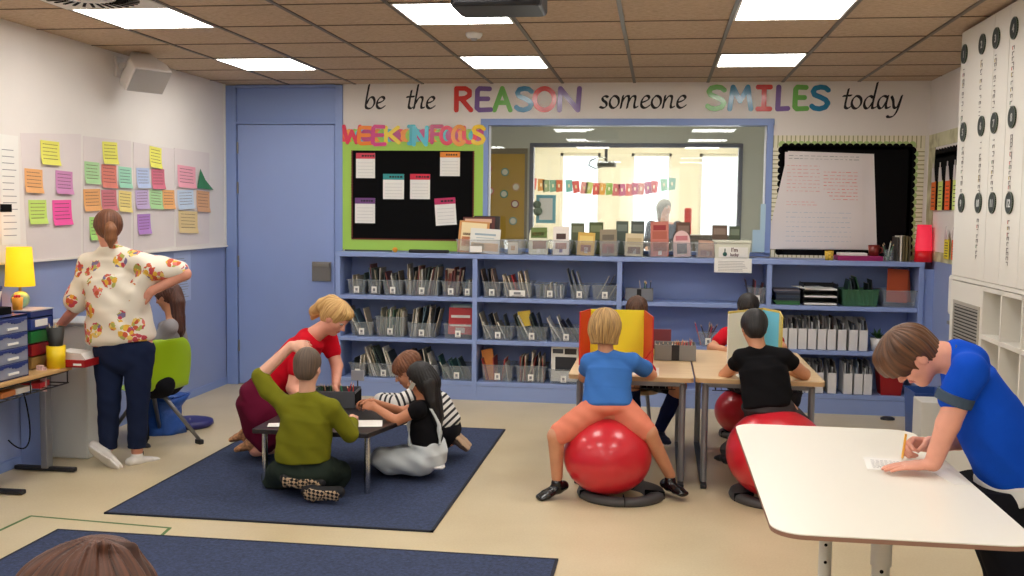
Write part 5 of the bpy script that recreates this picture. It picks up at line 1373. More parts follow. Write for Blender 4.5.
notes = [(40, 59, 141, 165, (232, 228, 70), 'yellow'), (24, 42, 169, 193, (238, 160, 80), 'orange'), (55, 72, 171, 194, (206, 120, 180), 'mauve'), (28, 46, 200, 224, (190, 226, 80), 'lime'), (52, 71, 200, 225, (250, 50, 150), 'hot pink'),
 (102, 117, 142, 164, (236, 228, 70), 'yellow'), (84, 99, 162, 184, (160, 214, 140), 'green'), (101, 116, 165, 188, (220, 104, 84), 'coral'), (118, 131, 167, 188, (140, 214, 180), 'mint'),
 (83, 100, 189, 211, (240, 170, 70), 'orange'), (101, 116, 190, 211, (206, 96, 110), 'rose'), (118, 131, 191, 212, (238, 214, 110), 'pale yellow'), (89, 103, 217, 240, (150, 216, 90), 'bright green'),
 (149, 161, 147, 168, (236, 232, 84), 'yellow'), (136, 149, 168, 188, (170, 190, 232), 'pale blue'), (151, 164, 169, 189, (206, 84, 110), 'crimson'), (135, 148, 190, 209, (186, 160, 210), 'lilac'), (149, 162, 190, 209, (140, 210, 120), 'green'), (162, 174, 190, 209, (226, 150, 90), 'orange'), (137, 150, 214, 234, (170, 110, 200), 'purple'),
 (177, 195, 166, 188, (240, 150, 170), 'pink'), (177, 193, 190, 209, (190, 214, 240), 'sky blue'), (196, 209, 191, 212, (214, 150, 100), 'brown-orange'), (178, 197, 211, 233, (232, 200, 130), 'tan')]
sheets = ['left chart sheet']*5+['middle chart sheet']*8+['chart sheet with seven notes']*7+['right-end chart sheet']*4
posn = ['at the top', 'at middle left', 'at middle right', 'at lower left', 'at lower right', 'at the top', 'first of the upper row', 'second of the upper row', 'third of the upper row', 'first of the lower row', 'second of the lower row', 'third of the lower row', 'near the teacher\'s hair',
 'at the top', 'first of the upper row', 'second of the upper row', 'first of the lower row', 'second of the lower row', 'third of the lower row', 'alone at the bottom', 'at upper left', 'at middle left', 'at middle right', 'at the bottom']
rn_ = random.Random(11)
for (a, b_, c, d, col, cn_), sh_, ps in zip(notes, sheets, posn):
    P0 = lw(a, (c+d)/2); P1 = lw(b_, (c+d)/2); z0 = lw((a+b_)/2, d).z; z1 = lw((a+b_)/2, c).z
    w_ = abs(P1.y-P0.y); h = z1-z0; cy_ = (P0.y+P1.y)/2
    rot = rn_.uniform(-.05, .05)
    t = thing('sticky_note', '%s sticky note %s of the %s' % (cn_, ps, sh_), 'sticky note', (LX+.0035, cy_, (z0+z1)/2), group='sticky notes on the left wall')
    T = wall_T(0, 0, 0, rot, nx=1, ny=0)
    # a curled lower edge: three bands
    col = tuple(int(v*.78+232*.22) for v in col)
    m = MB()
    zs = [h/2, h*.1, -h*.25, -h/2]; out = [.0005, .001, .004, .014]
    v = []
    for k in range(4): v += [(-w_/2, zs[k], out[k]), (w_/2, zs[k], out[k])]
    for k in range(4): v += [(-w_/2, zs[k], out[k]-.0006), (w_/2, zs[k], out[k]-.0006)]
    f = []
    for k in range(3): f += [(2*k, 2*k+2, 2*k+3, 2*k+1), (8+2*k, 8+2*k+1, 8+2*k+3, 8+2*k+2), (2*k, 8+2*k, 8+2*k+2, 2*k+2), (2*k+1, 2*k+3, 8+2*k+3, 8+2*k+1)]
    f += [(0, 1, 9, 8), (6, 14, 15, 7)]
    m.add(v, f, T=T); m.build('note', mat('note %s' % cn_, col, .75), t)
    m = MB()
    for k in range(5):
        u = -w_*.38
        zz = h*.34-k*h*.15; oo = .0012 if zz > h*.1 else (.0018 if zz > -h*.0 else .003)
        if zz < -h*.22: oo = .006
        while u < w_*.34: du = rn_.uniform(.008, .02); m.box(u, min(u+du, w_*.4), zz, zz+.0035, oo-.0012, oo+.0008, T=T); u += du+.006
    m.build('handwriting', mat('note ink', (110, 80, 80), .8), t)
# torn green paper at the far right chart and small items
t = MB(); 
P = [lw(199, 169), lw(204, 180), lw(211, 190), lw(196, 188)]; cc = sum(P, Vector())/4
t.add([(.012+.01*(i == 2), p.y-cc.y, p.z-cc.z) for i, p in enumerate(P)]+[(.010+.01*(i == 2), p.y-cc.y, p.z-cc.z) for i, p in enumerate(P)], [(0, 3, 2, 1), (4, 5, 6, 7), (0, 1, 5, 4), (1, 2, 6, 5), (2, 3, 7, 6), (3, 0, 4, 7)])
o = t.build('torn_paper', mat('dark green paper', (60, 130, 90), .8)); o.location = (LX+.002, cc.y, cc.z); tag(o, 'torn dark green paper triangle on the right-end chart', 'paper')
def lsheet(px0, px1, py0, py1, m_, name, label, cat, th=.002, rows=0):
    a = lw(px0, (py0+py1)/2); c = lw(px1, (py0+py1)/2); z0 = lw(px0, py1).z; z1 = lw(px0, py0).z
    xx = LX if z0 > WZ-.02 else XL
    o = MB().box(0, th, -abs(c.y-a.y)/2, abs(c.y-a.y)/2, 0, z1-z0).build(name, m_); o.location = (xx+.0005, (a.y+c.y)/2, z0); tag(o, label, cat)
    if rows:
        m = MB(); w_ = abs(c.y-a.y)
        for k in range(rows): m.box(th, th+.001, -w_*.38, w_*rn_.uniform(.1, .38), (z1-z0)*(.08+.84*k/rows), (z1-z0)*(.08+.84*k/rows)+.004)
        m.build('print', mat('faded print', (130, 130, 136), .7), o)
    return o
lsheet(0, 19, 134, 245, M_paper, 'paper_sheet', 'white paper at the far left edge of the left wall', 'paper', rows=14)
lsheet(0, 11, 204, 212, M_black, 'name_strip', 'small black strip at the left edge above the yellow lamp', 'strip', th=.005)
lsheet(175, 192, 253, 303, mat('pale blue sheet', (168, 184, 220), .7), 'notice_sheet', 'pale notice sheet on the blue wall behind the seated girl', 'notice', rows=16)
# ================================================================= seen through the interior window
YB = 2.45
def bsheet(px0, px1, py0, py1, y, m_, th=.01):
    a = at(px0, py1, y=y); c = at(px1, py0, y=y); return a, c, MB().box(a.x, c.x, y-th, y, a.z, c.z)
a, c, m = bsheet(484, 525, 155, 262, CY-.002, None); 
a, c, m = bsheet(486, 525, 154, 262, CY-.002, None)
o = m.build('pin_board', mat('mustard pin board', (176, 140, 44), .8, var=.05), origin=((a.x+c.x)/2, CY, a.z)); tag(o, 'mustard pin board with ring stickers seen through the interior window', 'pin board')
MB().box(a.x-.03, c.x+.03, CY-.006, CY-.0015, a.z-.03, c.z+.06).build('frame', mat('brown-grey board frame', (120, 112, 92), .7), o).location = Vector((0, 0, 0))-Vector(o.location)
for i, (px, py, col, nm) in enumerate([(488, 169, (160, 70, 60), 'dark red'), (505, 172, (90, 140, 130), 'teal'), (490, 191, (200, 110, 90), 'salmon'), (516, 187, (190, 150, 110), 'tan'), (504, 194, (60, 140, 120), 'green'), (515, 204, (130, 40, 40), 'maroon'), (513, 221, (110, 150, 140), 'grey-green')]):
    p = at(px, py, y=CY-.013)
    q = MB().lathe([(.032, 0), (.045, 0), (.045, .004), (.032, .004), (.032, 0)], T=Matrix.Rotation(PI/2, 4, 'X'), n=20).build('ring_sticker', mat('ring %s' % nm, col, .6)); q.location = (p.x, CY-.0125, p.z)
    MB().cyl((0, -.001, 0), (0, -.003, 0), .032).build('centre', mat('pale centre', (214, 210, 190), .7), q)
    tag(q, nm+' ring sticker on the mustard pin board', 'sticker', 'ring stickers on the pin board')
# blue-bordered notice on the inner glass
a, c, m = bsheet(536, 556, 195, 223, CY+.03, None, .004)
o = m.build('framed_notice', mat('turquoise border', (120, 190, 206), .6), origin=((a.x+c.x)/2, CY, a.z)); tag(o, 'turquoise-bordered notice on the inner glass', 'notice')
w_ = c.x-a.x; MB().box(a.x+.035, c.x-.035, CY+.024, CY+.027, a.z+.035, c.z-.035).build('sheet', M_paper, o).location = -Vector(o.location)
q = MB(); q.sphere((a.x+.01, CY+.02, a.z+.2), .045).sphere((a.x+.02, CY+.02, a.z+.13), .05); q.build('figure_shape', mat('grey-green cut-out', (110, 130, 110), .8), o).location = -Vector(o.location)
# bunting flags across the twin classroom
FYb = 5.6; fl = [(533, 184), (541, 185), (546, 186), (553, 186), (559, 186), (569, 186), (576, 187), (584, 188), (589, 188), (596, 189), (602, 189), (609, 189), (616, 190), (622, 190), (629, 190), (635, 189), (641, 189), (648, 188), (654, 187), (664, 185), (672, 184)]
fc = [(230, 110, 110), (220, 150, 60), (150, 170, 130), (120, 170, 150), (220, 110, 70), (120, 190, 190), (220, 80, 80), (232, 150, 150), (200, 210, 110), (230, 90, 80), (240, 170, 60), (150, 190, 90), (220, 110, 120), (200, 60, 120), (230, 90, 60), (210, 50, 90), (226, 130, 110), (200, 70, 120), (226, 70, 60), (160, 210, 180), (140, 190, 170)]
fn = ordn+['eleventh', 'twelfth', 'thirteenth', 'fourteenth', 'fifteenth', 'sixteenth', 'seventeenth', 'eighteenth', 'nineteenth', 'twentieth', 'last']
for i, ((px, py), col) in enumerate(zip(fl, fc)):
    p = at(px, py, y=FYb)
    m = MB().prism([(-.045, -.085), (.046, -.075), (.05, .08), (-.045, .085)], 0, .003, T=Matrix.Rotation(PI/2, 4, 'X')).box(-.012, .012, -.004, -.003, -.02, .025, 1)
    o = m.build('bunting_flag', [mat('flag %d' % i, col, .7), mat('flag pale', (240, 226, 190), .7)]); o.location = p; o.rotation_euler = (0, rn_.uniform(-.15, .15), 0)
    tag(o, '%s bunting flag from the left, across the twin classroom windows' % (fn[i] if i else 'leftmost'), 'bunting flag', 'bunting flags in the twin classroom')
m = MB().tube([Vector((X0, FYb, 2.3))]+[at(px, py-7, y=FYb+.003) for px, py in fl]+[Vector((X1, FYb, 2.3))], .003, n=5); tag(m.build('bunting_string', M_paper), 'thin string holding the bunting in the twin classroom', 'string')
# projector hanging in the twin classroom
p = at(606, 163, y=4.6)
t = thing('projector', 'dark projector hanging in the twin classroom behind the glass', 'projector', (p.x, 4.6, p.z))
MB().rbox(-.11, .13, -.12, .12, -.05, .02, .04).build('body', mat('projector grey', (70, 74, 72), .5), t, bevel=.01)
MB().cyl((0, 0, .02), (0, 0, 2.75-p.z), .02).build('mount_pole', M_dark, t)
MB().tube([(-.2, 0, .03), (-.22, 0, -.03), (-.14, 0, -.07), (-.05, 0, -.05)], .008).tube([(-.2, 0, .03), (-.08, 0, .08), (0, 0, .05)], .008).build('bracket', M_dark, t)
# furniture silhouettes of the twin classroom
for (px0, px1, pyt, y, col, nm, lab) in [(690, 741, 235, 5.0, (92, 84, 76), 'low_cabinet', 'low brown cabinet in the twin classroom'), (560, 640, 240, 5.2, (130, 120, 104), 'low_cabinet', 'low tan cabinet behind the inner glass')]:
    a = at(px0, pyt, y=y); c = at(px1, pyt, y=y)
    o = MB().box(a.x, c.x, y, y+.4, 0, a.z).build(nm, mat('far cabinet %d' % col[0], col, .6), origin=((a.x+c.x)/2, y, 0), bevel=.01); tag(o, lab, 'cabinet')
p = at(678, 215, y=5.3)
t = thing('red_chair', 'red chair back beside the grey-haired person behind the glass', 'chair', (at(688, 215, y=5.9).x, 5.9, 0))
MB().box(-.05, .05, -.02, .02, 1.0, at(688, 208, y=5.9).z).build('backrest', mat('far red', (214, 60, 60), .6), t, bevel=.02)
MB().box(-.2, .2, -.2, .2, .42, .46).build('seat', mat('far red', (214, 60, 60)), t, bevel=.01)
for sx in (-.17, .17):
    for sy in (-.17, .17): MB().cyl((sx, sy, 0), (sx, sy, .42), .014, n=8).build('leg', M_grey, t)
MB().box(-.02, .02, .0, .03, .44, 1.05).build('upright', M_grey, t)
# ================================================================= people: smooth blended surfaces
def V(*a): return np.array(a, dtype=np.float32)
def nrm(v): v = np.asarray(v, float); return v/max(1e-9, np.linalg.norm(v))
class Field:
    """a signed field made of blended shapes, meshed into one continuous surface"""
    def __init__(s, sh=1.): s.p = []; s.cut = []; s.sh = sh
    def add(s, fn, lo, hi, k, mi): s.p.append((fn, np.asarray(lo, float), np.asarray(hi, float), k, mi)); return s
    def cone(s, a, b, ra, rb, k=.02, mi=0):
        a = np.asarray(a, np.float32); b = np.asarray(b, np.float32); d = b-a; L2 = max(1e-9, float(d@d))
        def fn(X, Y, Z):
            px, py, pz = X-a[0], Y-a[1], Z-a[2]
            t = np.clip((px*d[0]+py*d[1]+pz*d[2])/L2, 0, 1)
            return np.sqrt((px-t*d[0])**2+(py-t*d[1])**2+(pz-t*d[2])**2)-(ra+(rb-ra)*t)
        r = max(ra, rb); return s.add(fn, np.minimum(a, b)-r, np.maximum(a, b)+r, k, mi)
    def chain(s, pts, rs, k=.02, mi=0):
        for i in range(len(pts)-1): s.cone(pts[i], pts[i+1], rs[i], rs[i+1], k if i == 0 else k*.6, mi)
        return s
    def ell(s, c, r, R=None, k=.02, mi=0):
        c = np.asarray(c, np.float32); r = np.asarray(r, np.float32); R_ = np.eye(3, dtype=np.float32) if R is None else np.asarray(R, np.float32)
        mn = float(min(r))
        def fn(X, Y, Z):
            px, py, pz = X-c[0], Y-c[1], Z-c[2]
            a = (px*R_[0, 0]+py*R_[0, 1]+pz*R_[0, 2])/r[0]; b_ = (px*R_[1, 0]+py*R_[1, 1]+pz*R_[1, 2])/r[1]; d = (px*R_[2, 0]+py*R_[2, 1]+pz*R_[2, 2])/r[2]
            q = np.sqrt(a*a+b_*b_+d*d); g = np.sqrt((a/r[0])**2+(b_/r[1])**2+(d/r[2])**2)
            return q*(q-1)/np.maximum(g, 1e-6)
        m = float(max(r)); return s.add(fn, c-m, c+m, k, mi)
    def loft(s, st, k=.02, mi=0, cap=1., pw=2.):
        """st: list of (centre, side vector, half width, half depth)"""
        for i in range(len(st)-1):
            (c0, s0, w0, n0), (c1, s1, w1, n1) = st[i], st[i+1]; w0, n0, w1, n1 = w0*s.sh, n0*s.sh, w1*s.sh, n1*s.sh
            c0 = np.asarray(c0, np.float32); c1 = np.asarray(c1, np.float32); s0 = nrm(s0).astype(np.float32); s1 = nrm(s1).astype(np.float32)
            d = c1-c0; L2 = float(d@d); ax = d/math.sqrt(L2)
            def fn(X, Y, Z, c0=c0, d=d, L2=L2, ax=ax, s0=s0, s1=s1, w0=w0, w1=w1, n0=n0, n1=n1):
                px, py, pz = X-c0[0], Y-c0[1], Z-c0[2]
                t = np.clip((px*d[0]+py*d[1]+pz*d[2])/L2, 0, 1)
                rx, ry, rz = px-t*d[0], py-t*d[1], pz-t*d[2]
                a = rx*ax[0]+ry*ax[1]+rz*ax[2]
                sx, sy, sz = [s0[j]+(s1[j]-s0[j])*t for j in range(3)]
                q = sx*ax[0]+sy*ax[1]+sz*ax[2]; sx, sy, sz = sx-q*ax[0], sy-q*ax[1], sz-q*ax[2]
                l = np.sqrt(sx*sx+sy*sy+sz*sz)+1e-6
                u = (rx*sx+ry*sy+rz*sz)/l; n2 = np.maximum(rx*rx+ry*ry+rz*rz-a*a-u*u, 0)
                w = w0+(w1-w0)*t; n = n0+(n1-n0)*t; m = np.minimum(w, n)
                e = (np.abs(u/w)**pw+(n2/n**2)**(pw/2)+np.abs(a/(m*cap))**pw)**(1/pw)
                return (e-1)*m
            r = max(w0, w1, n0, n1)
            s.add(fn, np.minimum(c0, c1)-r, np.maximum(c0, c1)+r, k if i == 0 else .004, mi)
        return s
    def cutplane(s, p, n):
        """remove everything on the side the normal points to"""
        s.cut.append(('P', np.asarray(p, np.float32), nrm(n).astype(np.float32))); return s
    def cutell(s, c, r, R=None, k=.01):
        s.cut.append(('E', np.asarray(c, np.float32), np.asarray(r, np.float32), np.eye(3) if R is None else R, k)); return s
    def mesh(s, name, mats, parent=None, origin=(0, 0, 0), vox=.006, disp=None, attr=None):
        lo = np.min([p[1] for p in s.p], 0)-3*vox; hi = np.max([p[2] for p in s.p], 0)+3*vox
        n = np.ceil((hi-lo)/vox).astype(int)+1
        ax = [lo[i]+vox*np.arange(n[i]) for i in range(3)]
        D = np.full(n, .2, np.float32); MI = np.zeros(n, np.uint8); best = np.full(n, 9., np.float32)
        for fn, l, h, k, mi in s.p:
            pad = k+3*vox
            i0 = np.maximum(0, np.floor((l-pad-lo)/vox).astype(int)); i1 = np.minimum(n, np.ceil((h+pad-lo)/vox).astype(int)+1)
            sl = tuple(slice(a, b_) for a, b_ in zip(i0, i1))
            X = ax[0][sl[0]].astype(np.float32)[:, None, None]; Y = ax[1][sl[1]].astype(np.float32)[None, :, None]; Z = ax[2][sl[2]].astype(np.float32)[None, None, :]
            d = fn(X, Y, Z).astype(np.float32); v = D[sl]
            if k > 0:
                hh = np.clip(.5+.5*(v-d)/k, 0, 1); nv = v+(d-v)*hh-k*hh*(1-hh)
            else: nv = np.minimum(v, d)
            D[sl] = nv
            bb = best[sl]; mk = d < bb; bb[mk] = d[mk]; MI[sl][mk] = mi
        X = ax[0].astype(np.float32)[:, None, None]; Y = ax[1].astype(np.float32)[None, :, None]; Z = ax[2].astype(np.float32)[None, None, :]
        for c in s.cut:
            if c[0] == 'P':
                _, p, nn = c; d = (X-p[0])*nn[0]+(Y-p[1])*nn[1]+(Z-p[2])*nn[2]; D = np.maximum(D, d)
            else:
                _, p, r, R_, k = c; px, py, pz = X-p[0], Y-p[1], Z-p[2]
                a = (px*R_[0][0]+py*R_[0][1]+pz*R_[0][2])/r[0]; b_ = (px*R_[1][0]+py*R_[1][1]+pz*R_[1][2])/r[1]; e = (px*R_[2][0]+py*R_[2][1]+pz*R_[2][2])/r[2]
                d = -(np.sqrt(a*a+b_*b_+e*e)-1)*min(r); hh = np.clip(.5+.5*(d-D)/k, 0, 1); D = D+(d-D)*hh+k*hh*(1-hh)
        if disp is not None: D = D+disp(X, Y, Z).astype(np.float32)
        D[0], D[-1], D[:, 0], D[:, -1], D[:, :, 0], D[:, :, -1] = (.1,)*6
        # surface nets
        sg = D < 0
        c = sum(sg[i:n[0]-1+i, j:n[1]-1+j, k:n[2]-1+k].astype(np.uint8) for i in (0, 1) for j in (0, 1) for k in (0, 1))
        act = np.argwhere((c > 0) & (c < 8))
        idx = np.full(c.shape, -1, np.int32); idx[tuple(act.T)] = np.arange(len(act))
        acc = np.zeros((len(act), 3)); cnt = np.zeros(len(act))
        for a0 in ((0,0,0),(1,0,0),(0,1,0),(0,0,1),(1,1,0),(1,0,1),(0,1,1),(1,1,1)):
            for axx in range(3):
                if a0[axx]: continue
                b0 = list(a0); b0[axx] = 1
                va = D[tuple((act+a0).T)]; vb = D[tuple((act+b0).T)]; m = (va < 0) != (vb < 0)
                t = np.where(m, va/(va-vb+1e-12), 0)
                p = np.tile(np.array(a0, float), (len(act), 1)); p[:, axx] = t
                acc[m] += p[m]; cnt[m] += 1
        P = (act+acc/np.maximum(cnt, 1)[:, None])*vox+lo-np.asarray(origin, float)
        F_ = []
        for axx in range(3):
            o1, o2 = [(1, 2), (2, 0), (0, 1)][axx]
            sa = [slice(1, -1)]*3; sa[axx] = slice(0, n[axx]-1); sb = list(sa); sb[axx] = slice(1, n[axx])
            A = sg[tuple(sa)]; B = sg[tuple(sb)]; e = np.argwhere(A != B); ins = A[tuple(e.T)]
            off = np.ones(3, int); off[axx] = 0; e = e+off
            q = []
            for da, db in ((0, 0), (1, 0), (1, 1), (0, 1)):
                w = e.copy(); w[:, o1] -= da; w[:, o2] -= db; q.append(idx[tuple(w.T)])
            q = np.stack(q, 1); q[~ins] = q[~ins][:, ::-1]; F_.append(q)
        F_ = np.concatenate(F_); F_ = F_[(F_ >= 0).all(1)]
        me = bpy.data.meshes.new(name); me.vertices.add(len(P)); me.vertices.foreach_set('co', P.astype(np.float32).ravel())
        me.loops.add(F_.size); me.loops.foreach_set('vertex_index', F_.ravel().astype(np.int32)); me.polygons.add(len(F_))
        me.polygons.foreach_set('loop_start', np.arange(0, F_.size, 4, dtype=np.int32)); me.polygons.foreach_set('loop_total', np.full(len(F_), 4, np.int32))
        me.polygons.foreach_set('use_smooth', np.ones(len(F_), bool))
        for m in mats: me.materials.append(m)
        if len(mats) > 1:
            vm = MI[tuple(act.T)]; me.polygons.foreach_set('material_index', vm[F_[:, 0]].astype(np.int32))
        me.update(calc_edges=True)
        if attr is not None:
            at_ = me.attributes.new('along', 'FLOAT', 'POINT'); at_.data.foreach_set('value', attr(P+np.asarray(origin, float)).astype(np.float32))
        ob = bpy.data.objects.new(name, me); COL.objects.link(ob)
        if parent is not None: ob.parent = parent; ob.location = (0, 0, 0)
        else: ob.location = origin
        return ob

def wrinkle(amp, f=1., seed=0):
    def fn(X, Y, Z):
        s = seed*1.7
        return amp*(np.sin(38*f*X+17*f*Z+3*np.sin(11*f*Y+s)+s)*.5+np.sin(31*f*Y-26*f*Z+2.5*np.sin(13*f*X+s)+2*s)*.5+.4*np.sin(61*f*Z+40*f*X+2*np.sin(23*f*Y)))
    return fn
def hairdisp(c, up, fwd, amp, fr=26, seed=0):
    c = np.asarray(c, float); up = nrm(up); fwd = nrm(fwd); rt = np.cross(fwd, up)
    def fn(X, Y, Z):
        px, py, pz = X-c[0], Y-c[1], Z-c[2]
        u = px*rt[0]+py*rt[1]+pz*rt[2]; v = px*fwd[0]+py*fwd[1]+pz*fwd[2]; w = px*up[0]+py*up[1]+pz*up[2]
        th = np.arctan2(u, -(v+.02))
        pole = np.clip(np.sqrt(u*u+v*v)/.06, 0, 1)**1.5
        return pole*amp*(np.sin(fr*th+seed+1.8*np.sin(16*w+seed))*.6+np.sin(fr*1.9*th-9*w+seed*2)*.35+.35*np.sin(5*th+24*w+seed))
    return fn
SKIN = {'fair': (226, 172, 146), 'tan': (206, 146, 112), 'warm': (190, 126, 92), 'pink': (224, 158, 134)}
def skin(k):
    m = mat('skin '+k, SKIN[k], .5, var=.06, vscale=18)
    m.node_tree.nodes['Principled BSDF'].inputs['Subsurface Weight'].default_value = .0
    return m
M_lip = mat('lips', (186, 100, 92), .45); M_eye = mat('eye white', (232, 228, 222), .2); M_iris = mat('dark iris', (50, 34, 26), .15)
def hairmat(name, dark, light):
    m = mat(name, dark, .55)
    nt, b, N, L = nodes_of(m)
    if 'hr' in m: return m
    m['hr'] = 1
    tc = N('ShaderNodeTexCoord'); at_ = N('ShaderNodeAttribute'); at_.attribute_name = 'along'; sx_ = N('ShaderNodeSeparateXYZ'); cb_ = N('ShaderNodeCombineXYZ')
    mu_ = N('ShaderNodeMath'); mu_.operation = 'MULTIPLY'; mu_.inputs[1].default_value = 11; L(at_.outputs['Fac'], mu_.inputs[0]); L(tc.outputs['Object'], sx_.inputs[0])
    mz_ = N('ShaderNodeMath'); mz_.operation = 'MULTIPLY'; mz_.inputs[1].default_value = 9; L(sx_.outputs['Z'], mz_.inputs[0]); L(mu_.outputs[0], cb_.inputs['X']); L(mz_.outputs[0], cb_.inputs['Y'])
    n1 = N('ShaderNodeTexNoise'); n1.inputs['Scale'].default_value = 1.0; n1.inputs['Detail'].default_value = 4; n1.inputs['Distortion'].default_value = .3
    L(cb_.outputs[0], n1.inputs['Vector']); r = ramp(nt, [(.28, dark), (.78, light)])
    L(n1.outputs['Fac'], r.inputs[0]); L(r.outputs[0], b.inputs['Base Color'])
    bp = N('ShaderNodeBump'); bp.inputs['Strength'].default_value = .2; bp.inputs['Distance'].default_value = .01; L(n1.outputs['Fac'], bp.inputs['Height']); L(bp.outputs[0], b.inputs['Normal'])
    return m
def clothmat(name, c, rough=.9, var=.06):
    return mat(name, c, rough, var=var, vscale=10, bump=.15, bscale=300, spec=.15)

def frame(fwd, up):
    f = nrm(fwd); u = np.asarray(up, float); u = nrm(u-f*(u@f)); r = np.cross(f, u)
    return np.array([r, f, u])       # rows: right, forward, up
def head(F, c, fwd, up, hs, skin_k=.012, ears=True, wid=1.):
    """adds a head of height hs centred at c; mats: 0 skin 1 lips 2 eye white 3 iris 4 brow"""
    R = frame(fwd, up); c = np.asarray(c, float)
    def L(x, y, z): return c+hs*(R[0]*x*wid+R[1]*y+R[2]*z)
    F.ell(L(0, -.06, .12), (.315*hs*wid, .39*hs, .37*hs), R, .01)
    F.ell(L(0, .07, -.10), (.27*hs*wid, .27*hs, .37*hs), R, .03*hs*3)
    F.ell(L(0, .17, -.37), (.13*hs, .13*hs, .12*hs), R, .06*hs)
    for sx in (-1, 1):
        F.ell(L(.15*sx, .20, -.10), (.11*hs, .11*hs, .12*hs), R, .05*hs)
        if ears: F.ell(L(.31*sx, -.02, -.05), (.035*hs, .075*hs, .12*hs), R, .015*hs)
    F.ell(L(0, .28, .10), (.2*hs, .07*hs, .045*hs), R, .04*hs)
    F.cone(L(0, .32, .04), L(0, .405, -.11), .03*hs, .05*hs, .03*hs)
    for sx in (-1, 1): F.ell(L(.045*sx, .36, -.13), (.035*hs, .035*hs, .028*hs), R, .02*hs)
    F.ell(L(0, .315, -.245), (.085*hs, .04*hs, .035*hs), R, .012*hs, 1)
    for sx in (-1, 1):
        F.ell(L(.125*sx, .285, .015), (.052*hs, .04*hs, .032*hs), R, .004*hs, 2)
        F.ell(L(.125*sx, .315, .012), (.024*hs, .018*hs, .026*hs), R, .002*hs, 3)
        F.ell(L(.125*sx, .305, .105), (.07*hs, .03*hs, .014*hs), R, .006*hs, 4)
    return L, R
def hand(F, wr, d, n, L, side, curl=(.5, .5, .5, .5), thumb=.5, k=.006, spread=.12, mi=0, grip=False):
    """wr wrist, d direction of fingers, n palm normal (way the palm faces), side +1: thumb on the d x n side"""
    keep = F.sh; F.sh = 1.
    d = nrm(d); n = np.asarray(n, float); n = nrm(n-d*(n@d)); s = np.cross(d, n)*side; wr = np.asarray(wr, float)
    pl = .50*L
    F.loft([(wr, s, .17*L, .11*L), (wr+d*pl*.5, s, .22*L, .095*L), (wr+d*pl*.95, s, .225*L, .08*L)], k*2, mi)
    fl = [.43, .47, .44, .35]; rr = [.052, .055, .052, .046]
    for i in range(4):
        off = (.17-.113*i)*L
        b0 = wr+d*pl*.93+s*off
        dirn = nrm(d+s*spread*(1.5-i)*.5)
        c = curl[i]; p = b0; r = rr[i]*L; ang = 0
        pts = [p-d*.12*L, p]; rs = [r, r*1.05]
        for j, q in enumerate((.45, .3, .25)):
            ang += c*(.9 if j == 0 else 1.0)
            dd = dirn*math.cos(ang)+n*math.sin(ang); p = p+dd*fl[i]*L*q; pts.append(p); rs.append(r*(1-.12*(j+1)))
        F.chain(pts, rs, k*.5, mi)
    tb = wr+d*pl*.22+s*.17*L
    td = nrm(d*.75+s*(.75-.5*thumb)+n*(.25+.5*thumb))
    p1 = tb+td*.2*L; td2 = nrm(td+n*.35*thumb-s*.35*thumb+d*.2); p2 = p1+td2*.17*L; p3 = p2+nrm(td2+d*.2)*.13*L
    F.chain([tb, p1, p2, p3], [.085*L, .066*L, .056*L, .046*L], k, mi); F.sh = keep
def yoke(C, nk, sL, sR, r=.05, rn=.052):
    n = np.asarray(nk, float)+V(0, 0, -.045)
    C.chain([sL, n, sR], [r, rn, r], .03)
def shoe(F, ank, toe_dir, up, L, w=.036, mi=0, hgt=.05):
    a = np.asarray(ank, float); t = nrm(toe_dir); u = np.asarray(up, float); u = nrm(u-t*(u@t)); s = np.cross(t, u)
    b = a-u*hgt*.6
    F.loft([(b-t*L*.22, s, w*.82, hgt*.55), (b+t*L*.12, s, w*.9, hgt*.5), (b+t*L*.42-u*hgt*.12, s, w*1.1, hgt*.42), (b+t*L*.66-u*hgt*.2, s, w*.95, hgt*.3)], .01, mi)
    F.cone(a, b, w*.85, w*.85, .015, mi)
def sole(F, ank, toe_dir, up, L, w=.036, mi=0, hgt=.05):
    a = np.asarray(ank, float); t = nrm(toe_dir); u = np.asarray(up, float); u = nrm(u-t*(u@t)); s = np.cross(t, u)
    b = a-u*hgt*1.12
    F.loft([(b-t*L*.22, s, w*.9, .008), (b+t*L*.12, s, w*.9, .008), (b+t*L*.42, s, w*1.2, .008), (b+t*L*.69, s, w*.9, .008)], .006, mi)
def tail(pts, rs, m, parent, O, vox=.005, name='ponytail', amp=.004, side=None):
    H = Field()
    if side is None: H.chain(pts, rs, .01)
    else: H.loft([(p, side, w, n_) for p, (w, n_) in zip(pts, rs)], .01)
    c = np.mean(np.asarray(pts, float), 0)
    return H.mesh(name, [m], parent, O, vox, hairdisp(c, (0, 0, 1), (0, 1, 0), amp, fr=9), lambda P: np.arctan2(P[:, 0]-c[0], c[1]-P[:, 1]))
def J(px, py, y): return np.array(at(px, py, y=y))
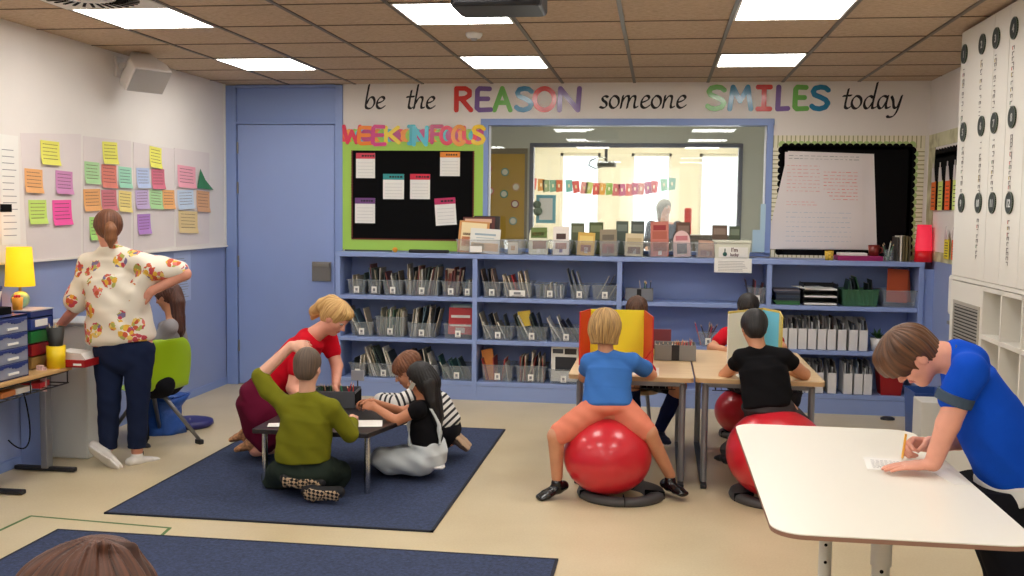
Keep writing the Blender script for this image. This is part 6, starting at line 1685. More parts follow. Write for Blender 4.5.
def hair_short(c, fwd, up, hs, mat_, parent, origin, vox, amp=.004, cutz=-.1, top=.02, back=.02, face=(.48, .33, .40), facec=(.0, .47, -.2), seed=0, wid=1., extra=None, name='hair', side=0., nape=-.28, fr=26):
    R = frame(fwd, up); c = np.asarray(c, float)
    def L(x, y, z): return c+hs*(R[0]*x+R[1]*y+R[2]*z)
    H = Field()
    H.ell(L(0, -.06, .13), ((.355+top)*hs*wid, (.42+back)*hs, (.40+top)*hs), R, 0)
    H.ell(L(0, -.17, -.04), ((.31+side)*hs*wid, (.30+back)*hs, (.34)*hs), R, .04*hs)
    if extra: extra(H, L, R)
    H.cutell(L(*facec), (face[0]*hs, face[1]*hs, face[2]*hs), R, .02*hs)
    H.cutplane(L(0, 0, nape), -R[2])
    for sx in (-1, 1): H.cutell(L(.36*sx, .05, -.12), (.12*hs, .13*hs, .15*hs), R, .01*hs) if side <= 0.02 else None
    def ang(P):
        q = (P-(c-R[1]*.02)) @ R.T
        return np.arctan2(q[:, 0], -q[:, 1])
    return H.mesh(name, [mat_], parent, origin, vox, hairdisp(c, up, fwd, amp, seed=seed, fr=fr), ang)
# ================================================================= the people
def mk(F, name, label, mats, origin, vox):
    o = F.mesh(name, mats, None, origin, vox); tag(o, label, 'person'); return o
def bodymats(sk, brow): return [skin(sk), M_lip, M_eye, M_iris, brow]

# ---- 1: teacher standing at the left, floral blouse
Y = -2.93
hm = hairmat('chestnut hair', (70, 38, 22), (132, 78, 44))
hd = J(108, 229, Y); fw = nrm((-.58, .76, -.28)); hs = .205; O = J(118, 465, Y); O[2] = 0
nk = J(111, 246, Y); sL = J(89, 264, Y+.02); sR = J(138, 263, Y-.03); eR = J(185, 274, Y-.02); wR = J(152, 291, Y-.06)
eL = J(78, 306, Y+.0); wL = J(57, 329, Y+.12); pel = J(122, 346, Y); ch = J(112, 285, Y); wa = J(118, 318, Y)
hL = J(108, 345, Y); hR = J(140, 345, Y); kL = J(109, 398, Y-.03); kR = J(138, 398, Y+.02); aL = J(108, 447, Y+.02); aR = J(137, 451, Y+.08)
F = Field(.82); head(F, hd, fw, (0, .1, 1), hs)
F.cone(hd+V(0, -.02, -.03), nk+V(0, 0, -.03), .047, .052, .02)
F.chain([sL, nk+V(0, 0, -.05), sR], [.033, .038, .033], .02); F.loft([(ch, (1, 0, 0), .15, .09), (wa, (1, 0, 0), .12, .09), (pel, (1, 0, 0), .15, .1)], .03)
F.chain([sR, eR, wR], [.045, .036, .026], .02); F.chain([sL, eL, wL], [.045, .036, .025], .02)
hand(F, wR, (-1, -.1, -.25), (.3, 1, 0), .16, 1, (.5, .5, .5, .5), .2); hand(F, wL, (-.95, .2, -.15), (0, 0, -1), .16, -1, (.15, .15, .2, .2), .1)
F.chain([hL, kL, aL], [.075, .05, .035], .02); F.chain([hR, kR, aR], [.075, .05, .035], .02)
P1 = mk(F, 'person', 'woman in a white floral blouse and dark jeans standing with hand on hip', bodymats('pink', hm), O, .007)
# blouse
M_flo = mat('white floral blouse', (236, 228, 214), .8)
nt, b, N, L_ = nodes_of(M_flo)
tc = N('ShaderNodeTexCoord'); cols = []
base = N('ShaderNodeRGB'); base.outputs[0].default_value = (*lin((236, 228, 212)), 1); prev = base.outputs[0]
vc = N('ShaderNodeTexVoronoi'); vc.inputs['Scale'].default_value = 9.5; L_(tc.outputs['Object'], vc.inputs['Vector'])
nc = N('ShaderNodeTexNoise'); nc.inputs['Scale'].default_value = 34; L_(tc.outputs['Object'], nc.inputs['Vector'])
ad = N('ShaderNodeMath'); ad.operation = 'MULTIPLY_ADD'; ad.inputs[1].default_value = .35; L_(nc.outputs['Fac'], ad.inputs[0]); L_(vc.outputs['Distance'], ad.inputs[2])
m1 = N('ShaderNodeMath'); m1.operation = 'LESS_THAN'; m1.inputs[1].default_value = .605; L_(ad.outputs[0], m1.inputs[0])
vp = N('ShaderNodeTexVoronoi'); vp.inputs['Scale'].default_value = 40; L_(tc.outputs['Object'], vp.inputs['Vector'])
m2 = N('ShaderNodeMath'); m2.operation = 'LESS_THAN'; m2.inputs[1].default_value = .72; L_(vp.outputs['Distance'], m2.inputs[0])
sp = N('ShaderNodeSeparateColor'); L_(vp.outputs['Color'], sp.inputs[0])
rp = ramp(nt, [(0, (206, 92, 60)), (.2, (226, 176, 60)), (.38, (176, 176, 88)), (.55, (222, 120, 110)), (.68, (122, 112, 150)), (.78, (196, 70, 84)), (.9, (236, 206, 110))], 'CONSTANT'); L_(sp.outputs[0], rp.inputs[0])
ml = N('ShaderNodeMath'); ml.operation = 'MULTIPLY'; L_(m1.outputs[0], ml.inputs[0]); L_(m2.outputs[0], ml.inputs[1])
mx = N('ShaderNodeMix'); mx.data_type = 'RGBA'; L_(ml.outputs[0], mx.inputs[0]); L_(prev, mx.inputs[6]); L_(rp.outputs[0], mx.inputs[7]); prev = mx.outputs[2]
L_(prev, b.inputs['Base Color'])
C = Field()
hemL = J(82, 342, Y-.0); 
C.loft([(J(121, 336, Y), (1, 0, 0), .205, .14), (J(118, 310, Y), (1, 0, 0), .195, .135), (J(113, 280, Y), (1, 0, 0), .172, .115), (J(112, 262, Y), (1, -.1, 0), .125, .08)], .02, cap=.5, pw=2.3)
yoke(C, nk+V(0, 0, .02), sL, sR, .056, .056)
C.chain([sL, J(84, 284, Y+.02), J(77, 300, Y+.01)], [.062, .07, .074], .03)
C.chain([sR, J(160, 268, Y-.03), J(180, 270, Y-.02)], [.064, .072, .05], .03)
C.loft([(J(152, 272, Y-.03), (0, 1, 0), .085, .05), (J(134, 300, Y-.03), (0, 1, 0), .09, .08)], .04)
C.cutplane(J(74, 313, Y), (-.15, 0, -1)) if False else None
C.cutplane(J(118, 346, Y), (.22, -.05, -1)); 
C.cutell(hd+V(0, .02, .0), (.07, .075, .095), None, .01)
C.mesh('blouse', [M_flo], P1, O, .0065, wrinkle(.0055, .8, 1))
M_jean = clothmat('dark denim', (28, 38, 66))
C = Field(); C.loft([(J(124, 338, Y), (1, 0, 0), .155, .12), (pel+V(0, 0, -.05), (1, 0, 0), .165, .125)], .02)
C.chain([hL+V(.01, 0, -.03), kL, aL+V(0, 0, .0)], [.097, .068, .054], .01); C.chain([hR+V(-.01, 0, -.03), kR, aR], [.097, .067, .054], .01)
C.cutplane(aL+V(0, 0, -.01), (0, 0, -1))
C.mesh('jeans', [M_jean], P1, O, .0065, wrinkle(.003, 1.2, 2))
M_wshoe = mat('white canvas shoe', (226, 222, 216), .6)
C = Field(); shoe(C, aL+V(-.01, -.01, -.0), (.72, -.1, -.42), (.3, .75, .55), .25, .05, hgt=.06); sole(C, aL+V(-.01, -.01, 0), (.72, -.1, -.42), (.3, .75, .55), .25, .05, 0, .06); C.mesh('shoe', [M_wshoe], P1, O, .005)
C = Field(); shoe(C, aR+V(0, 0, -.03), (.3, .7, -.05), (0, 0, 1), .22, .042, hgt=.05); C.mesh('shoe', [M_wshoe], P1, O, .005)
hair_short(hd, fw, (0, .1, 1), hs, hm, P1, O, .005, .0022, nape=-.45, seed=1, top=.05, back=.04)
bk_ = -nrm(fw*V(1, 1, 0)); tail([hd+bk_*.085+V(0, 0, .02), hd+bk_*.115+V(.0, 0, -.005), hd+bk_*.11+V(.0, 0, -.05), hd+bk_*.1+V(0, 0, -.1)], [.03, .034, .036, .014], hairmat('light chestnut hair', (104, 62, 36), (160, 104, 62)), P1, O, amp=.0025)

# ---- 2: long-haired girl seated on the green chair
Y = -2.36
hm2 = hairmat('long brown hair', (50, 28, 22), (104, 60, 44))
hd = J(166, 296, Y); fw = nrm((-1, .05, -.35)); hs = .185; O = J(172, 440, Y); O[2] = 0
nk = J(173, 312, Y); pel = J(165, 380, Y); ch = J(172, 338, Y); sN = J(170, 327, Y-.13); sF = J(172, 326, Y+.13)
F = Field(.82); head(F, hd, fw, (-.15, 0, 1), hs); F.cone(hd+V(.02, 0, -.04), nk+V(0, 0, -.03), .04, .045)
F.chain([sN, nk+V(0, 0, -.05), sF], [.033, .038, .033], .02); F.loft([(ch, (0, 1, 0), .12, .08), (pel, (0, 1, 0), .12, .09)], .03)
kN = J(136, 388, Y-.1); kF = J(136, 385, Y+.1); aN = J(140, 440, Y-.08); aF = J(142, 438, Y+.12)
F.chain([pel+V(0, -.08, -.02), kN, aN], [.075, .05, .035], .02); F.chain([pel+V(0, .08, -.02), kF, aF], [.075, .05, .035], .02)
eN = J(150, 352, Y-.15); wN = J(126, 345, Y-.1); eF = J(150, 350, Y+.17); wF = J(128, 346, Y+.1)
F.chain([sN, eN, wN], [.038, .03, .022], .02); F.chain([sF, eF, wF], [.038, .03, .022], .02)
hand(F, wN, (-1, 0, -.1), (0, 0, -1), .14, 1); hand(F, wF, (-1, 0, -.1), (0, 0, -1), .14, -1)
P2 = mk(F, 'person', 'girl with long wavy brown hair in grey seated on the lime green chair', bodymats('tan', hm2), O, .0075)
C = Field(); C.loft([(J(165, 376, Y), (0, 1, 0), .14, .105), (J(171, 345, Y), (0, 1, 0), .145, .1), (J(172, 325, Y), (0, 1, 0), .12, .075)], .03, cap=.5)
C.chain([sN, eN, (eN+wN)/2], [.055, .045, .04], .03); C.chain([sF, eF, (eF+wF)/2], [.055, .045, .04], .03)
C.mesh('shirt', [clothmat('grey cotton', (150, 148, 152))], P2, O, .007, wrinkle(.003, 1, 3))
C = Field(); C.chain([pel+V(0, -.07, -.01), kN, aN], [.1, .066, .05], .02); C.chain([pel+V(0, .07, -.01), kF, aF], [.1, .066, .05], .02)
C.mesh('trousers', [clothmat('black cotton', (22, 22, 28))], P2, O, .007, wrinkle(.003, 1, 4))
for a_ in (aN, aF):
    C = Field(); shoe(C, a_+V(0, 0, -.02), (-1, 0, -.1), (0, 0, 1), .19, .036); C.mesh('shoe', [mat('dark shoe', (30, 28, 32), .5)], P2, O, .006)
hair_short(hd, fw, (-.15, 0, 1), hs, hm2, P2, O, .005, .005, nape=-.6, seed=2, face=(.42, .33, .45))
a0 = hd+V(.07, 0, .0)
tail([a0+V(-.01, 0, .03), a0+V(.02, -.02, -.04), a0+V(.03, -.03, -.13), a0+V(.035, -.03, -.22), a0+V(.03, -.03, -.3)], [.05, .048, .04, .035, .014], hm2, P2, O, amp=.006)

# ---- 3: teacher in red kneeling at the low table
Y = -2.62
hm3 = hairmat('blonde hair', (158, 112, 62), (236, 196, 126))
hd = J(336, 318, Y); fw = nrm((.8, -.28, -.62)); up3 = nrm((.62, -.1, .78)); hs = .215; O = J(262, 452, Y+.05); O[2] = 0
nk = J(317, 333, Y); sN = J(302, 350, Y-.14); sF = J(328, 338, Y+.14); ch = J(300, 362, Y); pel = J(266, 398, Y+.0)
eF = J(337, 366, Y+.1); wF = J(336, 384, Y-.0); eN = J(293, 388, Y-.2); wN = J(310, 405, Y-.28)
kN = J(294, 440, Y-.1); kF = J(290, 436, Y+.14); aN = J(256, 450, Y-.06); aF = J(250, 440, Y+.1)
F = Field(.82); head(F, hd, fw, up3, hs); F.cone(hd+V(-.03, 0, -.03), nk+V(-.03, 0, -.02), .045, .055)
F.chain([sN, nk+V(-.06, 0, -.04), sF], [.033, .038, .033], .02); F.loft([(ch, (0, 1, 0), .14, .1), (pel, (0, 1, 0), .15, .12)], .03)
F.chain([sF, eF, wF], [.047, .037, .026], .02); F.chain([sN, eN, wN], [.05, .04, .027], .02)
hand(F, wF, (.15, -.15, -1), (1, 0, 0), .165, 1, (.25, .3, .3, .35), .4); hand(F, wN, (.8, .1, -.5), (0, 0, -1), .165, 1)
F.chain([pel+V(0, -.08, 0), kN, aN], [.09, .062, .042], .02); F.chain([pel+V(0, .08, 0), kF, aF], [.09, .062, .042], .02)
P3 = mk(F, 'person', 'blonde woman in a red top and maroon skirt kneeling at the low black table', bodymats('pink', hm3), O, .0065)
M_redc = clothmat('bright red knit', (204, 14, 36))
C = Field(); C.loft([(J(272, 388, Y), (0, 1, 0), .165, .125), (J(288, 370, Y), (0, 1, 0), .16, .125), (J(302, 352, Y), (0, 1, 0), .165, .115), (J(313, 341, Y), (0, 1, 0), .12, .075)], .03, cap=.5)
C.chain([sN, sN*.45+eN*.55], [.06, .055], .03); C.chain([sF, sF*.5+eF*.5], [.058, .053], .03); yoke(C, nk+V(-.06, 0, .02), sN, sF, .056, .056)
C.mesh('red_top', [M_redc], P3, O, .0065, wrinkle(.0035, .9, 5))
C = Field(); C.loft([(J(278, 384, Y), (0, 1, 0), .165, .13), (J(264, 400, Y), (0, 1, 0), .195, .165), (J(268, 425, Y), (0, 1, 0), .185, .15), (J(276, 440, Y), (0, 1, 0), .19, .1)], .03, cap=.6)
C.chain([J(268, 415, Y-.1), kN], [.13, .085], .04); C.chain([J(268, 415, Y+.1), kF], [.12, .085], .04)
C.cutplane(J(270, 400, Y)*V(1, 1, 0)+V(0, 0, .03), (0, 0, -1))
C.mesh('maroon_skirt', [clothmat('maroon wool', (96, 14, 44))], P3, O, .0065, wrinkle(.004, .8, 6))
M_leo = mat('tan patterned shoe', (176, 124, 84), .5, var=.55, vscale=55)
for a_ in (aN, aF):
    C = Field(); shoe(C, a_+V(-.01, 0, .01), (-.75, 0, -.45), (-.5, 0, -.8), .15, .045, hgt=.06); C.mesh('shoe', [M_leo], P3, O, .005)
def ex(H, L, R):
    H.ell(L(0, .1, .33), (.06, .065, .035), R, .02)
    H.chain([L(0, -.38, .2), L(0, -.56, .0), L(0, -.66, -.3), L(0, -.62, -.5)], [.06, .045, .04, .015], .02)
hair_short(hd, fw, up3, hs, hm3, P3, O, .005, .003, extra=ex, nape=-.6, seed=3, face=(.5, .36, .46), facec=(0, .49, -.22))

# ---- 4: boy in the olive sweater, seen from behind
Y = -3.42
hm4 = hairmat('cropped brown hair', (74, 60, 50), (112, 92, 76))
hd = J(308, 367, Y); fw = nrm((.1, 1, -.15)); hs = .205; O = J(305, 490, Y); O[2] = .009
nk = J(307, 390, Y); sL = J(287, 408, Y); sR = J(331, 409, Y); eL = J(260, 376, Y+.05); wL = J(291, 346, Y+.12)
eR = J(350, 434, Y+.06); wR = J(352, 418, Y+.22); pel = J(305, 462, Y+.04); ch = J(308, 420, Y); kL = J(275, 476, Y+.2); kR = J(338, 474, Y+.24); aL = J(300, 474, Y+.02); aR = J(312, 476, Y+.02)
F = Field(.82); head(F, hd, fw, (0, .1, 1), hs); F.cone(hd+V(0, -.01, -.05), nk+V(0, 0, -.03), .042, .046)
F.chain([sL, nk+V(0, 0, -.05), sR], [.033, .038, .033], .02); F.loft([(ch, (1, 0, 0), .12, .08), (pel, (1, 0, 0), .12, .09)], .03)
F.chain([sL, eL, wL], [.042, .036, .026], .02); F.chain([sR, eR, wR], [.04, .032, .022], .02)
hand(F, wL, (.9, .3, .1), (0, .8, -.6), .14, -1, (.4, .4, .4, .4), .2); hand(F, wR, (-.2, .9, -.1), (0, 0, -1), .14, 1, (.3, .3, .4, .5), .4)
F.chain([pel+V(-.07, 0, -.03), kL, aL], [.075, .05, .035], .02); F.chain([pel+V(.07, 0, -.03), kR, aR], [.075, .05, .035], .02)
P4 = mk(F, 'person', 'boy in an olive green sweater kneeling with one arm over his head', bodymats('fair', hm4), O, .0065)
M_olive = clothmat('olive green jersey', (116, 116, 26))
C = Field(); C.loft([(J(303, 458, Y+.02), (1, 0, 0), .155, .115), (J(304, 440, Y+.01), (1, 0, 0), .147, .11), (J(307, 418, Y), (1, 0, 0), .138, .095), (J(308, 405, Y), (1, 0, 0), .1, .07)], .02, cap=.45, pw=2.3)
yoke(C, nk, sL, sR, .052, .055)
C.chain([sL+V(.01, 0, -.01), sL*.35+eL*.65+V(0, 0, -.02), eL+V(0, 0, -.0)], [.052, .05, .047], .03); C.chain([sR, eR, eR*.35+wR*.65], [.052, .047, .036], .02)
C.cutplane(J(303, 461, Y), (.05, 0, -1))
C.mesh('sweater', [M_olive], P4, O, .006, wrinkle(.0035, 1.1, 7))
C = Field(); C.loft([(J(305, 457, Y+.03), (1, 0, 0), .13, .1), (pel+V(0, 0, -.03), (1, 0, 0), .16, .12)], .02)
C.chain([pel+V(-.07, 0, -.04), kL, kL+V(0, -.02, -.02), aL+V(0, .05, 0)], [.1, .07, .06, .05], .03); C.chain([pel+V(.07, 0, -.04), kR, kR+V(0, -.02, -.02), aR+V(0, .05, 0)], [.1, .072, .06, .05], .03)
C.cutplane((0, 0, .012), (0, 0, -1))
C.mesh('trousers', [clothmat('dark green-grey cotton', (44, 54, 46))], P4, O, .0065, wrinkle(.003, 1.2, 8))
M_chk = mat('checked shoe sole', (20, 20, 20), .7); nt, b, N, L_ = nodes_of(M_chk)
tc = N('ShaderNodeTexCoord'); mp = N('ShaderNodeMapping'); mp.inputs['Rotation'].default_value = (0, .6, .3); ck = N('ShaderNodeTexChecker'); ck.inputs['Scale'].default_value = 62
ck.inputs['Color1'].default_value = (*lin((22, 22, 22)), 1); ck.inputs['Color2'].default_value = (*lin((206, 176, 140)), 1); L_(tc.outputs['Object'], mp.inputs[0]); L_(mp.outputs[0], ck.inputs['Vector']); L_(ck.outputs['Color'], b.inputs['Base Color'])
M_tansole = mat('tan sole edge', (186, 156, 126), .7)
# soles face the camera: feet lie on their tops, toes to the sides
for (cx_, cy_, tx, tz, dy_) in ((300, 483.5, 1, -.1, -.07), (322, 495, -1, -.05, -.12)):
    a_ = J(cx_, cy_, Y+dy_); C = Field(); t_ = nrm((tx, .1, tz)); 
    u_ = nrm((0, 1, .35)); s_ = np.cross(t_, u_)
    for nm_, th_, off_, mi_, wd_ in ((0, .03, .03, 0, 1.), (1, .006, -.004, 1, 1.05)):
        b_ = a_+u_*off_
        C.loft([(b_-t_*.09, s_, .032*wd_, th_), (b_, s_, .029*wd_, th_), (b_+t_*.06, s_, .040*wd_, th_), (b_+t_*.1, s_, .031*wd_, th_)], .004, mi_)
    C.mesh('shoe', [mat('black canvas shoe', (20, 20, 24), .7), M_chk], P4, O, .005)
hair_short(hd, fw, (0, .1, 1), hs, hm4, P4, O, .005, .0008, top=0., back=0., nape=-.34, seed=4, face=(.46, .3, .4))

# ---- 5: girl in black top and white dungarees
Y = -2.88
hm5 = hairmat('black hair', (10, 8, 9), (24, 20, 20))
hd = J(420, 379, Y); fw = nrm((-1, -.2, -.3)); hs = .19; O = J(420, 470, Y); O[2] = .009
nk = J(424, 398, Y); sN = J(418, 410, Y-.115); sF = J(419, 407, Y+.115); eN = J(396, 421, Y-.14); wN = J(375, 407, Y-.1); eF = J(402, 412, Y+.12); wF = J(373, 402, Y+.0)
ch = J(424, 420, Y); pel = J(428, 452, Y); kN = J(383, 460, Y-.08); kF = J(380, 458, Y+.1); aN = J(425, 469, Y-.06); aF = J(425, 467, Y+.08)
F = Field(.82); head(F, hd, fw, (-.2, 0, 1), hs); F.cone(hd+V(.02, 0, -.04), nk+V(0, 0, -.03), .04, .045)
F.chain([sN, nk+V(0, 0, -.05), sF], [.033, .038, .033], .02); F.loft([(ch, (0, 1, 0), .115, .08), (pel, (0, 1, 0), .12, .09)], .03)
F.chain([sN, eN, wN], [.038, .03, .021], .02); F.chain([sF, eF, wF], [.038, .03, .021], .02)
hand(F, wN, (-.9, .2, .1), (0, .6, -.6), .13, -1, (.7, .7, .7, .7), .6); hand(F, wF, (-1, -.1, -.1), (0, -.6, -.6), .13, 1, (.6, .6, .7, .7), .6)
F.chain([pel+V(0, -.07, -.03), kN, aN], [.052, .036, .026], .02); F.chain([pel+V(0, .07, -.03), kF, aF], [.052, .036, .026], .02)
P5 = mk(F, 'person', 'girl with long black hair in a black top and white dungarees kneeling', bodymats('warm', hm5), O, .006)
C = Field(); C.loft([(J(428, 446, Y), (0, 1, 0), .125, .095), (J(424, 425, Y), (0, 1, 0), .12, .085), (J(423, 411, Y), (0, 1, 0), .1, .065)], .02, cap=.5)
yoke(C, nk, sN, sF, .044, .05); C.chain([sN, sN*.8+eN*.2], [.046, .043], .02); C.chain([sF, sF*.8+eF*.2], [.046, .043], .02)
C.mesh('black_top', [clothmat('black jersey', (16, 15, 18))], P5, O, .006, wrinkle(.003, 1, 9))
M_wden = clothmat('white washed denim', (206, 212, 214))
C = Field(); C.loft([(J(427, 443, Y), (0, 1, 0), .128, .1), (pel, (0, 1, 0), .135, .115), (pel+V(0, 0, -.05), (0, 1, 0), .13, .11)], .02, cap=.4)
C.chain([pel+V(-.02, -.07, -.04), kN, kN+V(.02, 0, -.03), aN+V(-.07, 0, .0)], [.082, .06, .05, .042], .02); C.chain([pel+V(-.02, .07, -.04), kF, kF+V(.02, 0, -.03), aF+V(-.07, 0, 0)], [.082, .06, .05, .042], .02)
# straps
for sy in (-.07, .07):
    C.chain([J(440, 444, Y+sy), J(439, 425, Y+sy), J(431, 409, Y+sy)], [.013, .010, .010], .005); C.chain([J(410, 444, Y+sy), J(408, 425, Y+sy), J(416, 409, Y+sy)], [.013, .010, .010], .005)
C.cutplane((0, 0, .012), (0, 0, -1))
C.mesh('white_dungarees', [M_wden], P5, O, .006, wrinkle(.005, 1.1, 10))
for a_, dy in ((aN, 0), (aF, 0)):
    C = Field(); shoe(C, a_+V(.0, 0, .0), (1, -.05, -.1), (0, 0, -1) if False else (.1, 0, -1), .16, .036, hgt=.035); C.mesh('sock', [mat('white sock', (222, 218, 216), .9)], P5, O, .005)
def ex(H, L, R):
    H.ell(L(0, -.2, -.2), (.08, .075, .08), R, .03)
hair_short(hd, fw, (-.2, 0, 1), hs, hm5, P5, O, .0055, .003, extra=ex, nape=-.75, seed=5, side=.03, face=(.5, .38, .52), facec=(0, .5, -.24))
a0 = hd+V(.055, 0, -.02)
tail([a0, a0+V(.03, 0, -.1), a0+V(.05, 0, -.2), a0+V(.055, 0, -.29)], [(.082, .058), (.085, .045), (.07, .036), (.045, .018)], hm5, P5, O, name='long_hair', amp=.002, side=(0, 1, 0))
o = MB().box(-.012, .012, -.004, .004, -.02, .02).build('hair_clip', mat('silver clip', (210, 205, 190), .3, metal=.6), P5); o.location = tuple(J(412, 386, Y-.1)-O); o.rotation_euler = (0, .5, 0)

# ---- 6: child in the striped shirt behind her
Y = -2.42
hm6 = hairmat('tousled brown hair', (84, 50, 32), (150, 96, 62))
hd = J(406, 372, Y); fw = nrm((-1, -.2, -.55)); hs = .195; O = J(430, 445, Y); O[2] = .009
nk = J(416, 388, Y); sN = J(414, 395, Y-.11); sF = J(418, 392, Y+.12); eN = J(396, 402, Y-.16); wN = J(380, 399, Y-.14); eF = J(400, 400, Y+.1); wF = J(382, 398, Y+.02)
ch = J(430, 402, Y); pel = J(446, 425, Y); kN = J(424, 440, Y-.05); kF = J(420, 437, Y+.12); aN = J(450, 441, Y-.04); aF = J(452, 438, Y+.12)
F = Field(.82); head(F, hd, fw, (-.45, 0, 1), hs); F.cone(hd+V(.03, 0, -.03), nk+V(.0, 0, -.03), .04, .045)
F.chain([sN, nk+V(.02, 0, -.04), sF], [.033, .038, .033], .02); F.loft([(ch, (0, 1, 0), .11, .08), (pel, (0, 1, 0), .11, .09)], .03)
F.chain([sN, eN, wN], [.038, .03, .021], .02); F.chain([sF, eF, wF], [.038, .03, .021], .02)
hand(F, wN, (-1, 0, -.2), (0, 0, -1), .13, 1); hand(F, wF, (-1, 0, -.2), (0, 0, -1), .13, -1)
F.chain([pel+V(0, -.06, -.03), kN, aN], [.07, .048, .034], .02); F.chain([pel+V(0, .06, -.03), kF, aF], [.07, .048, .034], .02)
P6 = mk(F, 'person', 'brown-haired child in a black and white striped shirt behind the black-haired girl', bodymats('tan', hm6), O, .0065)
M_str = mat('black and white stripes', (230, 228, 224), .85); nt, b, N, L_ = nodes_of(M_str)
atn = N('ShaderNodeAttribute'); atn.attribute_name = 'along'; mu = N('ShaderNodeMath'); mu.operation = 'MULTIPLY'; mu.inputs[1].default_value = 2*PI/.034; si = N('ShaderNodeMath'); si.operation = 'SINE'
L_(atn.outputs['Fac'], mu.inputs[0]); L_(mu.outputs[0], si.inputs[0]); r = ramp(nt, [(0, (226, 224, 220)), (.62, (30, 30, 36))], 'CONSTANT'); ad = N('ShaderNodeMath'); ad.operation = 'MULTIPLY_ADD'; ad.inputs[1].default_value = .5; ad.inputs[2].default_value = .5
L_(si.outputs[0], ad.inputs[0]); L_(ad.outputs[0], r.inputs[0]); L_(r.outputs[0], b.inputs['Base Color'])
def along(paths):
    def fn(P):
        best = np.full(len(P), 9.); out = np.zeros(len(P))
        for pts, bias in paths:
            acc = 0
            for a, c in zip(pts[:-1], pts[1:]):
                a, c = np.asarray(a, float), np.asarray(c, float); d = c-a; l = np.linalg.norm(d); t = np.clip(((P-a)@d)/(l*l), 0, 1)
                dist = np.linalg.norm(P-(a+t[:, None]*d), axis=1)-bias; m = dist < best; best[m] = dist[m]; out[m] = (acc+t*l)[m]; acc += l
        return out
    return fn
C = Field(); C.loft([(J(447, 424, Y), (0, 1, 0), .13, .095), (J(436, 405, Y), (0, 1, 0), .13, .095), (J(424, 394, Y), (0, 1, 0), .1, .06)], .02, cap=.5)
C.chain([sN, eN, wN], [.046, .042, .036], .02); C.chain([sF, eF, wF], [.046, .042, .036], .02); yoke(C, nk+V(.02, 0, .0), sN, sF, .046, .05)
C.mesh('striped_shirt', [M_str], P6, O, .0055, wrinkle(.002, 1, 11), along([([sN, eN, wN], .0), ([sF, eF, wF], .0), ([J(452, 428, Y), J(418, 392, Y)], .07)]))
C = Field(); C.loft([(J(446, 430, Y), (0, 1, 0), .125, .09), (J(444, 434, Y), (0, 1, 0), .12, .09)], .02); C.chain([pel+V(0, -.06, -.03), kN], [.085, .062], .02); C.chain([pel+V(0, .06, -.03), kF], [.085, .062], .02)
C.mesh('shorts', [clothmat('black cotton', (22, 22, 28))], P6, O, .0065)
for a_ in (aN, aF):
    C = Field(); shoe(C, a_+V(0, 0, 0), (.55, 0, -.5), (-.5, 0, -.8), .17, .038, 0, .045); sole(C, a_, (.55, 0, -.5), (-.5, 0, -.8), .17, .038, 1, .045)
    C.mesh('shoe', [mat('dark brown shoe', (70, 52, 44), .7), M_tansole], P6, O, .005)
def ex(H, L, R): H.ell(L(0, -.25, .25), (.075, .08, .07), R, .03)
hair_short(hd, fw, (-.45, 0, 1), hs, hm6, P6, O, .0055, .006, extra=ex, nape=-.4, seed=6)

# ---- 7: blond boy in the blue T-shirt on the red ball
Y = -3.06
hm7 = hairmat('blond hair', (104, 72, 38), (230, 188, 122))
hd = J(605, 328, Y+.1); fw = nrm((.05, 1, -.15)); hs = .21; O = J(605, 490, Y); O[2] = 0
nk = J(606, 349, Y+.08); sL = J(589, 362, Y+.08); sR = J(632, 362, Y+.08); eL = J(584, 377, Y+.2); wL = J(594, 374, Y+.42)
eR = J(651, 375, Y+.22); wR = J(645, 364, Y+.38); ch = J(608, 368, Y+.06); pel = J(608, 407, Y); 
hL = J(598, 411, Y); hR = J(619, 411, Y); kL = J(556, 436, Y-.12); kR = J(649, 433, Y-.06); aL = J(557, 477, Y-.08); aR = J(670, 475, Y+.06)
F = Field(.82); head(F, hd, fw, (0, .1, 1), hs); F.cone(hd+V(0, -.01, -.05), nk+V(0, 0, -.02), .04, .045)
F.chain([sL, nk+V(0, 0, -.045), sR], [.033, .038, .033], .02); F.loft([(ch, (1, 0, 0), .115, .08), (pel, (1, 0, 0), .115, .09)], .03)
F.chain([sL, eL, wL], [.038, .031, .022], .02); F.chain([sR, eR, wR], [.038, .033, .024], .02)
hand(F, wL, (.2, 1, 0), (0, 0, -1), .135, -1); hand(F, wR, (-.45, .5, .35), (-.6, 0, -.7), .135, 1, (.9, .9, .9, .9), .7)
F.chain([hL, kL, aL], [.075, .047, .031], .02); F.chain([hR, kR, aR], [.075, .046, .03], .02)
P7 = mk(F, 'person', 'blond boy in a blue T-shirt and salmon shorts astride the red ball', bodymats('tan', hm7), O, .0062)
M_blu = clothmat('mid blue jersey', (64, 116, 190))
C = Field(); C.loft([(J(608, 404, Y+.01), (1, 0, 0), .14, .115), (J(608, 388, Y+.03), (1, 0, 0), .13, .1), (J(609, 371, Y+.06), (1, 0, 0), .127, .092), (J(609, 361, Y+.08), (1, 0, 0), .1, .065)], .02, cap=.3, pw=2.3)
yoke(C, nk, sL, sR, .046, .052); C.chain([sL, sL*.35+eL*.65], [.045, .044], .02); C.chain([sR, sR*.4+eR*.6+V(.005, 0, .005)], [.047, .048], .02)
C.cutplane(J(608, 405, Y), (.03, 0, -1)); C.cutplane(eL*.6+sL*.4, eL-sL); C.cutplane(eR*.68+sR*.32, eR-sR)
C.mesh('t_shirt', [M_blu], P7, O, .006, wrinkle(.003, 1.1, 12))
M_sal = clothmat('salmon cotton', (222, 132, 106))
C = Field(); C.loft([(J(608, 400, Y+.01), (1, 0, 0), .12, .1), (pel+V(0, 0, -.01), (1, 0, 0), .135, .11)], .02, cap=.4)
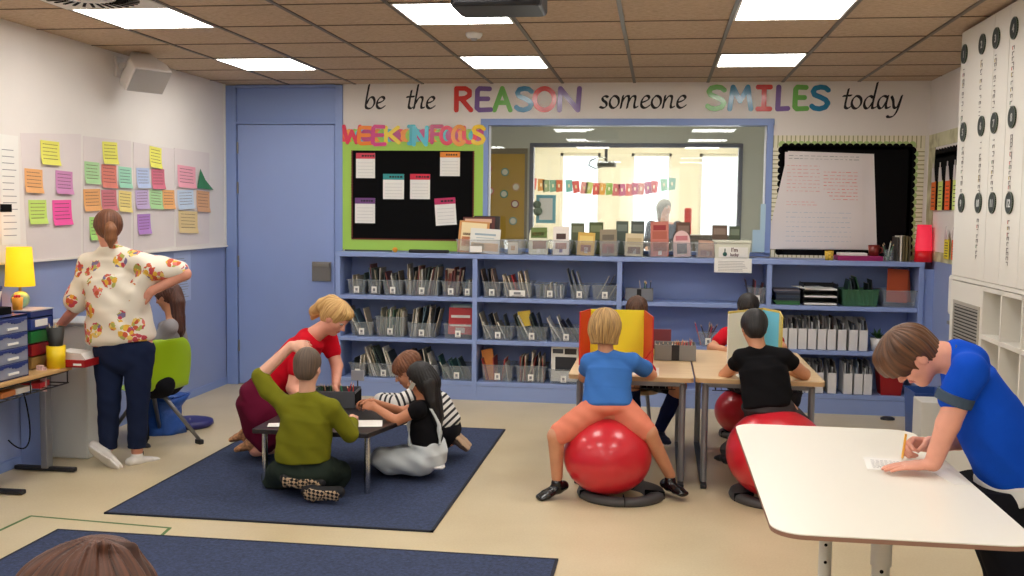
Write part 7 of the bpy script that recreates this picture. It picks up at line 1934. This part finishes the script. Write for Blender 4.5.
C.chain([hL+V(-.01, 0, .01), hL*.4+kL*.6, kL*.92+hL*.08], [.085, .073, .06], .02); C.chain([hR+V(.01, 0, 0.01), hR*.4+kR*.6, kR*.88+hR*.12], [.085, .073, .058], .02)
for a_, b_ in ((hL, kL), (hR, kR)):
    q_ = a_*.1+b_*.9; dd = nrm(b_-a_)
C.mesh('shorts', [M_sal], P7, O, .006, wrinkle(.004, 1.2, 13))
M_bsh = mat('black leather shoe', (16, 16, 20), .25, coat=.3)
C = Field(); shoe(C, aL+V(0, 0, -.035), (-.75, -.6, -.25), (-.1, -.2, 1), .185, .038, hgt=.05); C.mesh('shoe', [M_bsh], P7, O, .005)
C = Field(); shoe(C, aR+V(0, 0, -.03), (.55, -.7, -.06), (0, 0, 1), .185, .038, hgt=.05); C.mesh('shoe', [M_bsh], P7, O, .005)
def ex(H, L, R):
    H.loft([(L(0, -.1, -.0), R[0], .088, .09), (L(0, -.06, -.3), R[0], .078, .072)], .02)
hair_short(hd, fw, (0, .1, 1), hs, hm7, P7, O, .005, .0065, extra=ex, nape=-.42, seed=7, side=.06, fr=20, wid=1.07)
for _ in (0,): pass
m = MB(); p_ = Vector(wR-O)
dv = Vector(nrm(eR-wR)); q_ = p_+dv*.05
m.cyl(q_-dv*.04, q_+dv*.06, .038, .043, n=20); o = m.build('red_cuff', mat('red patterned cuff', (190, 24, 40), .7, var=.4, vscale=90), P7)
def held_pencil(a, b_, c, label, r=.004):
    m = MB(); a, b_ = Vector(a), Vector(b_); m.cyl(a, a+(b_-a)*.9, r, n=7, smooth=False); m.cyl(a+(b_-a)*.9, b_, r, .0006, n=7, mi=1)
    o = m.build('pencil', [mat('pencil paint %d %d %d' % c, c, .4), mat('pencil wood', (222, 190, 150))], origin=a); return tag(o, label, 'pencil')
held_pencil(J(652, 350, Y+.32), J(640, 366, Y+.42), (180, 40, 40), 'red pencil in the right hand of the blond boy')

# ---- 8: boy in the black T-shirt on the second ball
Y = -2.93
hm8 = hairmat('black cropped hair', (14, 12, 14), (32, 27, 28))
hd = J(754, 328, Y+.1); fw = nrm((-.15, 1, -.45)); hs = .2; O = J(768, 490, Y); O[2] = 0
nk = J(758, 345, Y+.06); sL = J(741, 358, Y+.06); sR = J(784, 357, Y+.05); eL = J(725, 375, Y+.2); wL = J(738, 375, Y+.36); eR = J(804, 374, Y+.16); wR = J(792, 375, Y+.36)
ch = J(764, 375, Y+.03); pel = J(768, 405, Y); kL = J(756, 424, Y+.22); kR = J(800, 424, Y+.1); aL = J(727, 450, Y+.27); aR = J(812, 470, Y+.05)
F = Field(.82); head(F, hd, fw, (0, .25, 1), hs); F.cone(hd+V(.01, -.02, -.05), nk+V(0, 0, -.02), .042, .047)
F.chain([sL, nk+V(0, 0, -.045), sR], [.033, .038, .033], .02); F.loft([(ch, (1, 0, 0), .12, .08), (pel, (1, 0, 0), .12, .09)], .03)
F.chain([sL, eL, wL], [.04, .034, .024], .02); F.chain([sR, eR, wR], [.04, .034, .024], .02)
hand(F, wL, (.5, .8, 0), (0, 0, -1), .135, -1, (.5, .5, .6, .7), .5); hand(F, wR, (-.7, .6, 0), (0, 0, -1), .135, 1)
F.chain([pel+V(-.06, 0, 0), kL, aL], [.07, .048, .034], .02); F.chain([pel+V(.06, 0, 0), kR, aR], [.07, .048, .034], .02)
P8 = mk(F, 'person', 'black-haired boy in a black T-shirt seated on the second red ball', bodymats('tan', hm8), O, .0065)
C = Field(); C.loft([(J(768, 405, Y), (1, 0, 0), .14, .11), (J(766, 388, Y+.02), (1, 0, 0), .135, .1), (J(763, 370, Y+.04), (1, 0, 0), .135, .095), (J(762, 359, Y+.05), (1, 0, 0), .105, .065)], .02, cap=.3, pw=2.3)
yoke(C, nk, sL, sR, .046, .054); C.chain([sL, sL*.6+eL*.4], [.047, .045], .02); C.chain([sR, sR*.6+eR*.4], [.047, .046], .02); C.cutplane(eL*.42+sL*.58, eL-sL); C.cutplane(eR*.42+sR*.58, eR-sR)
C.mesh('t_shirt', [clothmat('black jersey', (16, 15, 18))], P8, O, .006, wrinkle(.003, 1.1, 14))
C = Field(); C.loft([(J(768, 403, Y), (1, 0, 0), .13, .1), (pel+V(0, 0, -.02), (1, 0, 0), .135, .11)], .02, cap=.3)
C.chain([pel+V(-.06, 0, -.01), kL, aL], [.075, .056, .042], .02); C.chain([pel+V(.06, 0, -.01), kR, aR], [.075, .056, .042], .02)
C.mesh('trousers', [clothmat('dark grey cotton', (70, 66, 68))], P8, O, .0065, wrinkle(.004, 1.2, 15))
for a_, td in ((aL, (-.3, .9, -.1)), (aR, (.6, -.6, -.1))):
    C = Field(); shoe(C, a_+V(0, 0, -.02), td, (0, 0, 1), .18, .038); C.mesh('shoe', [mat('black trainer', (20, 22, 28), .6)], P8, O, .006)
hair_short(hd, fw, (0, .25, 1), hs, hm8, P8, O, .005, .0015, nape=-.36, seed=8, top=.02)

# ---- 9: child behind the yellow screen, facing the camera
Y = -1.62
hm9 = hairmat('dark brown hair', (56, 34, 24), (104, 68, 46))
hd = J(637, 312, Y); fw = nrm((0, -1, -.5)); hs = .2; O = J(640, 420, Y); O[2] = 0
nk = J(637, 330, Y+.02); sL = J(617, 340, Y); sR = J(657, 340, Y); eL = J(612, 356, Y-.1); wL = J(628, 356, Y-.25); eR = J(662, 354, Y-.1); wR = J(648, 357, Y-.25)
ch = J(637, 350, Y); pel = J(637, 375, Y+.02); kL = J(632, 381, Y-.36); kR = J(679, 386, Y-.3); aL = J(634, 421, Y-.34); aR = J(660, 428, Y-.26)
F = Field(.82); head(F, hd, fw, (0, -.3, 1), hs); F.cone(hd+V(0, .02, -.05), nk+V(0, 0, -.03), .04, .045)
F.chain([sL, nk+V(0, 0, -.05), sR], [.033, .038, .033], .02); F.loft([(ch, (1, 0, 0), .115, .08), (pel, (1, 0, 0), .12, .09)], .03)
F.chain([sL, eL, wL], [.038, .03, .022], .02); F.chain([sR, eR, wR], [.038, .03, .022], .02)
hand(F, wL, (.3, -1, 0), (0, 0, -1), .13, 1); hand(F, wR, (-.3, -1, 0), (0, 0, -1), .13, -1)
F.chain([pel+V(-.06, 0, 0), kL, aL], [.072, .05, .034], .02); F.chain([pel+V(.07, 0, 0), kR, aR], [.072, .05, .034], .02)
P9 = mk(F, 'person', 'brown-haired child hidden behind the red and yellow screen with navy socks', bodymats('tan', hm9), O, .0075)
C = Field(); C.loft([(J(637, 372, Y), (1, 0, 0), .14, .105), (J(637, 352, Y), (1, 0, 0), .14, .1), (J(637, 340, Y), (1, 0, 0), .11, .07)], .03, cap=.5)
yoke(C, nk, sL, sR, .048, .052); C.chain([sL, eL, wL], [.048, .044, .036], .02); C.chain([sR, eR, wR], [.048, .044, .036], .02)
C.mesh('sweater', [clothmat('dark striped knit', (44, 40, 44), var=.3)], P9, O, .0075, wrinkle(.003, 1, 16))
C = Field(); C.chain([pel+V(-.06, 0, 0), kL*.8+pel*.2], [.095, .075], .03); C.chain([pel+V(.06, 0, 0), kR*.75+pel*.25], [.095, .072], .03)
C.mesh('shorts', [clothmat('black cotton', (22, 22, 28))], P9, O, .0075, wrinkle(.004, 1.2, 17))
M_nav = clothmat('navy knit', (26, 34, 74))
for a_, k_, td in ((aL, kL, (0, -1, -.1)), (aR, kR, (.4, -.9, -.15))):
    C = Field(); C.chain([k_*.72+a_*.28, k_*.4+a_*.6, a_], [.05, .048, .038], .02); C.mesh('sock', [M_nav], P9, O, .006)
    C = Field(); shoe(C, a_+V(0, 0, -.02), td, (0, 0, 1), .18, .036, 0, .045); sole(C, a_+V(0, 0, -.02), td, (0, 0, 1), .18, .036, 1, .045); C.mesh('shoe', [mat('navy trainer', (30, 38, 70), .6), M_wshoe], P9, O, .0055)
hair_short(hd, fw, (0, -.3, 1), hs, hm9, P9, O, .0055, .005, nape=-.4, seed=9, side=.03)
# a plain stool carries the child
def stool(x, y, h, label):
    t = thing('stool', label, 'stool', (x, y, 0))
    MB().cyl((0, 0, h-.03), (0, 0, h), .15, n=28).build('seat', M_beech, t, bevel=.006)
    for k in range(4):
        a = PI/4+k*PI/2; MB().cyl((.1*math.cos(a), .1*math.sin(a), h-.03), (.15*math.cos(a), .15*math.sin(a), 0), .011).build('leg', M_legm, t)
stool(pel[0], Y+.04, pel[2]-.09, 'stool under the child behind the red and yellow screen')

# ---- 10: child in red behind the white screen
Y = -1.42
hd = J(748, 309, Y); fw = nrm((-.1, -1, -.4)); hs = .2; O = J(744, 425, Y); O[2] = 0
nk = J(748, 326, Y+.02); sL = J(727, 334, Y); sR = J(772, 334, Y); eL = J(712, 348, Y-.1); wL = J(730, 351, Y-.24); eR = J(782, 348, Y-.1); wR = J(765, 352, Y-.24)
ch = J(748, 345, Y); pel = J(746, 380, Y+.02); kL = J(768, 392, Y-.22); kR = J(792, 392, Y-.25); aL = J(766, 424, Y-.2); aR = J(786, 426, Y-.2)
F = Field(.82); head(F, hd, fw, (0, -.25, 1), hs); F.cone(hd+V(0, .02, -.05), nk+V(0, 0, -.03), .04, .045)
F.chain([sL, nk+V(0, 0, -.05), sR], [.033, .038, .033], .02); F.loft([(ch, (1, 0, 0), .115, .08), (pel, (1, 0, 0), .12, .09)], .03)
F.chain([sL, eL, wL], [.04, .034, .024], .02); F.chain([sR, eR, wR], [.04, .034, .024], .02)
hand(F, wL, (.9, -.6, 0), (0, 0, -1), .13, 1); hand(F, wR, (-.9, -.6, 0), (0, 0, -1), .13, -1)
F.chain([pel+V(-.06, 0, 0), kL, aL], [.072, .05, .034], .02); F.chain([pel+V(.07, 0, 0), kR, aR], [.072, .05, .034], .02)
hmX = hairmat('very dark brown hair', (20, 16, 16), (44, 36, 34))
P10 = mk(F, 'person', 'dark-haired child in a red T-shirt behind the white and pale blue screen', bodymats('tan', hmX), O, .0075)
C = Field(); C.loft([(J(747, 374, Y), (1, 0, 0), .14, .105), (J(748, 348, Y), (1, 0, 0), .145, .1), (J(748, 335, Y), (1, 0, 0), .12, .07)], .03, cap=.5)
yoke(C, nk, sL, sR, .05, .054); C.chain([sL, sL*.45+eL*.55], [.05, .05], .02); C.chain([sR, sR*.45+eR*.55], [.05, .05], .02)
C.mesh('t_shirt', [clothmat('red jersey', (196, 24, 40))], P10, O, .0075, wrinkle(.003, 1, 18))
C = Field(); C.chain([pel+V(-.06, 0, 0), kL, aL], [.092, .066, .045], .03); C.chain([pel+V(.06, 0, 0), kR, aR], [.092, .066, .045], .03)
C.mesh('trousers', [clothmat('charcoal cotton', (50, 48, 54))], P10, O, .0075, wrinkle(.004, 1.2, 19))
for a_ in (aL, aR):
    C = Field(); shoe(C, a_+V(0, 0, -.02), (-.1, -1, -.1), (0, 0, 1), .18, .04); C.mesh('shoe', [mat('grey suede shoe', (74, 68, 62), .8)], P10, O, .006)
hair_short(hd, fw, (0, -.25, 1), hs, hmX, P10, O, .0055, .004, nape=-.3, seed=10)

# ---- 11: boy in royal blue writing at the white table (nearest figure)
Y = -5.17
hmb = hairmat('brown hair, near', (40, 22, 12), (122, 78, 44))
hd = J(912, 357, Y); fw = nrm((-.62, -.14, -.76)); up = nrm((-.76, 0, .62)); hs = .20; O = J(1010, 560, Y); O[2] = 0; O[0] = 1.14
nk = J(942, 357, Y); sN = J(970, 371, Y-.12); sF = J(958, 368, Y+.12)
eN = J(948, 424, Y-.13); wN = np.array(at(933, 463, y=Y-.13)); wN[2] = max(wN[2], WT+.03)
eF = J(958, 440, Y+.16); wF = J(930, 456, Y+.1); wF[2] = WT+.05
ch = J(980, 395, Y); pel = J(1024, 480, Y+.02); hipz = pel[2]
F = Field(.82); Lh, Rh = head(F, hd, fw, up, hs, wid=1.0)
F.chain([Lh(0, -.14, -.15), nk], [.052, .048], .02); F.cone(nk, J(965, 364, Y), .048, .052, .02)
F.chain([sN, J(966, 366, Y), sF], [.042, .05, .042], .03); F.loft([(J(975, 385, Y), (0, 1, 0), .11, .075), (J(1000, 425, Y), (0, 1, 0), .1, .07), (pel+V(.03, 0, .0), (0, 1, 0), .125, .1)], .03)
F.chain([sN, eN, wN], [.043, .037, .027], .015); F.chain([sF, eF, wF], [.042, .034, .026], .015)
# near hand flat on the table, pointing away from the body
hand(F, wN+V(-.01, 0, -.006), (-1, .02, -.1), (0, 0, -1), .155, -1, (.1, .08, .08, .1), .05, k=.004)
# far hand: fist round the pencil
hand(F, wF, (-1, -.3, .1), (-.1, -.75, -.6), .165, 1, (.95, 1.0, 1.1, 1.2), .8, k=.004)
kn1 = np.array([1.16, Y-.12, .42]); kn2 = np.array([1.2, Y+.14, .42]); an1 = np.array([1.2, Y-.12, .07]); an2 = np.array([1.24, Y+.16, .07]); pel[0] = 1.095
F.chain([pel+V(.03, -.06, -.08), kn1, an1], [.055, .05, .037], .02); F.chain([pel+V(.03, .06, -.08), kn2, an2], [.055, .05, .037], .02)
P11 = mk(F, 'person', 'brown-haired boy in a royal blue polo shirt writing at the white table', bodymats('pink', hmb), O, .0042)
M_roy = clothmat('royal blue jersey', (14, 74, 190))
C = Field(); C.loft([(J(1017, 474, Y), (0, 1, .0), .145, .115), (J(1001, 440, Y), (0, 1, 0), .137, .11), (J(985, 408, Y), (0, 1, 0), .132, .098), (J(973, 377, Y), (0, 1, 0), .112, .075)], .02, cap=.4, pw=2.2)
C.loft([(J(998, 470, Y), (0, 1, 0), .12, .06), (J(982, 430, Y), (0, 1, 0), .112, .07)], .04)
C.chain([sN, J(963, 384, Y-.12), J(955, 397, Y-.115)], [.05, .053, .054], .02); C.chain([sF, sF*.5+eF*.5], [.052, .05], .02)
C.chain([sN, J(969, 362, Y), sF], [.052, .055, .052], .03); C.cone(J(969, 362, Y), J(958, 357, Y), .06, .056, .02)
C.cutplane(J(997, 496, Y), (.43, 0, -.9))
C.mesh('polo_shirt', [M_roy], P11, O, .0045, wrinkle(.0035, 1., 20))
C = Field(); a_ = J(956, 395, Y-.116); b_ = J(953, 402, Y-.114); C.cone(a_, b_, .0595, .0595, 0); dd = nrm(b_-a_); C.cutplane(b_+dd*.004, dd); C.cutplane(a_-dd*.006, -dd)
C.mesh('sleeve_cuff', [clothmat('grey-blue rib', (70, 84, 100))], P11, O, .0035)
C = Field(); p0_ = J(948, 372, Y); C.cone(J(948, 356, Y), J(958, 358, Y), .053, .059, .0); C.cutplane(J(949, 354, Y), nrm((-1, 0, .2))); C.mesh('collar', [clothmat('grey-blue rib', (70, 84, 100))], P11, O, .0045)
C = Field(); C.loft([(J(1012, 478, Y), (0, 1, 0), .146, .114), (J(1014, 494, Y), (0, 1, 0), .148, .116)], .02, cap=.5); C.cutplane(J(1003, 497, Y), (.43, 0, -.9)); C.mesh('white_undershirt', [clothmat('white cotton', (226, 226, 224))], P11, O, .005, wrinkle(.002, 1, 21))
C = Field(); C.loft([(J(1008, 489, Y), (0, 1, 0), .144, .112), (pel+V(.0, 0, -.07), (0, 1, 0), .155, .12)], .03, cap=.5)
C.chain([pel+V(0, -.08, -.08), kn1, an1], [.1, .078, .06], .03); C.chain([pel+V(0, .08, -.08), kn2, an2], [.1, .078, .06], .03)
C.cutplane(J(1000, 482, Y), (-.12, 0, 1))
C.mesh('trousers', [clothmat('black cotton', (22, 22, 28))], P11, O, .007, wrinkle(.004, 1, 22))
for a_ in (an1, an2):
    C = Field(); shoe(C, a_, (-1, 0, -.1), (0, 0, 1), .2, .04); C.mesh('shoe', [M_bsh], P11, O, .006)
def ex(H, L, R):
    H.ell(L(0, .1, .32), (.075, .062, .045), R, .02)
    H.ell(L(0, .33, .2), (.068, .04, .055), R, .03)
    H.ell(L(0, .38, .06), (.06, .028, .05), R, .02)
hair_short(hd, fw, up, hs, hmb, P11, O, .0032, .0026, extra=ex, nape=-.32, seed=11, face=(.45, .26, .36), facec=(0, .5, -.27), fr=24, top=.03, back=.03)
pt = Vector(wF+nrm((-1, -.3, .1))*.085+V(0, -.02, -.012))
held_pencil(J(906, 434, pt.y), Vector((J(904, 464, pt.y)[0]-.006, pt.y+.005, WT+.003)), (238, 180, 70), 'yellow pencil held upright by the boy in royal blue', .0042)

# ---- 12: top of a brown tousled head at the bottom left, nearest the camera
Y = -7.1
hmc = hairmat('reddish brown hair, near', (40, 22, 16), (118, 70, 46))
hd = J(101, 606, Y); fw = nrm((.25, 1, -.1)); hs = .21; O = np.array([hd[0], hd[1], 0])
nk = hd+V(0, -.01, -.13); sL = nk+V(-.14, 0, -.07); sR = nk+V(.14, 0, -.07); pel = nk+V(0, 0, -.42); ch = nk+V(0, 0, -.2)
F = Field(.82); head(F, hd, fw, (0, 0, 1), hs); F.cone(hd+V(0, -.01, -.05), nk+V(0, 0, -.03), .04, .045)
F.chain([sL, nk+V(0, 0, -.05), sR], [.033, .038, .033], .02); F.loft([(ch, (1, 0, 0), .12, .08), (pel, (1, 0, 0), .12, .09)], .03)
eL = sL+V(-.03, .05, -.2); eR = sR+V(.03, .05, -.2); wL = eL+V(.02, .16, -.06); wR = eR+V(-.02, .16, -.06)
F.chain([sL, eL, wL], [.038, .03, .022], .02); F.chain([sR, eR, wR], [.038, .03, .022], .02)
hand(F, wL, (.2, 1, -.2), (0, 0, -1), .13, -1); hand(F, wR, (-.2, 1, -.2), (0, 0, -1), .13, 1)
zk = pel[2]
for sx in (-1, 1):
    F.chain([pel+V(.06*sx, 0, -.02), np.array([pel[0]+.08*sx, pel[1]+.02, zk*.5]), np.array([pel[0]+.08*sx, pel[1], .06])], [.07, .05, .035], .02)
P12 = mk(F, 'person', 'child with tousled reddish brown hair whose head shows at the bottom left corner', bodymats('fair', hmc), O, .0075)
C = Field(); C.loft([(pel+V(0, 0, .03), (1, 0, 0), .145, .105), (ch, (1, 0, 0), .145, .1), (nk+V(0, 0, -.08), (1, 0, 0), .12, .07)], .03, cap=.5)
C.chain([sL, (sL+eL)/2], [.056, .052], .03); C.chain([sR, (sR+eR)/2], [.056, .052], .03); C.mesh('t_shirt', [M_blu], P12, O, .0075, wrinkle(.003, 1, 23))
C = Field()
for sx in (-1, 1): C.chain([pel+V(.06*sx, 0, -.01), np.array([pel[0]+.08*sx, pel[1]+.02, zk*.5]), np.array([pel[0]+.08*sx, pel[1], .09])], [.095, .068, .055], .03)
C.mesh('trousers', [clothmat('navy cotton', (30, 36, 60))], P12, O, .008)
for sx in (-1, 1):
    C = Field(); shoe(C, (pel[0]+.08*sx, pel[1], .06), (0, 1, 0), (0, 0, 1), .18, .036); C.mesh('shoe', [mat('black trainer', (20, 22, 28), .6)], P12, O, .007)
def ex(H, L, R):
    H.chain([L(.14, -.2, .48), L(.2, -.22, .56), L(.27, -.24, .585)], [.018, .010, .003], .015); H.chain([L(.2, .0, .45), L(.3, .0, .52)], [.02, .005], .02)
    H.ell(L(-.2, -.2, .14), (.085, .08, .07), R, .03); H.ell(L(.22, -.15, .12), (.07, .08, .07), R, .03); H.ell(L(.05, -.3, .3), (.05, .05, .04), R, .02)
hair_short(hd, fw, (0, 0, 1), hs, hmc, P12, O, .0032, .005, extra=ex, nape=-.5, seed=12, side=.05, fr=22, top=.06)

# ---- 13: grey-haired person far away in the twin classroom
Y = 5.0
hmg = hairmat('grey-blond hair', (120, 112, 96), (190, 180, 160))
hd = J(665, 208, Y); fw = nrm((.6, -.8, 0)); hs = .22; O = np.array([hd[0], Y, 0])
nk = hd+V(0, 0, -.15); sL = nk+V(-.17, 0, -.08); sR = nk+V(.17, 0, -.08); pel = nk+V(0, 0, -.55); ch = nk+V(0, 0, -.25)
F = Field(.82); head(F, hd, fw, (0, 0, 1), hs); F.cone(hd, nk+V(0, 0, -.03), .05, .055)
F.chain([sL, nk+V(0, 0, -.06), sR], [.033, .038, .033], .02); F.loft([(ch, (1, 0, 0), .15, .1), (pel, (1, 0, 0), .15, .1)], .03)
for sx, s_ in ((-1, sL), (1, sR)):
    e_ = s_+V(.05*sx, 0, -.27); w_ = e_+V(-.02*sx, -.15, -.14); F.chain([s_, e_, w_], [.045, .038, .027], .02); hand(F, w_, (0, -.6, -.8), (0, 0, -1), .17, 1)
    F.chain([pel+V(.08*sx, 0, 0), np.array([pel[0]+.09*sx, Y, .48]), np.array([pel[0]+.09*sx, Y, .06])], [.09, .06, .04], .02)
P13 = mk(F, 'person', 'grey-haired person seen through the interior window', bodymats('fair', hmg), O, .012)
C = Field(); C.loft([(pel+V(0, 0, .0), (1, 0, 0), .175, .12), (ch, (1, 0, 0), .175, .12), (nk+V(0, 0, -.09), (1, 0, 0), .15, .08)], .03, cap=.5); C.chain([sL, sL+V(-.05, 0, -.27)], [.066, .055], .03); C.chain([sR, sR+V(.05, 0, -.27)], [.066, .055], .03)
C.mesh('sweater', [clothmat('dark slate knit', (70, 70, 78))], P13, O, .012)
C = Field()
for sx in (-1, 1): C.chain([pel+V(.08*sx, 0, 0), np.array([pel[0]+.09*sx, Y, .48]), np.array([pel[0]+.09*sx, Y, .08])], [.11, .08, .065], .03)
C.mesh('trousers', [clothmat('black cotton', (22, 22, 28))], P13, O, .013)
for sx in (-1, 1):
    C = Field(); shoe(C, (pel[0]+.09*sx, Y, .06), (0, -1, 0), (0, 0, 1), .22, .042); C.mesh('shoe', [mat('black trainer', (20, 22, 28), .6)], P13, O, .01)
def ex(H, L, R): H.chain([L(0, -.2, 0), L(0, -.3, -.6)], [.09, .06], .03)
hair_short(hd, fw, (0, 0, 1), hs, hmg, P13, O, .009, .004, extra=ex, nape=-2, seed=13, side=.05)
